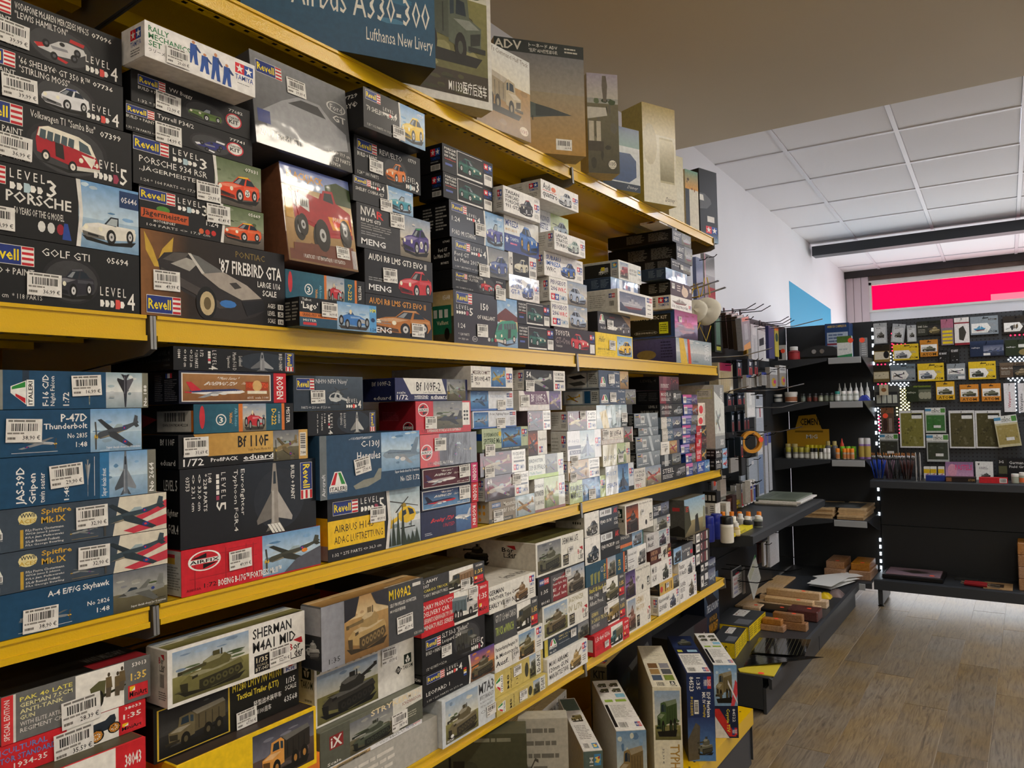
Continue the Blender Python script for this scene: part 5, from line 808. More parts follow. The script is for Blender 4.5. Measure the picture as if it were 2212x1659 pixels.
ST(2, [
 B(707, 1078, 907, lambda c: (pic(c, .62, 0, 1, 1, 'glare', 'heli', 'e8c020', hz=.6, busy=4, box=(.02, .12, .98, .8)), [c.p([(.62+k*.055, .1+.12*((k*7) % 4)), (.65+k*.055, .98), (.6+k*.055, .98)], sh('2a3a2a', .8+.1*(k % 3))) for k in range(4)], [c.p([(.8+k*.05, .72+.05*((k*5) % 3)), (.84+k*.05, 1), (.77+k*.05, 1)], '2c3a2c') for k in range(4)], c.p([(.6, 0), (.635, 0), (.65, .5), (.62, 1), (.585, 1), (.62, .5)], 'e0deda'), c.r(.0, .36, .58, .8, 'f2c61c'), L_revell(c, .05, .06, .3, .28), L_level(c, .33, .06, .58, .3, 5), c.t(.06, .44, .46, .56, 'AIRBUS H145', '3a2c10', 0), c.t(.06, .62, .56, .74, 'ADAC LUFTRETTUNG', '3a2c10', 0), c.t(.04, .88, .54, .94, '1:32 * 275 PARTS <> 36,3 cm', 'e0ded8', 0)), '17181c', 'black and yellow', 'yellow rescue helicopter', xs=690, side=lambda c: (c.r(0, 0, 1, .3, '17181c'), c.r(0, .3, 1, .76, 'e2b41a'), c.r(0, .76, 1, 1, '8a8078')), st=[(.42, .24, '49,99 €')], m='satin'),
 B(675, 942, 906, lambda c: (c.r(0, 0, .06, 1, '6c7478'), c.t(.015, .6, .045, .95, 'Aircraft', 'd8dce0', 1, rot=-1), pic(c, .58, 0, 1, .66, 'sky', 'liner', '7c90a4', box=(1.0, .08, .02, .98), hz=.5, belly='8a9cac'), c.t(.26, .05, .5, .09, 'LOCKHEED MARTIN', 'e0e4e8', 1, slant=.2), c.t(.38, .12, .56, .25, 'C-130J', 'f0f0ee', 1), c.t(.34, .3, .57, .43, 'Hercules', 'f0f0ee', 1), L_italeri(c, .08, .58, .24, .92), c.p([(.3, .84), (.4, .76), (.5, .74), (.55, .6), (.58, .6), (.57, .78), (.44, .88), (.32, .9)], '8c8e84'), c.t(.72, .67, .99, .73, 'Super decals sheet for 3 versions', 'e6eaee', 1), c.t(.78, .78, .9, .87, 'No 1255', 'f0f0ee', 1), c.t(.92, .78, .99, .87, '1:72', 'f0f0ee', 1)), '2c4c68', 'large blue', 'grey four-engined transport plane', st=[(.3, .42, '57,90 €', -9)], d=.32, p=.01),
 B(637, 889, 812, lambda c: (c.e(.4, .0, .9, 1, '26303a', 16), pic(c, .6, .06, .8, 1, None, 'jet', 'b8b8b4', up=True, box=(0, 0, 1, 1)), L_revell_v(c, .9, .1, .98, .95), c.t(.31, .1, .34, .75, 'L E V E L', 'eceae4', 0, rot=1), [c.r(.28, .15+k*.12, .3, .24+k*.12, 'eceae4' if k != 3 else 'c83a4a') for k in range(5)], c.t(.28, .8, .34, .98, '4', 'eceae4', 1, rot=1), c.t(.22, .1, .24, .5, '1:144', 'eceae4', 1, rot=1), c.t(.18, .1, .2, .8, '* 77 PARTS', 'eceae4', 1, rot=1), c.t(.12, .1, .14, .9, '<> 31,4 cm', 'eceae4', 1, rot=1), c.t(.45, .1, .48, .6, 'BOEING', 'd8d6d0', 0, rot=1), c.t(.5, .1, .53, .75, 'E-3A SENTRY', 'd8d6d0', 0, rot=1)), '17191d', 'black', 'pale jet under the helicopter box', d=.3),
 B(614, 809, 783, lambda c: (c.g(.3, 0, 1, 1, '4a5866', '26303a'), pic(c, .44, .28, .78, .92, None, 'heli', 'c0c4c4', box=(1, 0, 0, 1)), L_revell(c, .04, .08, .28, .4), c.t(.3, .08, .76, .26, "NH90 NFH 'Navy'", 'dcdee0', 0), L_level(c, .74, .66, .97, .94, 4), c.t(.1, .86, .5, .94, 'PARTS <> 23,0 cm  Ø 22,6 cm', 'd0d2d4', 0)), '2c3844', 'slate blue', 'grey navy helicopter', st=[(.22, .42, '24,99 €')], d=.3)])
ST(2, [
 B(909, 1107, 1031, lambda c: (c.g(.6, 0, .88, 1, '5a86b8', '3a5a8a'), c.t(.14, .3, .58, .5, 'Boeing 720', 'd8303a', 2, slant=.15), c.t(.36, .56, .58, .7, 'UNITED', 'b82c40', 1, slant=.1), pic(c, .58, .1, .88, .7, None, 'liner', 'c8ccd4', box=(1, 0, 0, 1)), c.r(.88, 0, 1, 1, 'c8202c'), c.t(.91, .12, .97, .88, 'RODEN', 'f4f2ee', 2, rot=1), c.lines(.06, .8, .2, .92, 2, 'b0b4c0')), '20284c', 'navy', 'pale airliner, red italic lettering', m='satin', d=.28),
 B(909, 1059.5, 1033, boeing('1a1c48', '6a9ac8', '2a2a4a', '1c1c34', "'Caesar's Chariot'", belly='c8303a'), '161830', 'navy', 'dark airliner with red nose', st=[(.64, .1)], d=.28),
 B(910, 1012, 1032, boeing('4a1a28', '5c2430', 'b8a8a8', '3a2a5a', "'Caesar's Chariot'", strip='c8306a'), '141420', 'maroon', 'silver airliner on dark red', st=[(.64, .05)], d=.28),
 B(907, 939, 1029, lambda c: (c.gh(0, 0, .32, 1, 'd8342e', 'c82c34'), c.gh(.32, 0, 1, 1, '4a4a54', '2a2a32'), pic(c, .46, .1, .9, .8, None, 'prop', '1c1c20', box=(1, 0, 0, 1)), [c.r(.3+k*.03, .05, .305+k*.03, .95, '5a5a64') for k in range(20)], L_airfix(c, .01, .3, .2, .78), c.t(.12, .86, .2, .95, '1:72', '2a1010', 1), c.t(.21, .84, .55, .95, 'HEINKEL He111 H-6', 'e8e6e2', 1)), '34343c', 'red and grey', 'black twin-engined bomber', st=[(.23, .12)], m='wrap', d=.28),
 B(894, 866, 1016, lambda c: (pic(c, .3, 0, .84, .86, 'storm', 'jet', '33353c', busy=6, box=(.1, .3, 1, .95)), c.r(.84, .05, .98, .78, 'e8e6e0'), [c.e(.86+.05*(k % 2), .3+.12*(k//2), .9+.05*(k % 2), .38+.12*(k//2), '222', 10) for k in range(6)], L_airfix(c, .04, .06, .22, .46), c.t(.1, .87, .18, .95, '1:72', '2a1010', 1), c.t(.19, .86, .8, .95, 'SUPERMARINE SPITFIRE & F-35 B LIGHTNING II', 'f0eee8', 1)), 'c82230', 'red', 'dark stealth jet beside a second aircraft', st=[(.15, .46)], m='satin', xs=815, side=lambda c: (c.r(0, 0, 1, 1, '98202a'), L_airfix(c, .66, .62, .94, .98), c.lines(.1, .3, .55, .6, 6, 'c05058')), sw=.2),
 B(853, 815, 1009, edu('Bf 109F-2', '1/72', 'e6e4de', '232850', 'storm', 'prop', '8a9080'), '242a58', 'navy and white', 'grey-green fighter', xs=783, side=S_txt([('Bf 109F-2', .3, .12, .88, .32), ('eduard', .35, .78, .88, .95)], bg='20264c'), sw=.16)])
ST(2, [
 B(1056, 1083, 1155, lambda c: (pic(c, .56, 0, 1, 1, 'glare', 'prop', 'b89058', busy=4), c.r(.06, .12, .24, .34, '4a6a9a'), c.t(.07, .16, .23, .3, 'HOBBY', 'e8e8ec', 2), c.t(.3, .12, .64, .34, 'Messerschmitt', 'eae6dc', 2), c.t(.3, .42, .6, .62, 'Bf 109E-4', 'eae6dc', 2), c.r(.0, .82, .5, 1, '3a3a38'), c.t(.06, .85, .46, .96, 'Messerschmitt', 'd8d4ca', 1)), '8f8474', 'grey-brown', 'yellow-brown fighter in glare', st=[(.08, .44)], xs=1031, m='wrap', side=lambda c: (c.r(0, 0, 1, 1, 'c0b8a6'), [c.e(.4+.25*(k % 2), .15+.3*(k//2), .55+.25*(k % 2), .35+.3*(k//2), 'd8962e', 8) for k in range(5)])),
 B(1047, 1030, 1142, tam_wb('49', 'F-51D MUSTANG', 'maroon', 'prop', 'c0b8ac', .66), '5a2a30', 'maroon and white', 'silver fighter with twin tails', st=[(.6, .05)], xs=1033, m='wrap', side=S_tam),
 B(1037, 979, 1135, tam_wb('', 'FOCKE-WULF', 'maroon', 'prop', 'b8a888', .68), '5a3a38', 'brown and white', 'banking fighter in the glare', st=[(.08, .58)], m='wrap', d=.2),
 B(1041, 926, 1140, lambda c: (pic(c, .4, 0, .84, .86, 'blue', 'prop', '7a6a4a', busy=4), c.t(.04, .18, .34, .36, 'SUPERMARINE', '3a5030', 2), c.t(.03, .42, .4, .66, 'SPITFIRE Mk.I', '2a4024', 2), c.e(.34, .14, .4, .36, 'e0c02e', 12), L_tamiya(c, .86, .12, .98, .46), c.r(0, .86, 1, 1, '5a6058'), c.lines(.4, .9, .9, .96, 1, 'd8dcd0')), 'b9c6a4', 'pale green', 'brown fighter in a blue sky', st=[(.05, .66)], xs=1029, side=lambda c: (c.r(0, 0, 1, 1, '98a884'), c.r(.5, .2, 1, .5, '1d4a9c')), d=.2),
 B(1021, 888, 1115, lambda c: (pic(c, .02, .06, .34, .92, 'blue', 'jet', '9aa4b4', busy=3), c.t(.38, .12, .82, .3, 'F-16C Fighting Falcon', '2a2a34', 1), L_hobbyboss(c, .84, .1, .98, .28), c.lines(.85, .4, .97, .9, 5, '888'), c.g(0, .92, 1, 1, '5a80c0', '3a60a8')), 'dfe3ea', 'white and blue', 'grey jet, small picture on the left', st=[(.52, .42)], d=.22),
 B(1011, 843.5, 1108, lambda c: (pic(c, 0, 0, .4, .9, 'blue', 'jet', '5a7494', busy=3), c.t(.44, .2, .76, .34, 'F-15E STRIKE EAGLE', '8a98b0', 1), L_hobbyboss(c, .84, .12, .98, .32), c.lines(.85, .45, .97, .85, 4, '999'), c.g(0, .9, 1, 1, '6a8cc8', '4a6cb0')), 'e2e6ec', 'white and blue', 'blue-grey jet over water', st=[(.6, .45)], d=.22),
 B(994, 788, 1107, lambda c: (pic(c, .46, 0, .82, .84, 'blue', 'prop', 'c0a850', busy=4), c.t(.04, .18, .44, .34, 'MESSERSCHMITT', '4a2820', 2), c.t(.08, .42, .44, .62, 'Bf109E-4/7', '2a1c18', 2), c.t(.1, .66, .2, .78, 'TROP', '2a1c18', 1), L_tamiya(c, .84, .26, .98, .66), c.r(.0, .88, .98, 1, '4a4636'), c.r(.0, .3, .05, .85, 'e8e6e0'), c.bars(.005, .32, .045, .7, n=8, vert=False)), 'ece9e2', 'white', 'yellow-nosed fighter on a blue panel', d=.24, p=.01)])
ST(2, [
 B(1143, 1037, 1220, lambda c: (pic(c, .3, 0, .78, 1, 'green', 'prop', 'c0a068', busy=4), c.t(.0, .16, .3, .3, 'DOUGLAS A-1J', '222', 2), c.t(.0, .36, .28, .52, 'SKYRAIDER', '222', 2), c.t(.02, .66, .28, .78, 'U.S. AIR FORCE', '222', 1), L_tamiya(c, .8, .24, .98, .6), c.r(0, .92, 1, 1, '9a6a6a')), 'e2e3da', 'white', 'tan attack plane on pale green', m='wrap', d=.24),
 B(1136, 986, 1217, lambda c: (pic(c, .46, 0, .82, .84, 'storm', 'prop', '6a7480', busy=3), c.t(.02, .14, .4, .3, 'BREWSTER', '333', 2), c.t(.02, .4, .46, .62, '339 BUFFALO', '222', 2), c.t(.04, .68, .36, .8, "'Pacific Theater'", '2a8a8a', 1), c.r(0, .84, .84, 1, 'a8c828'), L_tamiya(c, .85, .3, .98, .7)), 'dfe2d8', 'white', 'grey fighter, lime green strip', m='wrap', d=.24),
 B(1141, 931, 1181, lambda c: (pic(c, 0, 0, .5, 1, 'sunset', 'prop', '3a3038', busy=3), c.r(.5, 0, 1, 1, 'eceae4'), c.t(.54, .3, .97, .42, 'Thunderbolt', '222', 1), L_tamiya(c, .56, .66, .76, .9, False)), 'eceae4', 'white', 'sunset picture', m='satin', d=.24),
 B(1116, 888, 1189, tam_wb('2', 'F4U-1D CORSAIR', 'maroon', 'prop', '3a4a5c', .66), '4a3a40', 'dark and white', 'dark blue fighter on maroon', m='wrap', d=.24),
 B(1121, 843.5, 1213, edu('Bf 109F-2', '1/72', '5a1c48', '3a1030', 'purple', 'prop', 'c0b0a0', tcol='f0e8ec'), 'e2dcd8', 'purple', 'pale fighter in pink glare', st=[(.02, .2)], xs=1110, m='satin', side=S_plain('c8c4bc')),
 B(1132, 797, 1220, tam_wb('54', 'F-51D MUSTANG', 'dark', 'prop', 'c0c0b8', .7), '3a3634', 'black and white', 'silver fighter with yellow spinner', st=[(.02, .5)], xs=1108, side=S_tam)])
ST(2, [
 B(1230, 1040, 1308, lambda c: (pic(c, .34, 0, .84, 1, 'blue', 'prop', '7a9ac0', busy=4), c.t(.03, .22, .4, .46, 'FAIREY', '222', 2), c.t(.03, .5, .44, .76, 'MARTLET Mk', '222', 2), L_tamiya(c, .86, .2, .98, .6)), 'bccc88', 'lime green', 'blue fighter on green', st=[(.5, .5)], xs=1220, m='wrap', side=S_tam),
 B(1227, 996.5, 1295, tam_wb('50', 'SPITFIRE', 'tan', 'prop', '6a5a60', .64), '9a7a50', 'tan and white', 'dark fighter on sandy ground', st=[(.04, .6)], xs=1217, m='wrap', side=S_tam),
 B(1225, 931.5, 1298, lambda c: (pic(c, .36, 0, .8, 1, 'glare', 'jet', '8090b0', up=True, busy=5), c.t(.04, .3, .32, .42, 'F-16CJ', '9a9ab0', 2), c.r(.02, .5, .38, .62, '3a3a5a'), c.r(.06, .66, .38, .8, '3a3a5a'), c.t(.1, .68, .34, .78, 'BLOCK 50', 'eceaf0', 1), L_tamiya(c, .82, .3, .98, .62)), 'e2e2e4', 'white', 'pale blue jet pointing up', st=[(.08, .84)], m='wrap', xs=1190, side=S_tam),
 B(1226, 888, 1288, tam_wb('41', 'P-47D', 'maroon', 'prop', 'd8c898', .66), '6a4a48', 'brown and white', 'cream fighter on dark red', st=[(.4, .02)], m='wrap', xs=1190, side=S_tam)])
_ti = lambda t, v, bg: lambda c: (pic(c, .7, 0, 1, 1, bg, v, '7a7c80', busy=3), L_italeri(c, .04, .36, .22, .92), c.t(.5, .08, .67, .2, t, 'f0f0ee', 1), c.t(.56, .58, .67, .7, 'No 2', 'f0f0ee', 1), c.t(.58, .8, .67, .9, '1:48', 'f0f0ee', 1), pic(c, .36, .66, .52, .9, None, 'prop', 'd0b060' if v == 'prop' else 'b0b8c0', box=(0, 0, 1, 1)))
ST(2, [
 B(1308, 1008, 1369, lambda c: (pic(c, .4, 0, .8, 1, 'blue', 'jet', '3a4458', up=True, busy=3), c.r(.0, 0, .42, 1, 'e4e8ec'), c.t(.04, .2, .36, .34, 'F-117', '7aa0d0', 1), c.t(.04, .6, .38, .74, 'STEALTH', '2a5aa8', 2), L_tamiya(c, .83, .2, .98, .5), c.r(.8, .84, 1, 1, '222')), 'dfe3e8', 'white and blue', 'dark jet on blue, beside green box', m='wrap', d=.24),
 B(1302, 961, 1361, lambda c: (pic(c, .5, 0, .84, 1, 'green', 'prop', '6a7a70', busy=3), c.t(.04, .5, .44, .74, 'Bf 109 G', '2a2a20', 2), L_tamiya(c, .86, .3, .98, .6)), 'd8d2b8', 'cream', 'green-grey fighter', st=[(.52, .5)], m='wrap', d=.24),
 B(1299, 926, 1367, edu('Bf 109F-4', '1/72', 'f0eae0', '3a1a28', 'storm', 'prop', 'c04050'), 'dcd2cc', 'white and maroon', 'red-nosed fighter', st=[(.02, .06)], d=.24),
 B(1283, 875, 1354, lambda c: (pic(c, 0, 0, 1, 1, 'glare', None, busy=8), c.p([(.1, .3), (.3, .2), (.4, 1), (.2, 1)], 'd8c48a'), c.r(.78, .6, 1, 1, '3a4440'), L_eduard(c, .82, .84, .97, .94), c.p([(.45, .0), (.6, 0), (.62, .8), (.5, .9)], 'd8eaf0')), '8aa0a0', 'silvery', 'reflections over blue-green art', st=[(.8, .36)], xs=1217, m='wrap', sw=.3, side=S_txt([('1/48 F109X2', .55, .3, .92, .8)], col='4a4844', bg='b8b4aa')),  # light wash and pale bar paint the wrap's reflections onto the front
 B(1295, 839.6, 1373, _ti('T-6G Texan', 'prop', 'storm'), '4a5a70', 'slate blue', 'yellow trainer plane in margin', st=[(.26, .2)], xs=1215, sw=.3, side=lambda c: (c.r(0, 0, 1, 1, '8a9298'), c.r(.05, .1, .55, .92, 'd0d2d0'), pic(c, .08, .15, .52, .88, None, 'prop', 'd8a82e'), c.r(.6, .1, .76, .9, '1d4a6c'), c.r(.78, .1, .98, .92, 'b8bcb8'), c.lines(.8, .2, .96, .8, 5, '333'))),
 B(1293, 795, 1357, _ti('F-6 Mustang', 'jet', 'tan'), '3f5068', 'slate blue', 'grey jet over sand', st=[(.3, .2)], xs=1218, sw=.3, side=lambda c: (c.r(0, 0, 1, 1, '8a9298'), c.r(.1, .1, .66, .92, 'c8cac6'), c.p([(.12, .3), (.5, .2), (.64, .4), (.3, .46)], '2a2c2e'), c.p([(.12, .66), (.5, .56), (.64, .76), (.3, .84)], '5a5c5a'), c.r(.7, .1, .98, .92, 'b8bcb8'), c.lines(.73, .2, .95, .8, 6, '444')))])
_sil = lambda t: lambda c: (c.g(0, 0, 1, 1, '9aa4ac', '6c767e'), L_revell(c, .04, .1, .24, .34), c.r(.26, .2, .42, .7, 'dcdedc'), c.bars(.28, .3, .4, .5, n=8), c.p([(.5, .0), (.6, .0), (.72, 1), (.62, 1)], 'c8d0d6'), c.t(.76, .3, .96, .46, t, 'e8eaec', 1), c.lines(.06, .78, .6, .9, 1, 'd8dadc'))
ST(2, [
 B(1369, 1013, 1428, lambda c: (pic(c, .4, 0, 1, 1, 'city', 'prop', 'c86a5a', busy=4), c.r(0, 0, .4, 1, 'e6e2da'), c.t(.04, .12, .36, .24, 'SCALE', '555', 1), c.t(.1, .3, .36, .44, 'P-51D', '222', 2), c.lines(.04, .5, .34, .66, 2, '666'), c.t(.04, .78, .24, .94, 'TEC', 'c8302a', 2)), 'e6e2da', 'cream', 'red and grey fighter, lowest in stack', m='wrap', d=.22),
 B(1375, 979, 1426, _sil('JET'), '7a848c', 'silvery dark', 'shiny wrap, lowest silver box', m='wrap', d=.22, side=S_lines(), xs=1358),
 B(1373, 944, 1427, _sil('AIR'), '8a949c', 'silvery', 'shiny wrap, second silver box', m='wrap', d=.22, side=S_lines(), xs=1358),
 B(1379, 924, 1422, _sil('FLY'), '4a5258', 'thin dark silver', 'shiny wrap, thin box between thicker ones', m='wrap', d=.22, side=S_lines(), xs=1360),
 B(1370, 893, 1421, _sil('KIT'), '98a2aa', 'pale silver', 'shiny wrap, topmost silver box', m='wrap', d=.22, side=S_lines(), xs=1355)])
def _sp(cols, t='', veh=None, vc='888', bg='dark'): return small(cols, t, 'ece8e2', veh, vc, bg, .55)
ST(2, [
 B(1427, 1009.5, 1482, _sp(('1a1a1e', '2a2a30', '1a1a1e'), 'STEEL', 'truck', 'a8a8ac'), '16161a', 'black', 'silver truck, lowest in stack', m='wrap', d=.3),
 B(1425, 984, 1471, _sp(('2a3034', 'b8bcbe', '2a3034'), '', 'car', '9aa0a4', 'storm'), '22262a', 'black', 'grey car with pale stripe', m='wrap', d=.3),
 B(1424, 955, 1468, lambda c: (pic(c, .44, 0, .86, 1, 'tan', 'prop', 'b04a4a', busy=3), c.r(.86, 0, 1, 1, '4a4a60'), c.lines(.06, .2, .4, .5, 2, '999')), 'e8e4dc', 'white', 'red biplane on tan', st=[(.2, .45)], ssz=.022, d=.3),
 B(1430, 927, 1474, _sp(('b8b4aa', '4a6074'), 'BALLOON', 'heli', 'd8d4c8', 'sea'), '5a6a78', 'grey-blue', 'steampunk airship, lower twin', d=.3),
 B(1428, 901, 1471, _sp(('c8c4ba', '54687c'), 'GLIDER', 'heli', 'd8d4c8', 'sea'), '6a7a88', 'grey-blue', 'steampunk airship, upper twin', d=.3),
 B(1426, 872, 1475, _sp(('2a2426', '5a2a2a', '2a2426'), 'JAGUAR', 'car', 'a0a4a8'), '181618', 'black', 'silver vintage car with crest', m='wrap', d=.3, xs=1366, sw=.3, side=S_txt([('LEVEL 5', .6, .1, .9, .3), ('JAGUAR S.S. 100', .3, .5, .94, .78)], col='a8a6a0')),
 B(1425, 843, 1472, _sp(('8a2030', '2c2426'), 'MODEL A', 'truck', '9a9a9a'), '2a2022', 'black and red', 'grey old-timer', st=[(.6, .2)], ssz=.02, m='wrap', d=.3, xs=1360, sw=.3, side=S_lines('0e0e10', '3a3a3a', 5)),
 B(1424, 812, 1466, _sp(('6a2a3a', '8a4a58', '6a2a3a'), '', 'figs', '4a2a34', 'maroon'), '5a2430', 'maroon', 'dark figure, topmost in stack', m='wrap', d=.3, xs=1357, sw=.3, side=S_txt([('LEVEL 4', .4, .2, .9, .4)], col='4a4846'))])
_bs = [(1475, 852, 1506), (1477, 874, 1508), (1473, 898, 1507), (1473, 919, 1504), (1471, 941, 1502), (1470, 961, 1502), (1471, 982, 1503), (1481, 1002, 1506)][::-1]
_bn = ('ninepin fighter', 'red jet trail', 'green biplane', 'pink sunrise', 'grey bomber', 'white fighter', 'dark fighter', 'purple sky')
ST(2, [B(a, y, r, lambda c, i=i: (c.r(0, 0, .6, .3, ('d070a8', 'c85090', 'b090d0')[i % 3]), pic(c, .6, 0, 1, 1, ('sea', 'storm', 'sunset', 'purple')[i % 4], 'prop', '9a9aa8', busy=2), c.t(.28, .4, .6, .58, 'THE MODEL', 'e8e8f4', 1), c.lines(.28, .66, .56, .9, 2, 'c8c8e0'), c.r(.03, .2, .24, .85, 'e8e6e2'), c.bars(.05, .3, .22, .6, n=7)), '24408a', 'small blue', _bn[i]+' picture', d=.2, m='satin') for i, (a, y, r) in enumerate(_bs)])
ST(2, [
 B(1506, 997, 1533, small(('2a4a9a',), 'JET SET', 'f0f0f0', 'jet', 'e0e4e8', 'blue', .6), '2a4a9a', 'small blue', 'white jet, lowest in its column', st=[(.1, .3)], ssz=.02, d=.18),
 B(1504, 969, 1526, small(('c8202c',), 'PLANE', 'f0f0f0', 'prop', 'e0b04a', 'dark', .5), 'c8202c', 'small red', 'yellow plane on black, lowest red', d=.18),
 B(1504, 945, 1526, small(('c8202c',), '', 'f0f0f0', 'truck', '6a4a3a', 'maroon', .5), 'c8202c', 'small red', 'brown vehicle, middle red', st=[(.2, .2)], ssz=.018, d=.18),
 B(1504, 920, 1526, small(('b81c28',), '', 'f0f0f0', 'prop', 'e0b04a', 'night', .5), 'b81c28', 'small red', 'yellow plane, topmost red', st=[(.3, .3)], ssz=.018, d=.18),
 B(1507, 897, 1523, lambda c: (c.e(.1, .2, .7, .9, 'd8343a', 10), c.r(.75, .1, .92, .9, 'b8b4ac')), 'e8dccc', 'small cream', 'red shape, lower of two', d=.18),
 B(1507, 870, 1523, lambda c: (c.e(.1, .2, .7, .9, 'd8343a', 10), c.r(.75, .1, .92, .9, 'b8b4ac')), 'e8dccc', 'small cream', 'red shape, upper of two', d=.18)])
_m1 = lambda c: (c.t(.06, .15, .5, .4, 'M-1', 'f0f0f0', 2), c.lines(.06, .5, .5, .9, 3, 'c8c8c8'), pic(c, .58, 0, 1, 1, 'sky', 'jet', 'c83a3a', busy=2))
ST(2, [
 B(1546, 992, 1571, _m1, '1a1a1e', 'small black', 'red dragon shape, lower twin', xs=1531, side=S_lines('101012', '888', 2), p=.01),
 B(1546, 971.5, 1571, _m1, '1a1a1e', 'small black', 'red dragon shape, upper twin', xs=1531, side=S_lines('101012', '888', 2), p=.01),
 B(1542, 830.5, 1563, lambda c: (c.r(0, 0, 1, .3, '8a8c8c'), c.p([(0, .1), (1, .3), (1, .76), (0, .76)], 'd6dad6'), pic(c, .1, .35, .6, .75, None, 'prop', '8a9490', box=(0, 0, 1, 1)), c.r(0, .8, 1, 1, '8a8e90'), c.t(.6, .05, .85, .3, 'HASEGAWA', 'eceeee', 1, rot=1), c.t(.5, .86, .85, .95, 'XX', 'f0f0f0', 2)), 'b8bab6', 'tall light grey', 'spine turned to the front', xs=1466, sw=.42, side=lambda c: (c.r(0, 0, 1, 1, 'bfbab0'), c.r(.5, .05, .95, .2, 'c8c88a'), c.r(.52, .06, .93, .185, 'ccc8be'), c.lines(.55, .08, .9, .16, 3, '8a8a80')))])
# ================================================================== lower shelf
def T_art(bg, veh=None, col='555', n=6): return dict(top=lambda c: pic(c, 0, 0, 1, 1, bg, veh, col, busy=n), tbg='222')
_fill = lambda h, bg, col, subj: B(-60, 0, 312, lambda c: c.lines(.1, .2, .6, .8, 3, 'd8d4ca'), bg, col, subj, hgt=h, d=.3)
ST(3, [
 dict(_fill(.05, 'c82c30', 'red', 'pale text lines, bottom of stack'), xr=314), dict(_fill(.045, '5a5c5e', 'grey', 'pale text lines'), xr=314),
 B(-60, 1590, 314, mini(('GERMAN RAILROAD', 'TRUCK'), None, 'truck', '3a3a24', '38043', cut=(.4, .8), red='d0262e', cargo='d8a84a'), 'd0262e', 'red', 'dark lorry on white, front edge only', at=310, p=.03, d=.3, **T_art('storm', None)),
 B(-60, 1508, 314, mini(('AGRICULTURAL', 'TRACTOR STANDARD N', 'MOD. 1934-35'), None, 'tractor', '26303a', '38033', cut=(.5, .82), red='d0262e', tcols=('5a86c8', '5a86c8', 'f0ece6')), 'd0262e', 'red', 'old tractor with yellow spoked wheels', at=310, st=[(.42, .2, '35,59 €')], ssz=.05, d=.3),
 B(2, 1507, 325, mini(('PAK 40 LATE', 'GERMAN 7.5CM', 'ANTI-TANK', 'GUN', 'WITH ELITE ARTILLERIE', 'REGIMENT CREW'), None, 'gun', '5c5c3a', '53013', tcols=('f2e86a', 'e6e2a8', 'e6e2a8', 'e6e2a8', 'd8d6d0', 'd8d6d0'), cut=(.46, .8), strip='SPECIAL EDITION'), '6c6d6c', 'grey', 'gun crew around an anti-tank gun', st=[(.36, .5, '28,39 €')], ssz=.05, d=.3, top=lambda c: (scene_bg(c, 'dark', .5, 8), c.r(.6, .9, 1, 1, '8a2028'), c.t(.65, .8, .95, .88, 'WWII MILITARY', '8a8a86', 1)), tbg='151512')])
ST(3, [
 B(345, 0, 688, lambda c: c.lines(.1, .2, .6, .8, 3, 'd8d4ca'), '6a6c64', 'grey', 'pale text lines, bottom of stack', hgt=.06, d=.3),
 B(380, 1623, 690, lambda c: (c.g(0, 0, 1, 1, 'e8842a', 'd86a3a'), c.e(.5, .3, .9, .9, 'c83a5a', 14)), 'e07a2a', 'orange', 'pinkish glow, below yellow box', at=688, d=.3),
 B(380, 1526, 682, lambda c: (pic(c, .5, .06, .98, .92, 'rock', 'truck', 'd89848', hz=.5, busy=8, box=(.1, .1, .95, .98), cargo='2a2620'), c.t(.02, .4, .14, .7, 'Kfz', '2a2010', 2)), 'f0c81a', 'yellow', 'camouflaged wheel loader', at=676, p=.03, st=[(.3, .5, '29,99 €')], ssz=.038, d=.3, **T_art('rock')),
 B(331, 1532, 646, lambda c: (c.r(.02, .05, .48, .97, 'd8b83a'), pic(c, .03, .07, .47, .95, 'dark', 'truck', '6a6044', box=(.08, .1, .98, .96)), c.t(.5, .08, .86, .24, 'M1280 LMTV /W M1101', 'e8d03a', 2), c.t(.53, .3, .84, .46, 'Tactical Trailer (LTT)', 'e8d03a', 2), c.t(.65, .56, .86, .68, '轻型战术装甲车', 'e8e6e0', 1), c.t(.66, .74, .78, .86, 'M1101挂车', 'e8e6e0', 1), c.r(.88, .02, .985, .22, 'e8e8f0'), c.e(.91, .02, .96, .12, 'd0303a', 10), c.t(.9, .12, .97, .2, 'Kit', '2a4a9a', 2), c.t(.9, .34, .97, .46, '1/35', 'eceae4', 1), c.t(.89, .5, .98, .6, 'SCALE', 'eceae4', 1), c.t(.88, .72, .985, .84, '63568', 'eceae4', 1)), '15140f', 'black', 'sand-coloured armoured truck in yellow frame', st=[(.52, .66, '67,90 €')], ssz=.038, d=.3),
 B(361, 1405, 659, border(('SHERMAN', 'M4A1 MID'), 'field', 'tank', '6e6a3c', 'BT-047', cut=.55, hz=.5, busy=9), 'eceae4', 'white', 'olive tank beside a tree', st=[(.7, .54, '52,79 €')], xs=316, p=.02, side=lambda c: (c.r(0, 0, 1, 1, 'd8d2c6'), L_border(c, .62, .06, .9, .38), c.bars(.66, .42, .88, .66, n=12), c.lines(.6, .74, .95, .9, 4, '6a6862')), sw=.14, top=lambda c: (scene_bg(c, 'field', .5, 9), c.r(.78, .92, .98, .99, '17171a')), tbg='3a3a28')])
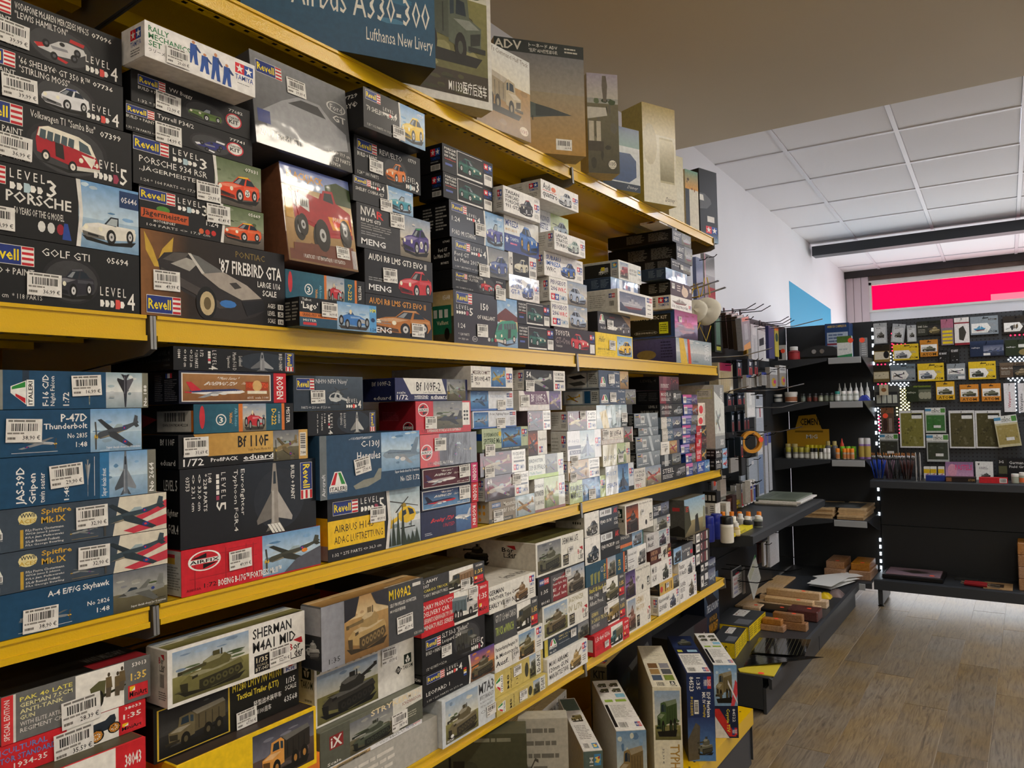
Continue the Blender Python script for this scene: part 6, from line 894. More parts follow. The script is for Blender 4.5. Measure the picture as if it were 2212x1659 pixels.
ST(3, [
 B(700, 0, 912, lambda c: c.lines(.1, .2, .6, .8, 3, 'd8d4ca'), 'b0aea6', 'pale grey', 'text lines, bottom of stack', hgt=.07, d=.3),
 B(692, 1580, 912, lambda c: (c.t(.5, .1, .8, .3, 'COUGAR H A1', '22402c', 2), c.t(.54, .38, .8, .56, '6x6 MRAP', '22402c', 2), L_hobbyboss(c, .82, .05, .98, .26), c.t(.84, .36, .95, .5, '1:35', '333', 1), c.t(.85, .54, .94, .6, 'SCALE', '333', 1), pic(c, .03, .2, .45, .95, 'tan', 'truck', '8a7c58')), 'e8e8ea', 'white', 'green lettering about a desert vehicle', at=911, d=.3),
 B(687, 1482, 912, lambda c: (c.r(0, 0, .26, 1, '5a5c50'), pic(c, .26, .1, .68, 1, 'storm', 'tank', '4c5444', box=(.04, .2, .97, .95)), c.p([(.68, 0), (1, 0), (1, .4), (.82, .44), (.74, 1), (.68, 1)], 'd8d6cc'), c.p([(.82, .44), (1, .4), (1, 1), (.74, 1)], '5a5c50'), c.t(.46, .04, .84, .2, 'STRYKER', 'e8d8b0', 2), c.t(.84, .02, .99, .2, 'M1296', 'eadcc0', 2), c.t(.78, .23, .98, .33, 'ICV-DRAGOON', '8a4a40', 1), c.r(.08, .2, .2, .56, '8a2a2a'), c.t(.09, .24, .19, .52, 'iX', 'e8e6e0', 2), c.t(.06, .88, .18, .96, 'Scale', 'e8e6e0', 1), c.lines(.8, .6, .95, .8, 3, 'b0ae9c')), '6a6c5e', 'grey-green', 'eight-wheeled armoured carrier', at=906, st=[(.66, .46, '38,99 €')], ssz=.045, d=.3),
 B(677, 1345, 893, lambda c: (c.t(.02, .02, .6, .24, 'M103A1', '5a5c34', 2), pic(c, .02, .26, .6, .97, 'field', 'tank', '34322a', gun=1, hz=.45, box=(.04, .1, .98, .95)), c.e(.78, .6, .86, .74, '26261f', 4), c.t(.785, .64, .855, .7, '1/35', 'e8e6e0', 1), L_takom(c, .87, .46, .98, .7)), 'e4e2da', 'large white', 'dark tank with long raised gun', at=893, st=[(.64, .24, '69,99 €')], ssz=.045, xs=646, d=.3, p=-.02, side=lambda c: (c.r(0, 0, 1, 1, 'd2d0c6'), L_takom(c, .3, .02, .92, .44), c.lines(.5, .6, .92, .9, 4, '8a8880')), sw=.1),
 B(693, 1312, 915, lambda c: (c.gh(0, 0, .2, 1, '9a9ca4', '8a8c94'), pic(c, .2, 0, .62, 1, 'tan', 'tank', 'b89a64', hz=.34, box=(.04, .16, .97, .9)), c.p([(.2, 0), (.34, 0), (.3, .3), (.2, .36)], '2a2a30'), c.p([(.45, .0), (.62, 0), (.62, .3), (.5, .2)], '34343a'), c.r(.62, 0, 1, 1, '45474a'), c.t(.63, .06, .86, .24, 'M109A2', 'f2d02a', 2), c.t(.64, .3, .92, .36, 'SELF PROPELLED HOWITZER', 'e8e6e0', 1), c.t(.64, .4, .8, .46, 'M109自走榴弾砲', 'd8d6d0', 1), c.r(.88, .05, .97, .11, 'e0ded8'), c.t(.89, .92, .98, .97, 'KB1006', 'c8c6c0', 0), c.t(.06, .84, .16, .92, '1:35', '2a2a2c', 0)), '5a5c60', 'grey', 'sand-coloured howitzer tank', st=[(.7, .56, '43,79 €')], ssz=.045, xs=659, p=.045, side=lambda c: (c.r(0, 0, 1, .45, 'a0a2a8'), c.r(0, .45, 1, 1, '2a2c30'), pic(c, .2, .5, .95, .84, None, 'tank', 'c8c8c4', box=(0, 0, 1, 1))), sw=.12, top=lambda c: (scene_bg(c, 'tan', .3, 9), c.r(.6, .9, .98, .98, 'c8c6be'), c.t(.64, .92, .95, .97, 'M109 HOWITZER', '55534c', 2)), tbg='6a5030')])
ST(3, [
 B(916, 1534, 1070, lambda c: (pic(c, .06, .06, .66, .95, 'field', 'tank', '6e6448', busy=8, box=(.04, .22, .98, .96)), c.t(.68, .06, .98, .3, 'M7A3', '4a4c50', 2), c.t(.7, .34, .98, .43, 'BFIST BRADLEY', '4a4c50', 1), c.t(.7, .47, .97, .52, 'Fire Support Team Vehicle', '5a5c60', 0), c.t(.71, .56, .95, .61, 'M7A3 BFIST', '5a5c60', 0), c.ring(.72, .68, .8, .74, '55575a', .2), c.ring(.82, .66, .9, .72, '55575a', .2), c.t(.08, .88, .2, .93, 'FACTORY', 'f0f0f0', 2), c.e(.14, .8, .2, .87, 'f0f0f0', 10)), 'd0d6da', 'pale grey', 'tracked scout vehicle before a forest', st=[(.82, .62)], ssz=.035, d=.3, p=.012),
 B(913, 1460, 1069, lambda c: (rev_photo(('', 'LEOPARD 1'), 4, 'fire', 'tank', '5a5238', '', '1:35 * 260 PARTS <> 27,3 cm', cut=.62, logo=(.05, .08, .28, .34), lv=(.31, .08, .52, .36), box=(.05, .2, .97, .95))(c), [c.r(.54, .3+k*.07, .58, .36+k*.07, q) for k, q in enumerate(('222', 'c8202c', 'e8c02a', 'e8e8e4', '2a4a9a'))]), '141416', 'black', 'tank firing before flames', d=.3, xs=896, side=S_txt([('03240', .5, .1, .9, .2)])),
 B(898, 1385, 1048, lambda c: (rev_cut('SLT 50-3 "Elefant"', 5, 'truck', '4a4a40', '', '1:72 * 421 PARTS <> 26,2 cm', logo=(.06, .1, .28, .36), vb=(.5, .12, .88, .9), tb=(.3, .06, .72, .2), sub='Leopard 2A4', flip=True)(c)), '121214', 'black', 'dark tank transporter lorry', st=[(.28, .42)], ssz=.034, d=.3, xs=893, side=S_plain('101012')),
 B(896, 1308, 1056, mini(('DAIRY PRODUCTS', 'DELIVERY CAR', 'LIEFERPRITSCHENWAGEN TYP 170V', 'MINIATURES SERIES'), None, 'truck', 'c8c4c0', '38069', cut=(.46, .82), red='d0262e', tcols=('f0ece6', 'f0ece6', 'e8e0d8', 'e8e0d8'), cargo='5a6a70', flip=True), 'd0262e', 'red', 'grey and red delivery car', st=[(.68, .02)], ssz=.034, d=.3),
 B(897, 1255, 1047, mini(('U.S. ARMY', 'G7107', '1,5t CARGO TRUCK', 'MILITARY MINIATURES'), None, 'truck', '4c4a30', '35380', cut=(.46, .82), tcols=('eceae4', 'eceae4', 'e8d84a', 'd8d6d0'), cargo='8a6a4a'), '3c3d3f', 'dark grey', 'army truck carrying barrels', st=[(.62, .55)], ssz=.034, d=.3, **T_art('storm'))])
_gh = lambda c: (L_italeri(c, .02, .18, .16, .9, rot=1), c.t(.24, .3, .28, .9, 'M8', '3a3018', 1, rot=-1), c.t(.3, .1, .34, .95, 'Greyhound', '3a3018', 1, rot=-1), c.t(.42, .5, .46, .9, '1:35', '3a3018', 0, rot=-1), c.e(.6, .2, .68, .85, '3a3a2a', 12), pic(c, .7, 0, .84, 1, 'field', 'truck', '5a5a44', busy=3), c.r(.84, 0, .95, 1, 'dcdcd4'), c.t(.86, .1, .93, .9, 'D-DAY', '1c2430', 2, rot=-1), c.t(.955, .1, .99, .9, 'No 6364', 'd8c880', 1, rot=-1))
ST(3, [
 B(1071, 1517, 1184, _gh, 'c9b668', 'sand yellow', 'sideways armoured car, lower twin', st=[(.42, .16)], ssz=.034, p=.015, d=.3),
 B(1068, 1456, 1174, _gh, 'c9b668', 'sand yellow', 'sideways armoured car, upper twin', st=[(.36, .1)], ssz=.034, d=.3),
 B(1068, 1393, 1173, tam_tank(('Panzerkampfwagen IV', '& Motorcycle', 'Ausf.'), '6a6038', bg='desert', tx=(.02, .46), vb=(.48, .1, .82, .96)), 'e8e6de', 'white', 'tank and motorcycle in the desert', st=[(.34, .5)], ssz=.03, d=.3, top=lambda c: c.r(0, 0, 1, 1, 'd8b48a')),
 B(1051, 1331, 1163, mini(('G7117 1,5t 4x4 CARGO', 'TRUCK w/WINCH'), None, 'truck', '4a4630', '35389', cut=(.5, .82), tcols=('d8d6d0', 'b8c85a')), '46484a', 'dark grey', 'olive truck with hoops', d=.3),
 B(1055, 1270, 1157, tam_tank(('GERMAN', 'PANTHER Type G', 'EARLY VERSION'), '8a6a44', tx=(.0, .52)), 'e8e6de', 'white', 'camouflaged tank on white', st=[(.3, .6)], ssz=.03, d=.3, top=lambda c: (scene_bg(c, 'white', .5, 0), c.p([(.0, .2), (.5, .3), (.7, .6), (.2, .9)], '8a5a40'), c.t(.5, .85, .97, .95, 'German Panther', '3a3430', 2)), tbg='d8d4c8')])
ST(3, [
 B(1176, 1428, 1270, tam_tank(('M1A1 ABRAMS', '120mm GUN', 'MAIN BATTLE TANK'), 'b8985c', tx=(.04, .5), gun=1), 'eae8e2', 'white', 'sand-coloured tank with raised gun', d=.3, p=.012),
 B(1176, 1384, 1273, lambda c: (c.r(0, 0, .07, 1, 'c8b84a'), L_italeri(c, .1, .14, .26, .72), c.t(.11, .82, .24, .94, 'No 6271', 'e8e8e4', 1), c.t(.3, .12, .6, .24, 'GMC 2½ ton', 'd8c88a', 1), c.t(.3, .3, .5, .4, '6x6 truck', 'd8c88a', 1), pic(c, .74, 0, 1, 1, 'storm', 'truck', '44463c', busy=3), c.lines(.3, .6, .6, .66, 1, 'aab0b8')), '2c3844', 'dark blue', 'soldiers on a truck', st=[(.56, .1)], ssz=.03, d=.3),
 B(1170, 1312, 1271, border(('JAGDPANZER', 'IV L/70'), 'field', 'tank', '6c5e40', 'BT-016', cut=.52, tcol='a8a07a', busy=8), 'e8e6dc', 'white', 'camouflaged tank destroyer', d=.3, xs=1163, side=S_plain('d0ccc0')),
 B(1159, 1249, 1263, lambda c: (c.r(.26, .1, .62, .98, '5a5658'), c.p([(.3, .4), (.62, .06), (.62, .98), (.3, .98)], '8a2a30'), pic(c, .6, .04, 1, 1, 'city', 'tank', '5a5040', busy=4), L_hobbyboss(c, .03, .1, .22, .3), c.t(.06, .48, .2, .6, '1:35', 'e8e6e0', 1), c.t(.06, .84, .22, .94, '80141', 'e8e6e0', 1), [c.t(.3, .2+k*.18, .58, .3+k*.18, t, 'e8e4de', 1) for k, t in enumerate(('German', 'Panzer Kpfw. 38(t)', 'E / F', 'Ausf. late'))]), '242426', 'black and red', 'grey tank in a town', st=[(.56, .04)], ssz=.03, d=.3),
 B(1157, 1174, 1261, border(('SHERMAN M4A1 LATE',), 'storm', 'tank', '5a5a44', 'BT-008', cut=.5, busy=9), 'e8e6dc', 'white', 'grey-green tank, topmost of stack', st=[(.64, .4)], ssz=.03, xs=965, sw=.4, d=.4, side=lambda c: (c.r(0, 0, 1, 1, 'd4cfc0'), pic(c, .2, .1, .5, .8, None, 'tank', '3a3830', box=(0, 0, 1, 1)), L_border(c, .64, .1, .8, .5, False)), **T_art('field'))])
ST(3, [
 B(1284, 1374, 1360, mini(('1,5t 4x4 G506', 'CARGO TRUCK'), None, 'truck', '2f5a5c', '38064', cut=(.46, .8), red='d0262e', tcols=('f0ece6', 'a82028'), cargo='6a6248'), 'd0262e', 'red', 'green cargo truck', st=[(.26, .5)], ssz=.026, xs=1271, p=.012, side=lambda c: (c.r(0, 0, 1, 1, 'b8202a'), c.r(.4, .2, .9, .8, 'd8d4ca'))),
 B(1275, 1322, 1352, mini(('GERMAN', '3t CARGO TRUCK', 'WITH MG'), None, 'truck', '9a8040', '35390', cut=(.48, .8), tcols=('d8c87a', 'd8c87a', 'c8c6c0')), '55575a', 'grey', 'yellow-brown truck on white', st=[(.36, .06)], ssz=.026, d=.3),
 B(1270, 1269, 1350, mini(('StuG III Ausf. G', 'Mar 1943', 'Alkett Prod.'), None, 'tank', '6a6444', '35336', cut=(.48, .8), tcols=('e8d84a', 'e0ded8', 'e0ded8')), '48494b', 'grey', 'assault gun on white', st=[(.36, .2)], ssz=.026, d=.3),
 B(1265, 1222.5, 1356, lambda c: (pic(c, .5, 0, .7, 1, 'city', 'truck', '6a6a5a', busy=3), c.r(.47, 0, .5, 1, 'c86a3a'), c.r(.89, 0, .93, 1, 'c86a3a'), c.r(.93, 0, 1, 1, '1c1c20'), c.t(.94, .2, .98, .9, 'MISTER', 'eceae4', 1, rot=-1), c.t(.4, .2, .46, .9, '105 Rudy', 'e8c83a', 2, rot=-1), [c.p([(.1+k*.08, .5), (.16+k*.08, .45), (.15+k*.08, .98), (.11+k*.08, .98)], '8a8a4a') for k in range(3)], c.ring(.34, .3, .39, .55, 'e8e8e4', .2), c.t(.76, .3, .82, .8, 'D-238', 'e8c83a', 2, rot=-1)), '1d4a60', 'teal blue', 'row of small khaki figures', d=.3),
 B(1263, 1163, 1339, lambda c: (pic(c, 0, 0, .42, 1, 'white', 'car', '22303a', box=(.1, .3, .9, .98)), c.r(.42, 0, 1, 1, '17181c'), c.r(.44, .06, .78, .34, 'e0e2e4'), c.t(.48, .1, .56, .28, '02', '333', 1), c.bars(.6, .1, .75, .28, n=8), c.t(.86, .08, .98, .3, 'AK', 'd8342e', 2), c.t(.46, .48, .84, .66, 'FJ43 PICKUP', 'eceae4', 2), c.t(.88, .5, .98, .62, '1/35', 'eceae4', 1), c.t(.87, .68, .99, .8, 'SCALE', 'eceae4', 1)), '20242a', 'black and white', 'dark open pickup', d=.3),
 B(1262, 1109, 1335, lambda c: (pic(c, 0, 0, .42, 1, 'white', 'car', '55524c', box=(.1, .3, .9, .98)), c.g(.42, 0, 1, 1, '2c3c50', '15161a'), c.r(.44, .04, .8, .32, 'e6e6e8'), c.t(.48, .08, .56, .26, '04', '333', 1), c.bars(.6, .08, .76, .24, n=8), c.t(.86, .08, .98, .3, 'AK', 'd8342e', 2), c.t(.46, .48, .8, .66, 'FJ43 SUV', 'eceae4', 2), c.t(.88, .5, .98, .62, '1/35', 'eceae4', 1), c.t(.87, .68, .99, .8, 'SCALE', 'eceae4', 1)), '2a3038', 'black and white', 'grey jeep with shiny print', m='satin', xs=1200, sw=.22, side=lambda c: (c.r(0, 0, 1, 1, 'b8b2a2'), c.t(.55, .1, .88, .22, 'AK35004', '3a3832', 2), [c.e(.6+k*.08, .34, .65+k*.08, .46, '2a2a26', 10) for k in range(4)], c.lines(.55, .6, .9, .8, 3, '8a8678')))])
ST(3, [
 B(1354, 1295, 1405, border(('SHERMAN', 'M4A1(76)W'), 'city', 'tank', '8a5a48', '', cut=.36, tcol='c0a878', busy=3), 'e6e2d6', 'cream', 'reddish tank picture, gold lettering', d=.3),
 B(1351, 1237, 1405, lambda c: (pic(c, 0, 0, .38, 1, 'purple', 'tank', '4a3a34', busy=3), c.t(.42, .06, .96, .16, 'Hunting II Panther', '444238', 1), L_takom(c, .84, .5, .97, .86), c.e(.62, .7, .7, .92, '333', 8)), 'dedace', 'cream', 'tank under violet sky', st=[(.42, .3)], ssz=.022, d=.3),
 B(1353, 1188, 1396, lambda c: (pic(c, .5, 0, 1, 1, 'white', 'truck', '8a8a88', busy=2), c.t(.02, .2, .46, .32, 'German Staff', '444', 1), c.t(.02, .8, .3, .95, 'ING 117', '333', 2), c.lines(.04, .5, .4, .7, 2, '888')), 'e2e2e0', 'white', 'grey army car, black and white print', d=.3),
 B(1339, 1157, 1390, lambda c: (pic(c, .5, 0, .95, 1, 'sky', 'truck', '8a8a90', busy=3), c.t(.04, .1, .4, .28, 'PANZER', 'e0dcd4', 2), c.r(.0, .6, .5, .8, 'd8743a'), c.r(.1, .8, .46, 1, '2a6a7a'), c.r(.95, 0, 1, 1, '1f5a4a')), '3a3c44', 'dark grey', 'orange stripe and a grey vehicle', m='satin', d=.3),
 B(1350, 1092, 1410, lambda c: (pic(c, .04, .04, .46, .98, 'sunset', 'tank', '3a2a24', busy=5), c.t(.5, .04, .97, .12, 'Fall of Hunter II / early', '444238', 1), L_takom(c, .86, .5, .97, .8), c.e(.7, .68, .78, .88, '333', 8)), 'e6e2d8', 'cream', 'tank before a burning sky', st=[(.54, .28)], ssz=.026, xs=1336, p=.012, side=lambda c: (c.r(0, 0, 1, 1, 'c8c2b2'), L_takom(c, .3, .1, .9, .6)))])
ST(3, [
 B(1422, 1290, 1468, tam_tank(('Kanonenjagd', 'LEOPARD'), '4a5064', tx=(.04, .5)), 'e8e6e0', 'white', 'blue-grey tank, lowest of stack', xs=1404, side=S_tam, d=.3),
 B(1425, 1260, 1467, lambda c: (c.r(.0, .1, .2, .9, 'c0a860'), c.e(.02, .3, .16, .8, 'c83a3a', 10), [c.r(.26+k*.1, .2, .32+k*.1, .85, sh('b08a3a', .7+.2*(k % 3))) for k in range(4)], pic(c, .7, 0, 1, 1, 'storm', 'tank', '5a564a', busy=3)), 'd8b25a', 'golden yellow', 'striped print and a grey tank', st=[(.3, .2)], ssz=.024, xs=1405, side=lambda c: pic(c, 0, 0, 1, 1, 'dark', 'tank', '5a4a34')),
 B(1406, 1221, 1452, tam_tank(('M113', 'ACAV'), '3c4034', tx=(.06, .44)), 'e8e6e0', 'white', 'dark personnel carrier on white', d=.3),
 B(1405, 1190, 1450, mini(('SOVIET GUN', 'WITH CREW'), None, 'gun', '3a3a30', '', bgp='e0dcd2', cut=(.5, .84), tcols=('d8a87a', 'd8a87a')), '4e241a', 'brown', 'dark gun on pale ground', st=[(.34, .45)], ssz=.022, xs=1396, d=.3),
 B(1397, 1155, 1447, tam_tank(('M60A3', 'Ausf.'), '5a4a5a', tx=(.04, .5), bg='glare'), 'dedcda', 'white', 'tank with pink reflections', m='wrap', d=.3),
 B(1412, 1121, 1448, lambda c: (pic(c, .2, 0, .8, 1, 'storm', 'tank', '4a4a34', busy=4), L_tamiya(c, .8, .2, .98, .7)), 'c8c8c0', 'grey', 'soldier and dark tank', st=[(.1, .5)], ssz=.024, d=.3),
 B(1410, 1092, 1445, small(('2a3038', '1c2026'), 'TIGER', 'e8e8ec', 'tank', '6a6a70', 'sea', .5), '22262c', 'dark blue', 'grey tank, topmost of stack', st=[(.3, .15)], ssz=.022, m='satin', d=.3)])
ST(3, [
 B(1468, 1253, 1505, tam_tank(('Sd.Kfz', 'UE 53', 'LER'), '6a6250', tx=(.04, .46)), 'e8e6e2', 'white', 'camouflaged half-track', d=.3),
 B(1463, 1217, 1502, tam_tank(('Panzer', 'IV Ausf.D'), '55585a', tx=(.04, .46)), 'e8e6e2', 'white', 'dark grey tank on white', d=.3),
 B(1455, 1186, 1497, lambda c: (pic(c, 0, 0, .4, 1, 'sky', 'truck', '3a3c44', busy=3), c.r(.4, 0, 1, 1, '5a5c60'), c.t(.46, .3, .86, .46, 'L-PKW', 'e0ded8', 1), c.r(.86, .5, .98, .75, 'd0263a')), '54565a', 'grey', 'dark lorry and a small red mark', st=[(.66, .55)], ssz=.02, d=.3, top=lambda c: pic(c, 0, 0, 1, 1, 'dark', None))])
_bk = lambda c: ([c.r(.4+k*.12, .1, .5+k*.12, .92, q) for k, q in enumerate(('6a2a34', '4a3038', '7a3a40', 'c8c4bc'))], c.e(.36, .15, .48, .85, 'd8d4cc', 12), c.e(.38, .25, .46, .75, '7a1c24', 10), c.r(.06, .1, .3, .92, 'eceae4'), c.bars(.1, .3, .28, .7, n=8))
_bd = lambda c: (c.r(.05, .15, .2, .8, 'eceae4'), c.star(.06, .25, .18, .7, '333'), c.r(.3, .1, .5, .5, 'dcdcdc'), pic(c, .52, 0, 1, 1, 'sea', 'jet', 'a8b0b8', busy=4), c.lines(.24, .66, .46, .9, 2, 'c8c8c8'))
ST(3, [
 B(1513, 1240, 1546, _bd, '15171c', 'black', 'white mech figure, lowest twin', d=.22, m='satin'),
 B(1513, 1219, 1546, _bd, '15171c', 'black', 'white mech figure above its twin', d=.22, m='satin'),
 B(1502, 1197, 1533, _bk, '1a1416', 'black', 'ringed crest, lowest of three', d=.3, side=S_lines('121012', '888', 3)),
 B(1502, 1175.5, 1533, _bk, '1a1416', 'black', 'ringed crest, middle of three', d=.3, side=S_lines('121012', '888', 3)),
 B(1502, 1153, 1533, _bk, '1a1416', 'black', 'ringed crest, uppermost of three', d=.3, xs=1462, side=S_lines('d8d4cc', '3a3434', 3), top=lambda c: (c.r(0, 0, 1, 1, '4a2024'), c.p([(.1, .3), (.6, .5), (.9, .2), (.7, .8)], 'a08a80')), tbg='4a2024'),
 B(1478, 1080, 1523, lambda c: (c.g(0, 0, 1, .6, '8ab0cc', 'c8d0c0'), c.g(0, .6, 1, 1, 'a89a70', '5a5034'), c.p([(.0, .15), (.2, .2), (.3, .7), (.0, .95)], '3a3a24'), c.p([(.5, .5), (.62, .45), (.7, .95), (.46, .95)], '2a2c26'), c.p([(.9, .3), (.98, .35), (.98, .9), (.86, .9)], '8a8a6a'), c.t(.06, .2, .2, .34, 'SET', 'c83a2a', 2), c.t(.86, .08, .96, .14, 'HOBBY', 'd84a3a', 1)), '6a6a60', 'tall', 'soldier in a sunlit ruin', xs=1446, m='satin', side=lambda c: (c.r(0, 0, 1, 1, '55544e'), c.r(.2, .2, .7, .3, 'b83a3a'), c.p([(.0, .8), (.6, .7), (1, .8), (1, 1), (0, 1)], '26241e')), sw=.2, d=.16)])
# ---- place each kit by what one can find: its stack counted from the far shelf end
_rows = {1: 'upper', 2: 'middle', 3: 'lower'}
for row in (1, 2, 3):
    ks = [q for q in KITS if q['row'] == row]
    order = sorted({q['stack'] for q in ks}, key=lambda s: -max(q['X1'] for q in ks if q['stack'] == s))
    for q in ks:
        pos = ORD[q['idx']]+' up'; tail = f"{pos}, {ORD[order.index(q['stack'])+1]} {_rows[row]} stack from pegboard"
        lab = f"{q['k']['col']} kit box, {q['k']['subj'].split(',')[0]}, {tail}"
        if len(lab.split()) > 16: lab = lab.replace(' kit box', ' box', 1)
        if len(lab.split()) > 16: ws = q['k']['subj'].split(',')[0].split(); lab = f"{q['k']['col']} box, {' '.join(ws[:len(ws)-(len(lab.split())-16)])}, {tail}"
        tag(q['o'], lab, 'box', f"model kits stacked on the {_rows[row]} shelf")
# ================================================================== oblique boxes on the top shelf and on the base
def obox(FL, FR, Z, top, depth, k, label, name='kit_box', group=None, yaw=None, w=None, h=None, cat='box'):
    """box standing on height Z; FL, FR are its lower front corners (picture points or world points), top the picture point of its upper right corner"""
    fr = np.array(FR) if len(FR) == 3 else atZ(*FR, Z)
    if yaw is None:
        fl = np.array(FL) if len(FL) == 3 else atZ(*FL, Z); dv = fr-fl; w = float(np.hypot(dv[0], dv[1])); yaw = math.atan2(dv[1], dv[0])
    else: fl = fr-np.array((w*math.cos(yaw), w*math.sin(yaw), 0))
    if h is None:
        lo, hi = .005, 2.0
        for _ in range(40):
            mid = (lo+hi)/2
            if proj((fr[0], fr[1], Z+mid))[1] > top: lo = mid
            else: hi = mid
        h = lo
    o = make_box(name, w, depth, h, k); o.location = (fl[0], fl[1], Z); o.rotation_euler[2] = yaw
    tag(o, label, cat, group); return o
ZT0 = ZT[0]+.0005; GT = 'large kits standing on the top shelf'
obox((520, 70), (941, 148), ZT0, 0, .09, dict(bg='2c5a78', body='181c20', h=1, art=lambda c: (c.g(0, 0, 1, 1, '3a6a88', '234e6c'), c.blobs(0, .3, 1, .8, ['3a7090', '2a5c7c', '4a80a0'], 26, 3, (.08, .22)), c.push(.05, .02, .92, .62), V_liner(c, '2a3a68', 'd8c8b0'), c.pop(), c.t(.24, .62, .97, .78, 'Airbus A330-300', 'e8e6dc', 0), c.t(.62, .83, .985, .93, 'Lufthansa New Livery', 'e8e6dc', 0))), 'large blue box with cream airliner and long white title on top shelf', group=GT, h=.33)
obox((800, 181), (1064, 240), ZT0, 0, .05, dict(bg='dcdad2', body='b8b29a', art=lambda c: (pic(c, .02, .03, .965, .955, 'field', 'truck', '5e6656', busy=12, hz=.4, box=(.25, .3, .98, .82), flip=True), c.r(.02, .82, .965, .955, '3a3020'), c.blobs(.3, .78, .96, .95, ['3c3a20', '4c4828', '2c2a18'], 14, 5), c.t(.62, .87, .95, .94, 'M1133医疗后送车', 'f0eee8', 1), L_trumpeter(c, .84, .0, .96, .06), c.t(.84, .08, .96, .12, '1/35 SCALE', '333', 1))), 'white-edged box with grey-green eight-wheeled ambulance in a field', group=GT, h=.40)
obox((1030, 262), (1147, 309), ZT0, 136, .035, dict(bg='d8ccae', body='c0b490', m='satin', art=lambda c: (scene_bg(c, 'tan', .35, 8), c.g(0, 0, 1, .4, 'e0e2e0', 'e2dcc8'), pic(c, .15, .25, .85, .8, None, 'truck', 'b8a888', box=(1, 0, 0, 1)), c.t(.06, .02, .97, .08, "Rommel's Command Half Track", '8a8278', 1), c.e(.78, .84, .95, .95, 'e0d0b8', 12), c.t(.8, .88, .93, .92, '1/35', '8a3a3a', 1))), 'pale sandy box with a washed-out half-track on top shelf', group=GT)
obox((1072, 322), (1266, 338.5), ZT0, 103, .07, dict(bg='b08c50', body='9a8a60', art=lambda c: (c.g(0, .1, 1, .45, '77777a', '9a9080'), c.g(0, .45, 1, 1, '9c8e74', 'b0863c'), c.r(0, 0, 1, .115, '2c3230'), c.t(0, .015, .3, .095, 'ADV', 'd8d4c8', 2), c.t(.38, .02, .7, .055, 'トーネード ADV', 'e8e6de', 1), c.t(.38, .065, .7, .1, '"狂风" ADV拦截战斗机', 'e0ded6', 1), c.lines(.78, .03, .95, .09, 2, 'c8c4b8'), c.p([(0, .52), (.2, .5), (.44, .56), (.62, .6), (.8, .635), (.62, .66), (.3, .7), (0, .7)], '55605a'), c.p([(.44, .56), (.62, .59), (.85, .64), (.62, .66), (.44, .67)], '3c4240'), c.p([(.14, .49), (.22, .46), (.34, .52), (.2, .53)], '2a3034'), c.r(.4, .67, .41, .71, '3a3a38'), c.r(.66, .86, .84, .96, 'e8e6e0'), c.bars(.68, .875, .82, .92, n=14), c.t(.76, .93, .83, .95, '66,99 €', '333', 1))), 'tall ochre box with the grey nose of a jet', group=GT)
obox((1272, 372.5), (1339, 376), ZT0, 162.5, .07, dict(bg='b0a890', body='b8ac88', art=lambda c: (scene_bg(c, 'storm', .3, 10), c.g(0, 0, 1, .25, 'a8a0b0', 'c0bcb0'), c.p([(.5, .02), (.62, .02), (.66, .12), (.62, .28), (.52, .28), (.48, .12)], '6a6256'), c.p([(0, .34), (.6, .34), (.64, .42), (0, .46)], 'c8c4b8'), c.p([(.04, .48), (.2, .48), (.2, .7), (.04, .72)], 'c0b8a4'), c.p([(.28, .48), (.42, .48), (.42, .7), (.28, .72)], 'c0b8a4'), c.r(0, .68, .5, .78, '4a4234'), c.e(.62, .86, .92, .96, '3a342c', 14), c.e(.64, .865, .9, .955, 'e0dccc', 14), c.t(.67, .885, .87, .92, '1/35', '333', 1), c.t(.68, .93, .86, .945, 'No.2195', '333', 0))), 'box with a standing figure on rocky ground, number 2195', group=GT)
obox((1302.6, 403), (1383.6, 418), ZT0, 283, .06, dict(bg='c9cfd2', body='a8a04a', m='satin', art=lambda c: (c.g(0, 0, 1, .3, '2a4a7a', '7a9a98'), c.p([(.1, .42), (.74, .4), (.9, .5), (.9, .76), (.7, .86), (.1, .86)], '35507c'), c.r(0, .88, 1, 1, '1f3248'), L_disney(c, .62, .91, .95, .97, 'd8dce0'))), 'small pale blue window box in front of a larger cream one', group=GT)
obox((1392, 434.5), (1463, 447), ZT0, 238.5, .1, dict(bg='dcd8c6', body='b0a860', m='satin', art=lambda c: (c.g(0, 0, 1, .3, 'b8a468', 'd8d0b4'), c.p([(.5, .32), (.9, .32), (.94, .4), (.94, .78), (.5, .78)], 'bdb594'), c.g(.5, .34, .92, .76, 'd8d2b8', '8a8468'), c.e(.0, .2, .42, .62, 'c8c2aa', 16), L_disney(c, .62, .92, .95, .98))), 'tall cream window box with rounded panel', group=GT)
obox((1446, 484), (1479, 491), ZT0, 341, .06, dict(bg='dcdac8', body='c8c4a8', art=lambda c: (c.g(0, 0, 1, .6, 'd2cdb0', 'e0dece'), L_disney(c, .3, .9, .9, .97))), 'plain pale box with small script, behind the rounded-panel box', group=GT)
obox((1483, 503), (1511, 509), ZT0, 373, .06, dict(bg='d8d4c4', body='c8c2a8', art=lambda c: (c.g(0, 0, 1, .3, '6a9a88', 'd89a3a'), c.blobs(.1, .1, .9, .4, ['5a4a34', '8a5a2a'], 4, 2), c.r(0, .3, .3, .98, '26303c'), L_disney(c, .45, .92, .95, .98))), 'narrow box with orange-green top picture and dark strip', group=GT)
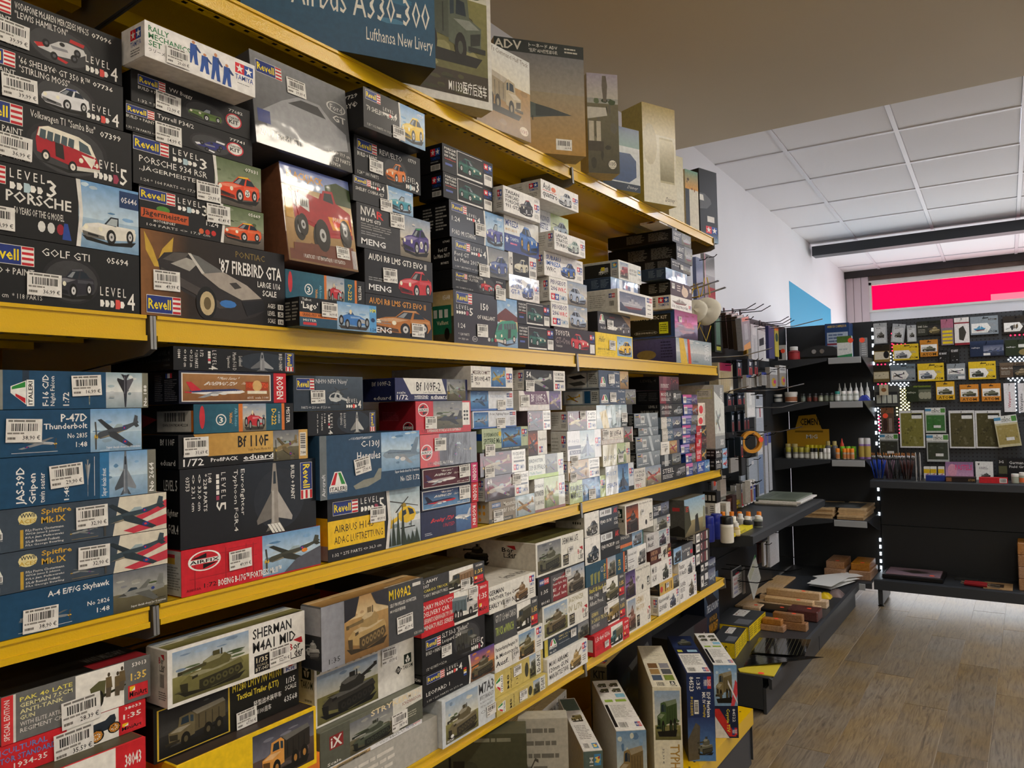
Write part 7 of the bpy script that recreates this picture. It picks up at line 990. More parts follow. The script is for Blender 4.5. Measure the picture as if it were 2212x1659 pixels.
obox((1514, 519), (1552, 527), ZT0, 374, .07, dict(bg='0e1014', body='15171c', art=lambda c: (c.p([(0, .34), (.3, .34), (.6, .4), (.66, .46), (.4, .54), (0, .56)], '55585c'), c.p([(.0, .36), (.2, .36), (.24, .44), (0, .44)], 'e0e0dc'), c.g(0, .86, 1, 1, '1c2a3c', '8aa8c0'), L_tamiya(c, .3, .78, .95, .94), c.r(.4, .64, .8, .72, 'e0dedc'))), 'black box with a spacecraft, last on the top shelf', group=GT)
# ---- boxes standing on the yellow base
ZB = ZBASE+.0005; GB = 'kits standing on the yellow base shelf'
def stand(FL, FR, top, back, k, label, ztop=None):
    fl, fr = atZ(*FL, ZB), atZ(*FR, ZB); z1 = None
    lo, hi = .05, 1.2
    for _ in range(40):
        mid = (lo+hi)/2
        if proj((fl[0], fl[1], ZB+mid))[1] > top: lo = mid
        else: hi = mid
    bk = atZ(*back, ZB+lo); dep = float(np.hypot(*(bk-fl)[:2])); dep = min(dep, .5)
    return obox(FL, FR, ZB, top, dep, dict(k, d=dep), label, group=GB, h=lo)
def T_list(c, bg='e6e4de'):
    c.r(0, 0, 1, 1, bg); [pic(c, .08+.46*(i % 2), .05+.12*(i//2), .46+.46*(i % 2), .15+.12*(i//2), None, 'truck', '5a5a3c', box=(0, 0, 1, 1)) for i in range(4)]
    c.r(.6, .3, .95, .38, '8ac0d8'); c.r(.1, .42, .4, .47, '9ab84a'); c.r(.5, .42, .9, .47, '9ab84a'); c.r(.03, .52, .14, .94, '17171a'); c.lines(.2, .54, .9, .78, 10, '9a9890', .4, 8); c.bars(.2, .86, .5, .95, n=14); L_hobbyboss(c, .76, .86, .96, .94)
stand((1546, 1594), (1596, 1594), 1437, (1491, 1368), dict(bg='c8c4b8', body='b8b4a8', art=lambda c: (pic(c, 0, 0, 1, .56, 'sky', 'truck', '8a7c54', busy=4, box=(.05, .05, .8, .95)), c.p([(.7, .56), (.92, .2), (1, .24), (1, .4), (.85, .56)], 'd84a54'), c.p([(.6, .2), (1, .5), (1, .54), (.6, .26)], 'e8e6e8'), c.r(0, .56, 1, 1, '1c2440'), c.p([(0, .6), (.2, .6), (.9, .98), (.6, .98), (0, .7)], 'c8302c'), c.p([(0, .7), (.6, 1), (0, 1)], 'e0ded8'), c.t(.46, .6, .64, .92, 'Coyote TSV', 'e8d83a', 2, rot=1), c.t(.76, .6, .88, .78, '84522', 'f0f0f0', 1, rot=1), L_hobbyboss(c, .72, .86, .94, .96)), top=T_list, tbg='e6e4de'), 'upright kit box with desert truck before a union flag')
stand((1488, 1644), (1547, 1644), 1456, (1439, 1374), dict(bg='20305c', body='18203c', art=lambda c: (c.g(0, .5, 1, 1, '2a3a6a', '5a86c0'), c.p([(0, .75), (.3, .56), (.45, .6), (.4, .98), (0, 1)], '5a5448'), pic(c, .3, .66, .95, .95, None, 'tank', '6a6a5a'), c.t(.1, .03, .26, .2, '84523', 'f0f0f0', 2, rot=1), c.t(.36, .04, .5, .18, '1:35', 'e8e8ec', 1, rot=1), L_hobbyboss(c, .62, .03, .9, .17), c.t(.72, .21, .86, .5, 'IDF Merkava', 'f0f0f0', 2, rot=1), c.t(.56, .21, .68, .34, 'MK IV', 'f0f0f0', 2, rot=1), c.t(.56, .35, .68, .5, 'w/Trophy', 'd8c02a', 2, rot=1), c.t(.12, .26, .22, .48, '梅卡瓦主战坦克', 'd8c02a', 1, rot=1), c.r(.26, .3, .42, .46, 'e8e6e0'), c.bars(.28, .32, .4, .44, n=10, vert=False)), top=lambda c: (c.g(0, 0, 1, .35, '1a2448', '26365e'), pic(c, .2, .02, .9, .3, None, 'tank', '55584a'), c.r(.1, .4, .3, .46, 'c8c84a'), c.r(.5, .4, .9, .46, '9ac0d8'), c.r(.06, .5, .95, .98, 'e6e4de'), c.lines(.12, .54, .88, .8, 8, '8a8880', .4, 5), c.bars(.15, .86, .45, .95, n=12), L_hobbyboss(c, .7, .86, .92, .95)), tbg='1c264a'), 'upright navy kit box with battle tank and yellow sideways words')
stand((1416, 1722), (1478, 1722), 1485, (1376, 1395), dict(bg='e2dcc4', body='cfc8ae', art=lambda c: (pic(c, .06, .03, .95, .48, 'field', 'truck', '4a6034', hz=.7, box=(.05, .08, .9, .95)), c.t(.56, .52, .9, .97, 'TYPHOON', 'b08a40', 2, rot=1), c.t(.28, .56, .36, .7, '52,99 €', '555', 1, rot=1), c.e(.12, .8, .34, .9, '17171a', 14), c.t(.16, .83, .3, .87, '1/35', 'e6e4de', 1)), top=lambda c: (c.r(0, 0, 1, 1, 'dcd6c0'), c.lines(.2, .05, .8, .3, 6, 'b0aa94', .3, 4), [c.r(.12+.44*(i % 2), .46+.14*(i//2), .48+.44*(i % 2), .58+.14*(i//2), ('7a5a3a', '8a8a90', 'a08050', '55585c', '4a5a70', '7a8a3a')[i]) for i in range(6)], c.bars(.2, .9, .5, .98, n=12), L_takom(c, .66, .88, .9, .99)), tbg='dcd6c0'), 'upright cream kit box with green armoured truck')
stand((1337, 1800), (1402, 1796), 1580, (1315, 1470), dict(bg='a8a4a0', body='c8c4ba', art=lambda c: pic(c, 0, 0, 1, 1, 'desert', 'truck', '8a7448', hz=.5, busy=8, box=(.05, .1, .9, .6)), top=T_list, tbg='e6e4de'), 'upright kit box with gun jeep and equipment list on top')
stand((1266, 1850), (1308, 1846), 1624, (1248, 1508), dict(bg='5a6a64', body='cfcdc4', art=lambda c: (c.r(.06, .0, .94, 1, '5c6e68'), L_trumpeter(c, .55, .03, .9, .14), c.t(.3, .06, .5, .5, 'M1083 FMTV', 'e8e8e4', 1, rot=1)), top=lambda c: (c.r(0, 0, 1, 1, 'e4e2dc'), c.r(.05, .01, .95, .26, '566a62'), pic(c, .1, .3, .9, .5, None, 'truck', '8a7c4a'), c.lines(.15, .56, .85, .82, 9, '8a8880', .4, 5), c.bars(.15, .88, .45, .96, n=12), L_trumpeter(c, .6, .88, .9, .97)), tbg='e4e2dc'), 'narrow upright kit box with green end and truck list')
# two boxes standing lengthwise against the back, one box cornerwise in front
_p = atZ(1228, 1668, ZB); obox(None, tuple(_p), ZB, 1489, .07, dict(bg='e4e2da', body='c2b28a', art=lambda c: (c.p([(.3, .25), (1, .25), (1, 1), (.2, 1)], '34342e'), pic(c, .45, .3, .95, .9, None, 'figs', '1e1e1a', box=(0, 0, 1, 1)), c.t(.1, .06, .97, .18, 'Schwerer Zugkraftwagen 18t (Sd.Kfz.9) "FAMO"', '222', 1), c.e(.9, .26, .97, .42, 'd83a3a', 10)), top=lambda c: (c.r(0, 0, 1, 1, 'c4b48c'), c.lines(.1, .3, .8, .7, 4, '8a7c58', .3, 6)), tbg='c4b48c'), 'tan kit box standing lengthwise with long black title', group=GB, yaw=math.radians(7), w=.46)
_p = atY(1413, 1560, 1.34); obox(None, (_p[0], _p[1], ZB), ZB, 1340, .06, dict(bg='2a2c2e', body='cbb98a', art=lambda c: (pic(c, 0, 0, 1, 1, 'night', 'truck', '2a2a28', busy=4), c.t(.04, .1, .2, .24, 'KETTE', '111', 2)), side=lambda c: (c.r(0, 0, 1, 1, '6a624a'), c.t(.2, .05, .9, .14, 'KIT', '15140f', 2), c.lines(.3, .25, .8, .8, 6, '3a3628')), top=lambda c: (c.r(0, 0, 1, 1, 'cdb988'), c.e(.3, .2, .42, .8, '6a5a34', 10), c.e(.55, .2, .7, .8, '8a5a24', 10), L_tamiya(c, .02, .2, .08, .8, False), c.lines(.1, .3, .28, .7, 3, '9a8a60')), tbg='cdb988'), 'tan lidded kit box standing along the back of the base', group=GB, yaw=math.radians(9), w=.6, h=.31)
_dv = np.array((.558, -.829, 0))
_q = atY(1137, 1584, .98)
obox(None, (_q[0], _q[1], ZB), ZB, 0, .07, dict(bg='2c2e22', body='4a4c3c', art=lambda c: (c.g(0, 0, 1, 1, '4c4e3a', '23251b'), pic(c, .1, .06, .95, .9, None, 'tank', '34362a', box=(1, 0, 0, 1)), c.blobs(.5, .1, 1, .6, ['5a5c46', '3c3e30'], 8, 3), c.lines(.6, .02, .95, .06, 1, '8a8b78'))), 'dark green kit box cover set cornerwise on the base', group=GB, h=float(_q[2]-ZB), yaw=math.radians(-56), w=.30)
_q2 = _q+np.array((.075, .05, 0)); _p = _q2+_dv*.10
obox(None, (_p[0], _p[1], ZB), ZB, 0, .05, dict(bg='b8b4a6', body='a8a496', art=lambda c: (c.lines(.1, .05, .9, .5, 7, '77746a', .35, 5), c.t(.05, .2, .4, .3, 'AC', '55524a', 1), c.ring(.6, .6, .74, .72, '77746a', .3), c.ring(.78, .6, .92, .72, '77746a', .3))), 'pale kit box end with parts list beside dark green cover', group=GB, h=float(_q[2]-ZB)-.004, yaw=math.radians(-56), w=.12)
# ================================================================== black shelving along the wall and in the corner
YP = 1.555; XE = 6.15; ZTOP = EYE+.564
def peg_mat(name, col, pitch=.025, r=.0045):
    m = mat(name, col, rough=.5); nt = m.node_tree; N = nt.nodes.new; L = nt.links.new
    tc = N('ShaderNodeTexCoord'); sc = N('ShaderNodeVectorMath'); sc.operation = 'SCALE'; sc.inputs[3].default_value = 1/pitch; L(tc.outputs['Object'], sc.inputs[0])
    fr = N('ShaderNodeVectorMath'); fr.operation = 'FRACTION'; L(sc.outputs[0], fr.inputs[0]); sb = N('ShaderNodeVectorMath'); sb.operation = 'SUBTRACT'; sb.inputs[1].default_value = (.5, .5, .5); L(fr.outputs[0], sb.inputs[0])
    sx = N('ShaderNodeSeparateXYZ'); L(sb.outputs[0], sx.inputs[0]); cb = N('ShaderNodeCombineXYZ'); L(sx.outputs[1], cb.inputs[0]); L(sx.outputs[2], cb.inputs[1])
    ln = N('ShaderNodeVectorMath'); ln.operation = 'LENGTH'; L(cb.outputs[0], ln.inputs[0]); lt = N('ShaderNodeMath'); lt.operation = 'LESS_THAN'; lt.inputs[1].default_value = r/pitch; L(ln.outputs['Value'], lt.inputs[0])
    mx = N('ShaderNodeMix'); mx.data_type = 'RGBA'; mx.inputs[6].default_value = (*lin(col), 1); mx.inputs[7].default_value = (.004, .004, .004, 1); L(lt.outputs[0], mx.inputs[0]); L(mx.outputs[2], nt.nodes['Principled BSDF'].inputs['Base Color']); return m
M['peg'] = peg_mat('perforated_steel', '#33363a')
def shelf_thing(name, label, x0, x1, y0, y1, z, parent=None, th=.03, front='y', parts=True):
    """steel shelf board with folded front"""
    mb = MB().box((x0, y0, z-.004), (x1, y1, z))
    if front == 'y': mb.prism([(y0, z), (y0-.012, z-.006), (y0-.012, z-th), (y0, z-th), (y0+.004, z-.006)], 0, x0, x1)
    else: mb.prism([(x0, z), (x0-.012, z-.006), (x0-.012, z-th), (x0, z-th), (x0+.004, z-.006)], 1, y0, y1)
    return mb
# --- bay along the left wall
lb = tag(empty('pegboard_bay', (4.6, YP, 0)), 'black perforated wall bay with hooks, shelf and base along white wall', 'shelving')
def addp(mb, n, m, r, base): o = mb.build(n, m, r); o.location = [-base[0], -base[1], -base[2]]; return o
LB0 = (4.6, YP, 0)
for q in range(5):
    for xa, xb in ((3.10, 4.32), (4.33, 5.55)): addp(MB().cbox((xa, YP, .14+q*.371), (xb, YP+.02, .14+q*.371+.368), .002), 'back_panel', 'anth_d', lb, LB0)
addp(MB().cbox((5.551, YP, .14), (XE, YP+.02, ZTOP), .002), 'back_panel', 'anth_d', lb, LB0)
addp(MB().box((3.1, YP+.021, .14), (XE, YP+.026, ZTOP-.002)), 'leak_blocker', 'anth_d', lb, LB0)  # added unseen sheet that keeps light from showing through the panel seams
for xx in (3.08, 4.32, 5.55): addp(MB().box((xx, YP+.027, 0), (xx+.03, YP+.042, ZTOP)), 'upright', 'anth', lb, LB0)
ZM = EYE-.61; XM0, XM1 = 3.5, 4.98
ms = shelf_thing('', '', XM0, XM1, 1.075, YP-.003, ZM, th=.04)
addp(ms, 'shelf', 'anth', lb, LB0)
for xx in (XM0-.003, XM1): addp(MB().prism([(1.06, ZM-.002), (1.06, ZM-.045), (YP-.003, ZM-.1), (YP-.003, ZM-.002)], 0, xx, xx+.003), 'bracket', 'anth', lb, LB0)
ZG = EYE-1.262; XG0, XG1 = 3.57, 5.72
addp(shelf_thing('', '', XG0, XG1, 1.03, YP-.003, ZG, th=.05), 'base_shelf', 'anth', lb, LB0)
addp(MB().cbox((XG0, 1.045, 0), (4.62, 1.06, ZG-.05), .002), 'plinth', 'anth', lb, LB0)
addp(MB().cbox((4.63, 1.045, 0), (XG1, 1.06, ZG-.05), .002), 'plinth', 'anth', lb, LB0)
addp(MB().box((XG0, 1.06, .02), (XG0+.004, YP-.003, ZG-.004)), 'end_panel', 'anth', lb, LB0)
# --- corner unit against the far stand
cu = tag(empty('corner_shelf_unit', (XE, 1.24, 0)), 'black corner shelf unit holding bottles and glue', 'shelving'); CU0 = (XE, 1.24, 0)
addp(MB().cbox((XE, .935, .14), (XE+.02, YP-.002, ZTOP), .002), 'back_panel', 'anth_d', cu, CU0)
XC = 5.68; ZC = [EYE+.289, EYE-.016, EYE-.42, EYE-.833]
for z in ZC:
    s = MB().box((XC, .94, z-.004), (XE-.003, YP-.002, z)); so = addp(s, 'shelf', 'anth', cu, CU0)
    addp(MB().prism([(1.165, z-.004), (YP-.004, z-.004), (YP-.004, z-.085), (1.165, z-.022)], 0, XC-.004, XC+.001), 'gusset', 'anth', cu, CU0)
    addp(MB().cbox((XC-.012, .945, z-.045), (XC, 1.155, z-.002), .002), 'label_strip', 'strip', cu, CU0) if 'strip' in M else None
    addp(MB().prism([(XC, z-.004), (XE-.003, z-.004), (XE-.003, z-.13), (XC+.2, z-.06)], 1, .94, .944), 'bracket', 'anth', cu, CU0)
addp(shelf_thing('', '', 5.75, XE-.003, .94, YP-.01, ZG, th=.04, front='x'), 'base_shelf', 'anth', cu, CU0)
addp(MB().cbox((5.72, .98, ZG-.05), (5.735, 1.05, ZG-.008), .002), 'label_strip', 'strip', cu, CU0)
# --- freestanding pegboard stand before the window
fs = tag(empty('pegboard_stand', (XE, .0, 0)), 'black freestanding pegboard stand before the window', 'shelving'); FS0 = (XE, 0, 0)
for q in range(5):
    z0 = .14+q*.371
    for ya, yb in ((.02, .93), (-1.0, .01)): addp(MB().cbox((XE, ya, z0), (XE+.02, yb, min(z0+.369, ZTOP)), .002), 'back_panel', 'peg' if z0 > .85 else 'anth_d', fs, FS0)
addp(MB().box((XE+.0205, -1.0, .14), (XE+.024, .93, ZTOP-.002)), 'leak_blocker', 'anth_d', fs, FS0)  # added behind the stand only to stop daylight leaking between panels
for yy in (.92, -.01, -1.0): addp(MB().cbox((XE+.025, yy-.02, 0), (XE+.05, yy+.02, ZTOP), .003), 'upright', 'anth', fs, FS0)
XS = 5.80; ZS = EYE-.565
for nm, z, th in (('shelf', ZS, .05), ('base_shelf', EYE-1.243, .07)):
    for ya, yb in ((.02, .935), (-1.0, .015)): addp(shelf_thing('', '', XS, XE-.003, ya, yb, z, th=th, front='x'), nm, 'anth', fs, FS0)
for yy in (.915, -.01): addp(MB().cbox((XS+.01, yy-.03, .012), (XE, yy, EYE-1.31), .003), 'foot_frame', 'anth', fs, FS0); addp(MB().lathe([(.02, 0), (.02, .006), (.008, .01), (.008, .02)], (XS+.03, yy-.015, 0)), 'levelling_foot', 'black', fs, FS0)
# ------------------------------------------------------------------ small goods: helpers
def card_x(px0, py0, px1, py1, X, dep, name, label, cat, bg, art=None, m='matte', z=None, group=None, body=None, h=None, tilt=0):
    """box or hanging card facing down the aisle (its face looks along -X)"""
    a, b = atX(px0, py1, X), atX(px1, py1, X); z0 = z+.0005 if z is not None else float(a[2]); z1 = float(atX(px0, py0, X)[2])
    w = float(a[1]-b[1]); hh = h or max(z1-z0, .004)
    o = ink_body(MB().cbox((0, -w, 0), (dep, 0, hh), .0012), name, body or bg, m); o.location = (X, a[1], z0)
    if tilt: o.rotation_euler[0] = math.radians(tilt)
    c = Cv(w, hh, bg)
    if art: art(c); c.build('front_print', ((0, 0, 0), (0, -1, 0), (0, 0, 1), (-1, 0, 0)), m, o)
    return tag(o, label, cat, group)
def card_y(px0, py0, px1, py1, Y, dep, name, label, cat, bg, art=None, m='matte', z=None, group=None, body=None, h=None, tilt=0):
    """box or hanging card facing the aisle (its face looks along -Y)"""
    a, b = atY(px0, py1, Y), atY(px1, py1, Y); z0 = z+.0005 if z is not None else float(a[2]); z1 = float(atY(px0, py0, Y)[2])
    w = float(b[0]-a[0]); hh = h or max(z1-z0, .004)
    o = ink_body(MB().cbox((0, 0, 0), (w, dep, hh), .0012), name, body or bg, m); o.location = (a[0], Y, z0)
    if tilt: o.rotation_euler[1] = math.radians(tilt)
    c = Cv(w, hh, bg)
    if art: art(c); c.build('front_print', ((0, 0, 0), (1, 0, 0), (0, 0, 1), (0, -1, 0)), m, o)
    return tag(o, label, cat, group)
def solid(name, col, **k):
    key = name+col
    if key not in M: M[key] = mat(name, col, **k)
    return key
def bottle(p, r, h, label, cap='ecebe6', body='d8d8d4', band=None, name='bottle', group=None, capf=.28, neck=.6, cat='bottle', nozzle=False, clear=False):
    """turned bottle: body, cap, printed band"""
    o = empty(name, (p[0], p[1], p[2]+.0005)); hb = h*(1-capf)
    bm_ = 'glass' if clear else solid('bottle_plastic_', body, rough=.3)
    MB().lathe([(r*.92, 0), (r, h*.03), (r, hb*.86), (r*neck*1.05, hb), (r*neck, hb+.001)]).build('body', bm_, o)
    if clear: MB().lathe([(r*.85, .002), (r*.85, hb*.55)]).build('liquid', solid('liquid_', body, rough=.2), o)
    if nozzle: MB().lathe([(r*neck, hb), (r*neck*.9, hb+h*capf*.3), (r*.3, hb+h*capf*.5), (r*.12, h)]).build('cap', solid('cap_plastic_', cap, rough=.35), o)
    else: MB().lathe([(r*neck*1.12, hb), (r*neck*1.12, h*.97), (r*neck, h)]).build('cap', solid('cap_plastic_', cap, rough=.35), o)
    if band: MB().lathe([(r*1.012, hb*.14), (r*1.012, hb*.72)], n=14).build('paper_band', solid('band_', band, rough=.5), o)
    return tag(o, label, cat, group)
def dot(o, loc, n=(0, 0, 1), r=.014):
    """round orange price dot stuck on a thing"""
    n = Vector(n); d = MB().lathe([(r, 0), (r, .0006)], n=16).build('price_dot', 'orange_dot', o); d.location = loc; d.rotation_euler = n.to_track_quat('Z', 'Y').to_euler(); return d
def hook(X, Y0, Z, L, label, r=.0028, up=.03, double=False, chrome=True, parent=None, group='pegboard hooks'):
    o = empty('display_hook', (X, Y0, Z)); mm = 'chrome' if chrome else 'wire_d'
    for dx in ((-.006, .006) if double else (0,)): MB().tube([(dx, -.001, 0), (dx, -L*.7, 0), (dx, -L, up)], r).build('prong', mm, o)
    if double: MB().tube([(-.006, -L, up), (.006, -L, up)], r).build('prong_tip', mm, o)
    MB().cbox((-.014, -.004, -.02), (.014, -.0006, .02), .001).build('back_plate', mm, o); return tag(o, label, 'hook', group)
# ================================================================== goods on the black shelving
# ---- spray cans, glue and magazines on the grey shelf
def on(px, py, z): p = atZ(px, py, z); return (float(p[0]), float(p[1]), z+.0005)
def can(p, r, h, cap, body, label, band, group=None):
    o = empty('spray_can', (p[0], p[1], p[2]+.0003)); MB().lathe([(r*.94, 0), (r, .004), (r, h*.7), (r*.93, h*.73)]).build('body', solid('can_lacquer_', body, rough=.3), o); MB().lathe([(r*.97, h*.71), (r*.97, h*.96), (r*.85, h)]).build('cap', solid('can_cap_', cap, rough=.3), o)
    MB().lathe([(r*1.01, h*.1), (r*1.01, h*.62)], n=14).build('label_band', solid('can_band_', band, rough=.4), o); return tag(o, label, 'spray can', group)
can(on(1571, 1172, ZM), .0285, .112, '17181a', 'e6e4dc', 'white spray can with black cap beside blue cans', 'dcd8cc')
can(on(1531, 1170, ZM), .026, .11, '202c90', '23308f', 'dark blue spray can nearest the kit stack', '2a3a9c', 'pair of blue spray cans')
can(on(1549, 1164, ZM), .026, .11, '202c90', '23308f', 'dark blue spray can between twin can and white can', '2a3a9c', 'pair of blue spray cans')
for i, (px, py, r, h, cap, body, band, lab) in enumerate([(1591, 1158, .017, .058, 'ecebe6', 'c8b070', 'e8dcae', 'small oil bottle with white cap in front of thinner bottles'), (1615, 1141, .02, .056, 'ecebe6', '3a3c3c', '222426', 'dark thinner bottle with white cap and black label'), (1638, 1139, .021, .056, 'ecebe6', '8a9088', '2a2c2e', 'clear thinner bottle with white cap beside magazines'), (1584, 1146, .021, .066, 'ecebe6', 'd8d6ce', None, 'milky bottle with broad white cap'), (1600, 1136, .018, .058, 'ecebe6', 'd8d6ce', None, 'slim milky bottle with white cap')]):
    bottle(on(px, py, ZM), r, h, lab, cap, body, band, clear=False, group='thinner bottles on grey shelf')
for px in (1562, 1581, 1598, 1617, 1640): bottle(on(px, 1128, ZM), .017, .052, 'white glue bottle with orange cap in the rear row', 'f08a24', 'e8e6e0', None, group='orange capped glue bottles', capf=.45)
o = card_y(1586, 1152, 1627, 1166, 1.125, .05, 'blade_box', 'flat yellow box of blades lying beside the spray can', 'box', 'e8d62a', lambda c: (c.t(.1, .2, .6, .6, 'EXCELLENT', '2a3a2a', 2), c.lines(.1, .7, .8, .9, 1, '333')), z=ZM); MB().box((0, 0, 0), (.06, .05, .004)).build('flap', 'white', o)
card_y(1614, 1142, 1640, 1151, 1.2, .05, 'blister_pack', 'clear blister pack lying before the dark bottle', 'pack', 'a8b0b4', lambda c: c.lines(.1, .2, .8, .8, 2, '55585a'), m='wrap', z=ZM)
card_y(1575, 1145, 1588, 1156, 1.18, .02, 'glue_card', 'white and green glue card leaning between bottles', 'card', 'e6e4de', lambda c: (c.p([(.2, .6), (.9, .2), (.9, .6), (.3, .9)], '3a6a4a')), z=ZM)
for i, (a, y0, b, y1, X, z0, bg, lab, art) in enumerate([(1519, 1086, 1546, 1124, 3.56, None, 'e2e0da', 'white carton pair with printed panels behind blue spray cans', lambda c: (c.bars(.1, .15, .4, .4, n=8), c.lines(.1, .55, .4, .9, 4, '444'), c.lines(.6, .1, .9, .4, 4, '666'))), (1549, 1086, 1569, 1112, 3.92, None, 'd8d2c4', 'pale carton of small drawers beside white cartons', lambda c: [c.r(.08+.3*k, .15, .3+.3*k, .85, 'b8b2a4') for k in range(3)]), (1569, 1071, 1583, 1108, 4.1, None, '3a2426', 'dark red carton beside coloured strip packs', lambda c: (c.p([(.2, .2), (.9, .1), (.7, .6)], '8a5a5a'), c.r(.1, .7, .9, .9, '6a4a44')))]):
    o = card_x(a, y0, b, y1, X, .07, 'carton', lab, 'carton', bg, art, z=ZM)
    if i == 0: top_z = ZM+o.dimensions.z
card_x(1519, 1062, 1548, 1086, 3.565, .06, 'carton', 'black carton with three pale labels on white cartons', 'carton', '1c1c1e', lambda c: [c.r(.1+.3*k, .3, .3+.3*k, .8, 'c8c6c0') for k in range(3)], z=top_z+.0005)
def sheet_stack(name, x0, x1, y0, y1, z, cols, th, label, cat, m='matte', jig=.02, gp=None):
    for i, q in enumerate(cols):
        dx, dy = random.uniform(-jig, jig), random.uniform(-jig, jig)
        o = ink_body(MB().cbox((0, 0, 0), (x1-x0, y1-y0, th), .001), name, q, m); o.location = (x0+dx, y0+dy, z+.0005+i*(th+.0003))
        c = Cv((x1-x0)*.9, (y1-y0)*.9); c.r(0, 0, 1, 1, sh(q, .92)); c.lines(.1, .1, .9, .3, 2, sh(q, .5)); c.r(.2, .4, .8, .9, sh(q, .8)); c.build('cover_print', (((x1-x0)*.05, (y1-y0)*.05, th), (1, 0, 0), (0, 1, 0), (0, 0, 1)), m, o)
        tag(o, f'{label[0]}, {ORD[i+1]} from below {label[1]}', cat, gp)
    return z+len(cols)*(th+.0003)
zt = sheet_stack('magazine', 4.55, 4.95, 1.12, 1.36, ZM, ('e2e0d8', 'd8d4cc', 'e6e2dc', '6a7466'), .009, ('thin white magazine', 'at the shelf end'), 'magazine', gp='white magazines')
zt = sheet_stack('magazine', 4.02, 4.5, 1.39, 1.53, ZM, ('d8c24a', 'e2c82a', 'e6cc2e', 'dcc02a', 'e4d05a'), .011, ('yellow magazine', 'against the pegboard'), 'magazine', gp='yellow magazines')
sheet_stack('booklet', 4.1, 4.45, 1.41, 1.53, zt, ('6a5a4a', '3a3440', 'b8b4a8', '8a8a7a'), .008, ('dark booklet', 'on the yellow magazines'), 'booklet', gp='booklets')
# ---- things on the grey base
def block(px, py, L, Wd, H, m, label, step=True, name='display_plinth', z=ZG, yaw=0, dots=1, cat='wood block'):
    """display plinth: its near right lower corner stands at the picture point; long side runs back to the wall"""
    p = on(px, py, z); o = empty(name, p, math.radians(yaw))
    if step: MB().cbox((0, 0, 0), (Wd, L, H*.5), .003).build('foot', m, o); MB().cbox((Wd*.12, L*.1, H*.5), (Wd*.88, L*.9, H), .004).build('upper_block', m, o)
    else: MB().cbox((0, 0, 0), (Wd, L, H), .006).build('block', m, o)
    if dots: dot(o, (Wd*.5, L*.35, H+.0003), r=.012)
    return tag(o, label, cat, 'wooden display bases')
block(1693, 1368, .13, .06, .065, 'wood', 'small stepped oak base before the long oak base')
block(1742, 1366, .2, .055, .085, 'wood', 'long stepped oak base beside red-brown base')
block(1767, 1346, .17, .12, .06, 'wood_r', 'red-brown polished base with rounded edges', step=False)
block(1770, 1324, .36, .06, .055, 'wood_l', 'pale stepped base between black plaque and tall pale base')
block(1786, 1316, .40, .07, .085, 'wood_l', 'tall pale stepped base nearest the bag of yellow sand')
block(1714, 1330, .24, .15, .02, 'black', 'black polished plaque lying behind red-brown base', step=False, name='plaque', cat='plaque')
block(1658, 1299, .08, .1, .025, 'black', 'small black plinth by the board stack', step=False, name='plaque', cat='plaque')
block(1642, 1322, .11, .1, .025, 'wood_l', 'pale square board beside the board game boxes', step=False, name='wooden_board', cat='board')
o = MB().cbox((0, 0, 0), (.95, .13, .012), .002).build('wooden_board', 'wood_l'); o.location = (4.7, 1.42, ZG+.0005); tag(o, 'long pale plank lying along the pegboard on the base', 'board')
def ship_box(p0, p1, H, dy, label, px):
    a, b = atZ(*p0, ZG), atZ(*p1, ZG); w = float(np.hypot(*(b-a)[:2])); yaw = math.atan2(b[1]-a[1], b[0]-a[0])
    o = make_box('kit_box', w, dy, H, dict(bg='e6c81e', body='2c2e30', art=lambda c: ([c.lines(.05+.24*k, .12, .24+.24*k, .88, 5, '8a7a14', .45, k) for k in range(4)], c.r(.0, 0, .03, 1, '2a3468')), side=lambda c: (c.r(0, 0, 1, 1, 'e6c81e'), c.t(.15, .2, .7, .7, 'HMS', '2a2a20', 2)), sw=dy, top=lambda c: (c.r(0, 0, 1, 1, '3a3c3e'), c.r(.55, .3, .95, .62, 'd8d4cc'), c.blobs(.58, .32, .92, .6, ['8a5a4a', '6a4a3a', 'b0a090'], 6, 2), c.r(.1, .55, .4, .95, '6a6c70')), tbg='3a3c3e'))
    o.location = (a[0], a[1], ZG+.0005); o.rotation_euler[2] = yaw; tag(o, label, 'box', 'yellow-sided ship kits')
ship_box((1588, 1424), (1613, 1388), .075, .12, 'flat black box with yellow sides, nearer the yellow shelving', 0)
ship_box((1618, 1386), (1654, 1350), .075, .2, 'flat black box with yellow sides, touching the oak bases', 0)
M['film'] = mat('black_glossy_sheet', '#0d0e0e', rough=.12, coat=1, bump=.15, bscale=20)
for i, (cs, dz, lab) in enumerate([(((1640, 1378), (1752, 1382), (1738, 1418), (1622, 1410)), .012, 'black gridded styrene sheet lying on top of other sheets'), (((1622, 1412), (1779, 1420), (1700, 1430), (1606, 1440)), .006, 'black glossy sheet with lifted clear corner')]):
    P = [atZ(x, y, ZG+dz+(.012 if k in (1, 2) else 0)) for k, (x, y) in enumerate(cs)]
    mb = MB().add([tuple(p) for p in P]+[(p[0], p[1], p[2]+.002) for p in P], [(3, 2, 1, 0), (4, 5, 6, 7), (0, 1, 5, 4), (1, 2, 6, 5), (2, 3, 7, 6), (3, 0, 4, 7)]); o = mb.build('styrene_sheet', 'film')
    if i == 0:
        g = MB()
        for t in range(1, 14):
            a = [lerp(P[0][k], P[1][k], t/14) for k in range(3)]; b = [lerp(P[3][k], P[2][k], t/14) for k in range(3)]; g.tube([(a[0], a[1], a[2]+.0025), (b[0], b[1], b[2]+.0025)], .0006, 4)
        g.build('grid_lines', solid('olive_line_', '5a5634'), o)
    tag(o, lab, 'sheet', 'styrene sheets')
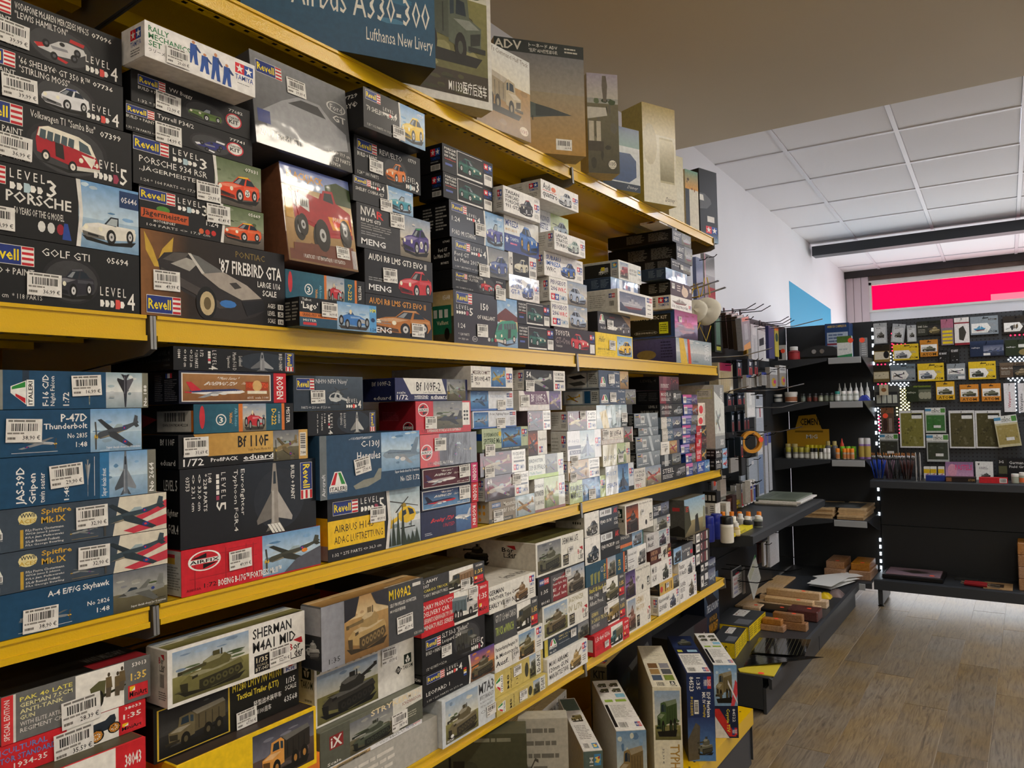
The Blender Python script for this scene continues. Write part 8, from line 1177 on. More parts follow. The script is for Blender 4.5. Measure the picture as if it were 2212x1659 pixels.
P = [atZ(x, y, ZG+.0005) for x, y in ((1594, 1446), (1694, 1424), (1672, 1462), (1598, 1452))]
o = MB().add([tuple(p) for p in P]+[(p[0], p[1], p[2]+.004) for p in P], [(3, 2, 1, 0), (4, 5, 6, 7), (0, 1, 5, 4), (1, 2, 6, 5), (2, 3, 7, 6), (3, 0, 4, 7)]).build('catalogue', solid('yellow_paper_', 'd8c23a')); tag(o, 'yellow and green catalogue under the black sheets', 'catalogue'); _c = P[0]*.35+P[2]*.65; dot(o, (_c[0], _c[1], _c[2]+.0045), r=.014)
# bags and papers at the far end of the base
for i, (px, py, w, d_, rz) in enumerate([(1800, 1262, .3, .16, -20), (1806, 1258, .3, .15, -32), (1812, 1254, .3, .14, -44), (1790, 1268, .28, .16, -10)]):
    o = MB().cbox((-w/2, -d_/2, 0), (w/2, d_/2, .0015), .0005).build('paper_sheet', 'white'); p = on(px, py, ZG); o.location = (p[0]-.03, p[1], ZG+.012+i*.012); o.rotation_euler = (0, math.radians(-1.5), math.radians(rz)); tag(o, 'curled white paper sheet fanned beside the sand bags', 'paper', 'fanned paper sheets')
def bag(p, sx, sy, sz, col, label, m=None, yaw=0):
    mb = MB(); n = 10; V = []; Fc = []
    for i in range(n):
        for j in range(n):
            u, v = i/(n-1)*2-1, j/(n-1)*2-1; h = (1-u*u)**.7*(1-v*v)**.7; R = random.uniform(.85, 1.1); V.append((u*sx, v*sy, .001+sz*h*R))
    for i in range(n-1):
        for j in range(n-1): Fc.append((i*n+j, (i+1)*n+j, (i+1)*n+j+1, i*n+j+1))
    mb.add(V, Fc, True); mb.box((-sx, -sy, 0), (sx, sy, .001)); o = mb.build('plastic_bag', m or solid('bag_', col, rough=.25, coat=.6, bump=.3, bscale=40), None, p, math.radians(yaw)); return tag(o, label, 'bag', 'bags on the base shelf')
bag(on(1783, 1290, ZG), .05, .04, .03, 'e0bc1c', 'small plastic bag of yellow sand'); bag(on(1806, 1286, ZG), .06, .045, .04, '7a6a68', 'crumpled clear bag of brown scatter')
o = bag(on(1748, 1288, ZG), .1, .07, .02, '5a6a4c', 'flat bag of grey-green sheet material'); dot(o, (-.05, .03, .02))
# ---- warcraft style game boxes beside the yellow base
p = on(1542, 1366, ZG); o = make_box('kit_box', .22, .12, .36, dict(bg='1c2a44', body='141c2c', art=lambda c: (c.g(0, 0, 1, .5, '55708c', '26384e'), c.p([(.1, 0), (.5, 0), (.6, .3), (.9, .42), (.3, .46), (.1, .3)], '0e1420'), c.t(.1, .42, .98, .53, 'THE LICH KING', 'd8dce0', 2, slant=.1), c.e(.24, .58, .9, .88, '2a2418', 16), c.t(.3, .6, .84, .68, 'WORLD', 'b88a3a', 2), c.t(.26, .7, .88, .84, 'WARCRAFT', 'd0922a', 2), c.r(.7, .92, .86, .99, 'd8d8d4'))))
p = atY(1542, 1366, 1.385); o.location = (p[0]-.03, 1.42, ZG+.0005); tag(o, 'tall dark blue game box with gold emblem beside black cartons', 'box')
p = atY(1452, 1376, 1.3); o = make_box('kit_box', .42, .1, .2, dict(bg='1c1c20', art=lambda c: (c.g(0, 0, .6, 1, '34363a', '17171a'), c.blobs(.1, .2, .55, .9, ['4a4a4e', '26262a'], 6, 4), c.r(.62, 0, 1, 1, '2c1a20'), c.t(.64, .3, .95, .44, 'HALL', 'e8e6e0', 2), c.t(.66, .62, .95, .86, 'WOW', 'd0922a', 2)))); o.location = (p[0], 1.3, ZBASE+.0005); tag(o, 'dark game box with white lettering at the end of the base', 'box')
# ---- corner shelves
def row_x(X, z, items, group=None):
    for it in items:
        px, r, h, lab, kw = it; p = atX(px, 800, X); bottle((X, float(p[1]), z), r, h, lab, group=kw.pop('group', group), **kw)
XA = 5.85
bottle((XA-.05, float(atX(1715, 760, XA-.05)[1]), ZC[0]), .042, .1, 'red cleaner bottle with white cap and square label', 'e0e0dc', '8a2428', 'a83034')
o = card_x(1681, 746, 1698, 775, 5.75, .015, 'blister_pack', 'white tool card with orange dot beside red bottle', 'pack', 'c8c6c0', lambda c: (c.r(.1, .3, .5, .9, '1c1c1e')), z=ZC[0]); dot(o, (-.001, -.035, .07), (-1, 0, 0), .016)
o = empty('magnifier_headset', (5.86, float(atX(1772, 760, 5.86)[1]), ZC[0]+.0005))
hb = MB(); hb.prism([(.0, .0), (.26, .0), (.26, .02), (0, .02)], 0, -.05, .05); hb.build('strap', 'black', o).location = (0, -.13, 0)
MB().prism([(-.13, .02), (.13, .02), (.13, .05), (.1, .075), (.0, .1), (-.1, .085), (-.13, .06)], 0, -.06, .05).build('visor', 'dark', o)
for dy in (-.025, .03): MB().tube([(-.065, dy, .055), (-.05, dy, .055)], .016, 12).build('lens', 'chrome', o)
tag(o, 'black head magnifier lying before the compressor carton', 'magnifier')
card_x(1784, 700, 1836, 770, 5.98, .15, 'carton', 'tall blue and white compressor carton on corner shelf', 'carton', '24406c', lambda c: (c.t(.1, .05, .9, .12, 'AIRBRUSH COMPRESSOR', 'd8b85a', 1), c.r(.08, .25, .95, 1, 'aab8c8'), c.lines(.14, .3, .86, .9, 7, '5a6a8a', .5, 3), c.r(.08, .55, .95, .6, '8a3040')), z=ZC[0])
o = card_x(1809, 727, 1841, 770, 5.8, .03, 'glue_pack', 'white card with green top and orange dot before the carton', 'pack', 'e0e2de', lambda c: (c.g(0, 0, 1, .3, '4a6a2c', '5a7a3a'), c.t(.1, .55, .7, .64, 'mini natur', '6a8a9a', 1), c.p([(0, .9), (1, .82), (1, 1), (0, 1)], '3a8a5a')), z=ZC[0]); dot(o, (-.001, -.09, .12), (-1, 0, 0), .018)
o = card_x(1857, 730, 1874, 771, 5.85, .015, 'blister_pack', 'narrow tool blister with orange dot at the shelf end', 'pack', '8a8c8e', lambda c: c.lines(.3, .3, .9, .95, 6, 'c8cacc'), z=ZC[0]); dot(o, (-.001, -.02, .12), (-1, 0, 0), .018)
row_x(5.75, ZC[1], [(1679, .03, .06, 'wide white jar with printed label at the shelf end', dict(cap='e8e6e0', body='3a4248', band='d0d4d2', capf=.3, neck=.92)), (1707, .042, .075, 'broad white jar with brown picture label', dict(cap='e6e2da', body='e0dcd4', band='a86a48', capf=.28, neck=.95))], 'jars on the second corner shelf')
row_x(5.75, ZC[1], [(px, .016, .06, 'small pigment jar with black cap in the front row', dict(cap='1c1e20', body=b, band=q, neck=.8)) for px, b, q in ((1733, '55605a', '8a9488'), (1746, '4a4038', '7a3a30'), (1759, '4a4038', '6a3028'), (1771, '7a8068', 'c8ccb8'), (1783, '5a6450', '7a8070'), (1794, '5a6450', '7a8070'))], 'pigment jars')
row_x(5.75, ZC[1], [(px, .018, .07, 'small bottle with white cap and pale label in front row', dict(cap=cp, body='a8b0a8', band='e0e4e0', neck=.8)) for px, cp in ((1807, '2a8a80'), (1820, 'eceae6'), (1833, 'eceae6'), (1847, 'eceae6'))], 'white capped bottles')
row_x(6.0, ZC[1], [(px, .016, .13, 'white dropper bottle with pointed tip in the rear row', dict(cap='d0d2d0', body='c8cac8', band='e6e8e6', nozzle=True, capf=.45, neck=.7)) for px in (1812, 1824, 1836, 1848, 1859, 1872)], 'dropper bottles')
bag((5.76, float(atX(1867, 850, 5.76)[1]), ZC[1]+.0005), .02, .04, .04, '23389a', 'small blue and yellow pack beside dropper bottles')
# third shelf: cement display and glue bottles
o = empty('cement_display', (5.98, 1.375, ZC[2]+.0005))
MB().prism([(-.14, 0), (.16, 0), (.16, .2), (.1, .2), (.07, .3), (-.05, .31), (-.09, .2), (-.14, .2)], 0, .02, .03).build('header_card', solid('ochre_card_', 'c89a1e'), o)
MB().cbox((-.06, -.17, 0), (.02, .15, .07), .003).build('tray', solid('navy_card_', '1c2c44'), o)
c = Cv(.2, .2); c.t(.2, .1, .95, .35, 'CEMENT', '2a2412', 2); c.r(0, .55, 1, .62, '8a6a14'); c.t(.4, .7, .8, .85, 'MiG', 'e6e6e2', 2); c.build('display_print', ((.019, .1, .1), (0, -1, 0), (0, 0, 1), (-1, 0, 0)), 'matte', o); tag(o, 'ochre counter display card reading cement behind glue bottles', 'display')
row_x(5.74, ZC[2], [(px, .02, .08, 'square glue bottle with olive cap in the front row', dict(cap='a8a03a', body='7a7a74', band='c8c8c0', capf=.42, neck=.85)) for px in (1697, 1713, 1725, 1737)], 'olive capped glue bottles')
row_x(5.73, ZC[2], [(px, .013, .075, 'small glue bottle with %s cap and white label' % n, dict(cap=q, body='d0d0c8', band='e8e8e0', capf=.35, neck=.9)) for px, q, n in ((1748, '17181a', 'black'), (1756, '17181a', 'glossy black'), (1767, '1c1c1e', 'short black'), (1776, 'eceae6', 'white'), (1783, 'eceae6', 'plain white'))], 'glue bottles with printed labels')
row_x(5.86, ZC[2], [(px, .016, .09, 'brush glue bottle with bright yellow cap in middle row', dict(cap='e0d020', body='8a8a5a', band='a8a060', capf=.4, neck=.85)) for px in (1738, 1748, 1757, 1766, 1775, 1788, 1798)], 'yellow capped glue bottles')
row_x(5.83, ZC[2], [(1697, .03, .1, 'grey bottle with beige cap at the left end', dict(cap='c8b878', body='6a6a6c', capf=.25)), (1711, .03, .1, 'grey bottle with beige cap beside the display', dict(cap='c8b878', body='6a6a6c', capf=.25)), (1783, .021, .12, 'grey bottle with tan cap behind yellow caps', dict(cap='c8b878', body='6a6a70', capf=.25)), (1797, .021, .12, 'broad grey bottle with tan cap', dict(cap='c8b878', body='5a5a60', capf=.25)), (1813, .022, .14, 'grey glue bottle with red pointed nozzle', dict(cap='c83a24', body='55555c', capf=.4, nozzle=True))], 'tall grey bottles')
row_x(5.74, ZC[2], [(px, .014, .075, 'small pot with bright orange cap at the front edge', dict(cap='f08a20', body='c0a890', band='c8804a', capf=.36, neck=.9)) for px in (1803, 1818, 1825, 1834)], 'orange capped pots')
row_x(5.82, ZC[2], [(px, .016, .085, 'glue bottle with lime green cap behind orange caps', dict(cap='7ac820', body='6a9a30', capf=.4, neck=.9)) for px in (1814, 1826, 1838)], 'green capped bottles')
for i, px in enumerate((1862, 1874)): can((5.8, float(atX(px, 980, 5.8)[1]), ZC[2]), .022, .145, 'c8c8c8', '8a6aa8', 'purple and yellow adhesive can, %s the stand' % ('away from' if i == 0 else 'touching'), 'b09a4a', 'pair of adhesive cans')
# fourth shelf: stacks of plywood sheets
for n, (ya, yb, x0, k) in enumerate(((1.46, 1.16, 5.5, 5), (1.14, .82+.14, 5.5, 5))):
    for i in range(k):
        o = MB().cbox((0, 0, 0), (.42, ya-yb-.01, .014), .001).build('plywood_sheet', 'ply'); dx = random.uniform(0, .03); o.location = (x0+.19+dx, yb+random.uniform(0, .012), ZC[3]+.0005+i*.0145)
        tag(o, f'thin plywood sheet, {ORD[i+1]} from below in the {("stack by the side wall", "stack by the black stand")[n]}', 'plywood', 'stacked plywood sheets')
    c = Cv(.3, .2, '55585a'); c.r(.2, .2, .6, .8, '6a6e70'); c.build('top_print', ((.05, .04, .0141), (1, 0, 0), (0, 1, 0), (0, 0, 1)), 'matte', o)
for k, (ya, lab) in enumerate(((1.27, 'oak stepped base nearest the side wall on corner base'), (1.105, 'oak stepped base nearest the black stand on corner base'))):
    o = empty('display_plinth', (5.80+.0*k, ya-.15, ZG+.0005)); MB().cbox((0, 0, 0), (.3, .14, .06), .003).build('foot', 'wood', o); MB().cbox((.02, .01, .06), (.28, .13, .11), .003).build('upper_block', 'wood', o); dot(o, (.06, .06, .1103)); tag(o, lab, 'wood block', 'wooden display bases')
# ---- goods on the far pegboard, hung on short pegs
XH = XE-.018
def peg_for(o, w, h):
    MB().tube([(.0165, -w/2, h-.012), (-.02, -w/2, h-.012), (-.028, -w/2, h-.006)], .0022, 6).build('hang_peg', 'wire_d', o)
def A_atom(col, veh='tank', vc='6a6f5a'):
    return lambda c: (c.r(0, 0, 1, .32, col), c.r(.44, .08, .66, .13, '17181a'), c.t(.64, .14, .95, .25, 'ATOM', '3a2c08', 2), c.p([(.04, .38), (.62, .38), (.74, .64), (.62, .9), (.04, .9)], 'f0eee6'), pic(c, .08, .4, .6, .88, 'white', veh, vc, busy=0, box=(.05, .1, .95, .95)), c.t(.62, .8, .96, .93, 'ATOM', '2a2a2a', 2), c.lines(.68, .45, .94, .6, 2, '999'))
def A_atom2(col): return lambda c: (c.r(0, 0, 1, .25, col), c.r(.4, .1, .62, .15, '222'), pic(c, .05, .28, .95, .72, 'white', 'tank', '6a6a50', busy=0), c.r(0, .74, 1, 1, col), c.t(.12, .79, .88, .95, 'ATOM', '3a2a08', 2))
def A_dark(t, veh='car', vc='7a6a50', top=None): return lambda c: (c.r(0, 0, 1, .2, top or '2a2a2a'), c.t(.05, .3, .5, .44, t, 'e0dcd0', 1), pic(c, .45, .22, 1, 1, 'dark', veh, vc, busy=2), c.lines(.05, .55, .4, .85, 3, '9a968a'), c.r(.55, .1, .8, .16, '111'))
def A_clear(c): c.r(.1, .2, .9, .95, 'd0d2d2'); pic(c, .2, .35, .85, .75, None, 'tank', '5a5a54'); c.lines(.2, .24, .6, .3, 1, '666')
def A_bag(col): return lambda c: (c.r(0, 0, 1, .24, 'e0e2dc'), c.r(.0, .04, .3, .14, '4a8ab0'), c.r(.76, .03, .98, .2, '4a8a3a'), c.t(.32, .1, .72, .2, 'STATIC', '2a3a2a', 2), c.r(.05, .3, .95, .92, col), c.blobs(.08, .34, .92, .9, [sh(col, .85), sh(col, 1.12)], 10, 3), c.r(.4, .7, .75, .8, 'd8d8d4'))
def A_sheet(col): return lambda c: (c.r(.06, .07, .94, .96, col), c.blobs(.08, .1, .92, .94, [sh(col, .8), sh(col, 1.12), sh(col, .92)], 26, 5, (.06, .18)), c.r(.5, .09, .9, .13, '17181a'), c.r(.5, .13, .9, .22, 'e0e0dc'))
FAR = [(1888, 699, 1917, 743, 'b0b4b6', A_clear, 'clear blister with small turret parts, beside the corner unit', 0, 'wrap'), (1924, 699, 1952, 739, 'b0b4b6', A_clear, 'clear blister hanging askew between two others', 8, 'wrap'), (1960, 703, 1980, 739, 'b0b4b6', A_clear, 'clear blister half covered by a dark card', 0, 'wrap'),
 (1981, 695, 2033, 726, '34362c', A_dark('DAK Colors', 'tank', '9a8a5c', '26281e'), 'dark card with sandy tank and green lettering', 0, 0), (2034, 690, 2061, 746, '8a7a80', lambda c: (c.r(0, 0, 1, .34, 'b06a80'), [c.r(.1, .44+k*.14, .9, .53+k*.14, 'e6c81e') for k in range(4)]), 'blister of four yellow paint bottles', 0, 0), (2063, 687, 2095, 746, 'e6e2dc', lambda c: (c.r(0, .17, 1, .22, '8a2430'), c.p([(.3, .4), (.6, .3), (.8, .55), (.6, .85), (.3, .8)], '3c3a34'), c.r(0, .92, 1, 1, '8a2430')), 'white card with a dark robot figure', 0, 0), (2097, 685, 2157, 724, '8f999f', A_atom('8f999f', 'ship', '3a8ab0'), 'grey-blue paint set card with sea picture', 0, 0), (2167, 684, 2226, 721, '2c2620', A_atom('2c2620', 'gun', '444444'), 'dark brown paint set card with rifles', 0, 0),
 (1888, 746, 1923, 783, '8a7430', lambda c: (c.r(0, 0, 1, .36, '2a2418'), c.r(.05, .4, .95, .85, 'd8d0b8'), c.e(.6, .36, .95, .8, '1c1c1e', 12)), 'black and gold card with a black disc', 0, 0), (1930, 745, 1985, 779, 'e2c02a', A_atom('e2c02a', 'tank', '8a8c90'), 'yellow paint set card with snowy tank, upper row', 0, 0), (1988, 735, 2027, 771, 'c8842a', A_atom2('c8842a'), 'orange paint card with tank, hanging alone above', 0, 0), (2028, 756, 2048, 786, '1c1c1c', lambda c: (c.t(.1, .2, .9, .35, 'BE MANY', 'e0e0e0', 2), c.blobs(.1, .5, .9, .95, ['b8b8b8', '555555'], 5, 2)), 'small black card beside its twin, left of it a tank card', 0, 0), (2054, 752, 2073, 786, '1c1c1c', lambda c: (c.t(.1, .1, .9, .26, 'BE MANY', 'e0e0e0', 2), c.blobs(.1, .45, .9, .9, ['b8b8b8', '555555'], 5, 4)), 'small black card beside the blue paint set', 0, 0), (2096, 738, 2169, 771, '1c2a44', lambda c: (c.g(0, 0, 1, .3, '2a3a5a', '1c2a44'), c.t(.04, .38, .3, .5, 'vallejo', 'e6e6e6', 1), pic(c, .4, .3, 1, 1, 'sea', 'jet', '55607a', busy=2), c.r(.4, .8, .6, .95, 'e0e0dc')), 'dark blue paint set with jet', 0, 0), (2172, 735, 2230, 769, '26301c', lambda c: (c.t(.04, .4, .4, .52, 'vallejo', 'e6e6e6', 1), c.r(.5, .3, .9, .5, 'd8d8d0'), c.e(.5, .6, .95, 1, '8a7a4a', 10)), 'dark green paint set with pale label', 0, 0),
 (1887, 791, 1922, 826, '6a5a34', lambda c: (c.r(0, 0, 1, .34, '2a2418'), c.r(.04, .38, .96, .8, 'c8bea0'), c.blobs(.1, .45, .9, .7, ['222222'], 4, 3)), 'gold and black card with car silhouettes', 0, 0), (1924, 788, 1978, 824, '8a949a', A_atom('6a7a84', 'prop', '444444'), 'grey paint set card with plane silhouettes', 0, 0), (1983, 786, 2040, 824, 'e2c02a', A_atom('e2c02a', 'tank', '7a8490'), 'yellow paint set card with blue-grey tank, third row', 0, 0), (2046, 786, 2086, 821, '8f979c', lambda c: (pic(c, .05, .3, .95, .65, 'white', 'prop', '444444', busy=0), c.t(.1, .75, .6, .95, 'ATOM', '666c70', 2), c.r(.6, .78, .95, .95, 'e0e0dc')), 'small grey paint card with biplane', 0, 0), (2093, 782, 2152, 820, 'e2c02a', A_atom('e2c02a', 'tank', '4a5044'), 'yellow paint set card with dark tank, third row', 0, 0), (2160, 784, 2225, 816, '5a4a3a', A_dark('German Colors', 'tank', '8a7a5a', '6a5a48'), 'brown paint set with German lettering', 0, 0),
 (1889, 834, 1942, 878, '4a4c48', lambda c: (c.r(.04, .3, .96, .92, '26282a'), [c.r(.1+.22*k, .45, .28+.22*k, .85, 'c0c4b8') for k in range(4)]), 'dark clear-lidded case of paint bottles', 0, 'wrap'), (1958, 834, 2012, 868, '2a3420', lambda c: (c.t(.03, .36, .4, .5, 'vallejo', 'd8dccc', 1), c.g(.5, .25, 1, 1, '6a6e5a', '3a3c30'), [c.e(.5+.15*k, .4, .75+.15*k, .85, '9a9a84', 10) for k in range(3)], c.r(.3, 0, 1, .1, '6a7a2a')), 'dark green blister with grey discs', 0, 0), (2023, 825, 2063, 864, 'd8a826', A_atom2('d8a826'), 'yellow paint card, first of three in fourth row', 0, 0), (2074, 831, 2115, 868, 'd0862a', A_atom2('d0862a'), 'orange paint card, middle of three in fourth row', 0, 0), (2121, 829, 2163, 867, 'd0862a', A_atom2('d0862a'), 'orange paint card beside the white card', 0, 0), (2170, 828, 2195, 890, 'e2e0e2', lambda c: c.t(.35, .3, .65, .85, 'Wargame', 'b82a3a', 1, rot=-1), 'white card with red sideways lettering', 0, 0), (2201, 828, 2230, 891, 'e0dee0', lambda c: c.t(.1, .35, .4, .95, 'Wargame', '333333', 1, rot=-1), 'white card with dark sideways lettering', 0, 0),
 (1904, 881, 1932, 935, '5a4638', lambda c: (c.r(0, 0, 1, .22, '7a5238'), c.e(.15, .4, .5, .95, '3a2420', 10), c.r(.6, .42, .85, .95, '8a7a70')), 'brown leather tool pack with orange dot', 0, 0), (1945, 887, 1999, 967, 'd8d8d6', A_sheet('7a7638'), 'framed olive grass mat beside green bags', 0, 0), (2000, 881, 2044, 935, 'b8c0b4', A_bag('2f6a2c'), 'bag of bright green static grass', 0, 'wrap'), (2003, 938, 2051, 997, 'a8aca8', A_bag('24301f'), 'bag of dark green static grass', 0, 'wrap'), (2052, 887, 2108, 968, 'd4d4d2', A_sheet('4f4a2c'), 'framed brown-green mat, nearer the green bags', 0, 0), (2109, 887, 2165, 968, 'd4d4d2', A_sheet('4a4526'), 'framed brown-green mat, partly behind tan bag', 0, 0), (1901, 937, 1942, 990, '8a8c88', A_bag('34362c'), 'bag of grey static grass behind brushes', 0, 'wrap')]
for i, (a, y0, b, y1, bg, art, lab, tl_, m) in enumerate(FAR):
    o = card_x(a, y0, b, y1, XH-.004*(i % 3), .008, 'hanging_pack', lab, 'pack', bg, art, m=m or 'matte', group='packs on the far pegboard', tilt=tl_); peg_for(o, o.dimensions.y, o.dimensions.z)
    if 'leather' in lab: dot(o, (-.001, -.03, o.dimensions.z*.68), (-1, 0, 0), .018)
o = card_x(2158, 900, 2208, 967, XH-.03, .012, 'hanging_pack', 'bag of tan static grass hanging askew', 'pack', 'c0b890', A_bag('9a8a4a'), m='wrap', group='packs on the far pegboard', tilt=-7); peg_for(o, o.dimensions.y, o.dimensions.z)
o = card_x(1900, 831, 1919, 854, XH-.04, .008, 'wooden_tag', 'small square wooden tag hanging before the dark case', 'tag', 'c8bca0', lambda c: c.e(.2, .3, .8, .7, '8a5a34', 12)); peg_for(o, o.dimensions.y, o.dimensions.z)
# light-emitting panel letters shining through the perforations
M['led_w'] = mat('white_led', '#ffffff', emit='#e8f4ff', estr=7); M['led_y'] = mat('warm_led', '#ffffff', emit='#fff0a0', estr=6); M['led_r'] = mat('red_led', '#ff3050', emit='#ff2850', estr=4)
ls = tag(empty('led_sign', (XE-.004, .7, 1.3)), 'light sign shining in dots through the pegboard', 'light sign')
def leds(rects, m):
    mb = MB()
    for (x0, y0, x1, y1) in rects:
        a, b = atX(x0, y1, XE-.004), atX(x1, y0, XE-.004); y = b[1]; k = 0
        while y < a[1]+.001:
            z = a[2]+(.0125 if k % 2 else 0)
            while z < b[2]+.001:
                mb.tube([(-.0005, y-.7, z-1.3), (.003, y-.7, z-1.3)], .0052, 6); z += .025
            y += .0125 if x1-x0 > 12 else .02; k += 1
    o = mb.build('led_dots', m, ls); o['kind'] = 'stuff'
leds([(1921, 760, 1930, 790), (1917, 783, 1960, 792), (1917, 826, 1962, 836), (1893, 800, 1900, 800), (1895, 880, 1903, 930), (1897, 935, 1899, 965), (2175, 815, 2212, 822), (2192, 824, 2200, 890), (2178, 770, 2212, 781)], 'led_w')
leds([(1946, 838, 1962, 885), (1936, 878, 1944, 900)], 'led_y'); leds([(1922, 715, 1926, 758), (1930, 742, 1955, 745), (1889, 786, 1912, 788), (1892, 828, 1913, 830), (1896, 900, 1899, 930), (1938, 903, 1942, 935), (2175, 722, 2212, 725)], 'led_r')
mb = MB()
for py in (712, 729, 746, 762, 785, 808, 838, 862, 885, 913, 935, 958, 1057, 1077, 1110, 1166, 1181, 1196, 1212, 1226):
    p = atX(1884+(py-700)*.037, py, XE-.004); mb.box((-.001, p[1]-.7-.006, p[2]-1.3-.012), (.002, p[1]-.7+.006, p[2]-1.3+.012))
o = mb.build('slot_lights', 'led_w', ls); o['kind'] = 'stuff'
# ---- goods on the far shelf
for it in [(2043, 998, 2103, 1029, XE-.1, .02, 'c890b8', lambda c: (c.g(0, 0, 1, 1, '8a6a90', 'd8a8c8'), c.e(.08, .1, .42, .9, 'd89ab0', 12), c.t(.36, .14, .96, .46, 'PASTELS', 'e04a80', 2)), 'pink box reading pastels leaning at the back'), (2108, 997, 2146, 1030, XE-.1, .02, 'e2e2de', lambda c: (c.p([(.12, .1), (.26, .1), (.19, .22)], '333'), c.lines(.2, .3, .8, .45, 2, '888'), pic(c, .25, .55, .9, .9, None, 'tank', '4a4a46')), 'white framed card with a small tank'), (2157, 990, 2177, 1022, XE-.1, .04, '1c1c1a', lambda c: (c.t(.1, .1, .6, .22, '3G', 'e0e0dc', 2), c.r(.05, .35, .95, .7, '55563c')), 'small black set with green strip'), (2178, 990, 2226, 1022, XE-.1, .04, '17171a', lambda c: (c.t(.06, .12, .7, .26, 'German', 'd8d8d4', 1), c.t(.06, .32, .9, .46, 'Field Grey', 'd8d8d4', 1)), 'black paint set lettered field grey'), (2000, 1027, 2042, 1042, XS+.06, .06, '22347c', None, 'flat navy blue box'), (2043, 1030, 2108, 1043, XS+.04, .08, '241c1a', lambda c: (c.r(.02, .1, .2, .9, '8a5a3a'), c.t(.75, .3, .97, .8, 'ATOM', 'b08a50', 1)), 'long dark paint tray'), (2115, 1031, 2177, 1044, XS+.03, .05, 'c0242c', lambda c: (c.r(.72, .1, .97, .9, 'e0ded8'), c.bars(.75, .2, .95, .8, n=10)), 'long flat red box with barcode')]+[(a, 1008, a+13, 1028, XE-.12, .03, 'e8e6e0', lambda c: (c.r(0, .2, 1, .55, 'e0b820'), c.p([(.2, .7), (.9, .5), (.6, .9)], 'c88a9a')), 'small white and yellow carton, %s of three' % n) for a, n in ((1996, 'first'), (2010, 'middle'), (2027, 'separate one'))]:
    card_x(*it[:6], 'carton', it[8], 'carton', it[6], it[7], z=ZS, group='cartons on the far shelf')
row_x(XS+.08, ZS, [(2186, .018, .075, 'slim clear bottle with dark red cap', dict(cap='8a2030', body='b8bab0', capf=.35)), (2183, .022, .06, 'clear jar with white cap, %s' % 'near the red box', dict(cap='e6e4de', body='9aa090', capf=.28, neck=.9)), (2200, .022, .07, 'clear jar with white cap and orange dot', dict(cap='e6e4de', body='9aa090', band='d86a3a', capf=.28, neck=.9)), (2208, .022, .06, 'clear jar with white cap, last on the shelf', dict(cap='e6e4de', body='9aa090', capf=.28, neck=.9))][1:], 'jars on the far shelf')
def brush_mesh(hc, tip):
    mb = MB().tube([(0, 0, 0), (0, 0, .09), (0, 0, .13)], [.0035, .004, .003], 6).mesh('paint_brush'); mb.materials.append(M[solid('brush_handle_', hc, rough=.3)]); return mb
for k, (pa_, pb_, hc, n, lab, top) in enumerate([(1887, 1908, '1f46b8', 10, 'blue-handled paint brush in the first tumbler', 1), (1912, 1926, '7a5a70', 6, 'mauve-handled paint brush in the second tumbler', 1), (1926, 1944, '3a3a3c', 8, 'black-handled paint brush in the third tumbler', 0), (1947, 1968, '4a2420', 12, 'dark red-handled paint brush in the fourth tumbler', 0)]):
    X = XS+.1; ya, yb = float(atX(pa_, 1000, X)[1]), float(atX(pb_, 1000, X)[1]); o = empty('tumbler', (X, (ya+yb)/2, ZS+.0005)); rr = (ya-yb)/2
    MB().lathe([(rr, 0), (rr, .07), (rr*.94, .07), (rr*.94, .004)], n=16).build('glass_wall', 'glass', o); tag(o, 'clear tumbler holding %s brushes' % ('blue', 'mauve', 'black', 'dark red')[k], 'tumbler', 'brush tumblers')
    me = brush_mesh(hc, 'c8a070'); fer = MB().tube([(0, 0, .13), (0, 0, .16)], .003, 6).mesh('ferrule'); fer.materials.append(M['chrome']); hair = MB().tube([(0, 0, .16), (0, 0, .18)], [.003, .0006], 6).mesh('bristles'); hair.materials.append(M[solid('bristle_', 'c07a34', rough=.7)])
    for i in range(n):
        b = bpy.data.objects.new('paint_brush', me); COL.objects.link(b); t = i/max(n-1, 1)*2-1; k3 = (i % 3-1); b.location = (X+k3*rr*.5, (ya+yb)/2+t*rr*.75, ZS+.006); b.rotation_euler = (-t*.2, k3*.06, 0)
        for mm_, nm in ((fer, 'ferrule'), (hair, 'bristles')): q = bpy.data.objects.new(nm, mm_); COL.objects.link(q); q.parent = b
        tag(b, lab, 'brush', 'paint brushes')
for px in (1978, 1987): o = MB().tube([(0, 0, 0), (0, 0, .17), (0, 0, .19)], [.008, .008, .004], 10).build('steel_tool', 'chrome', None, (XS+.08, float(atX(px, 1000, XS+.08)[1]), ZS+.0005)); tag(o, 'upright silver tool tube beside the brushes', 'tool', 'silver tool tubes')
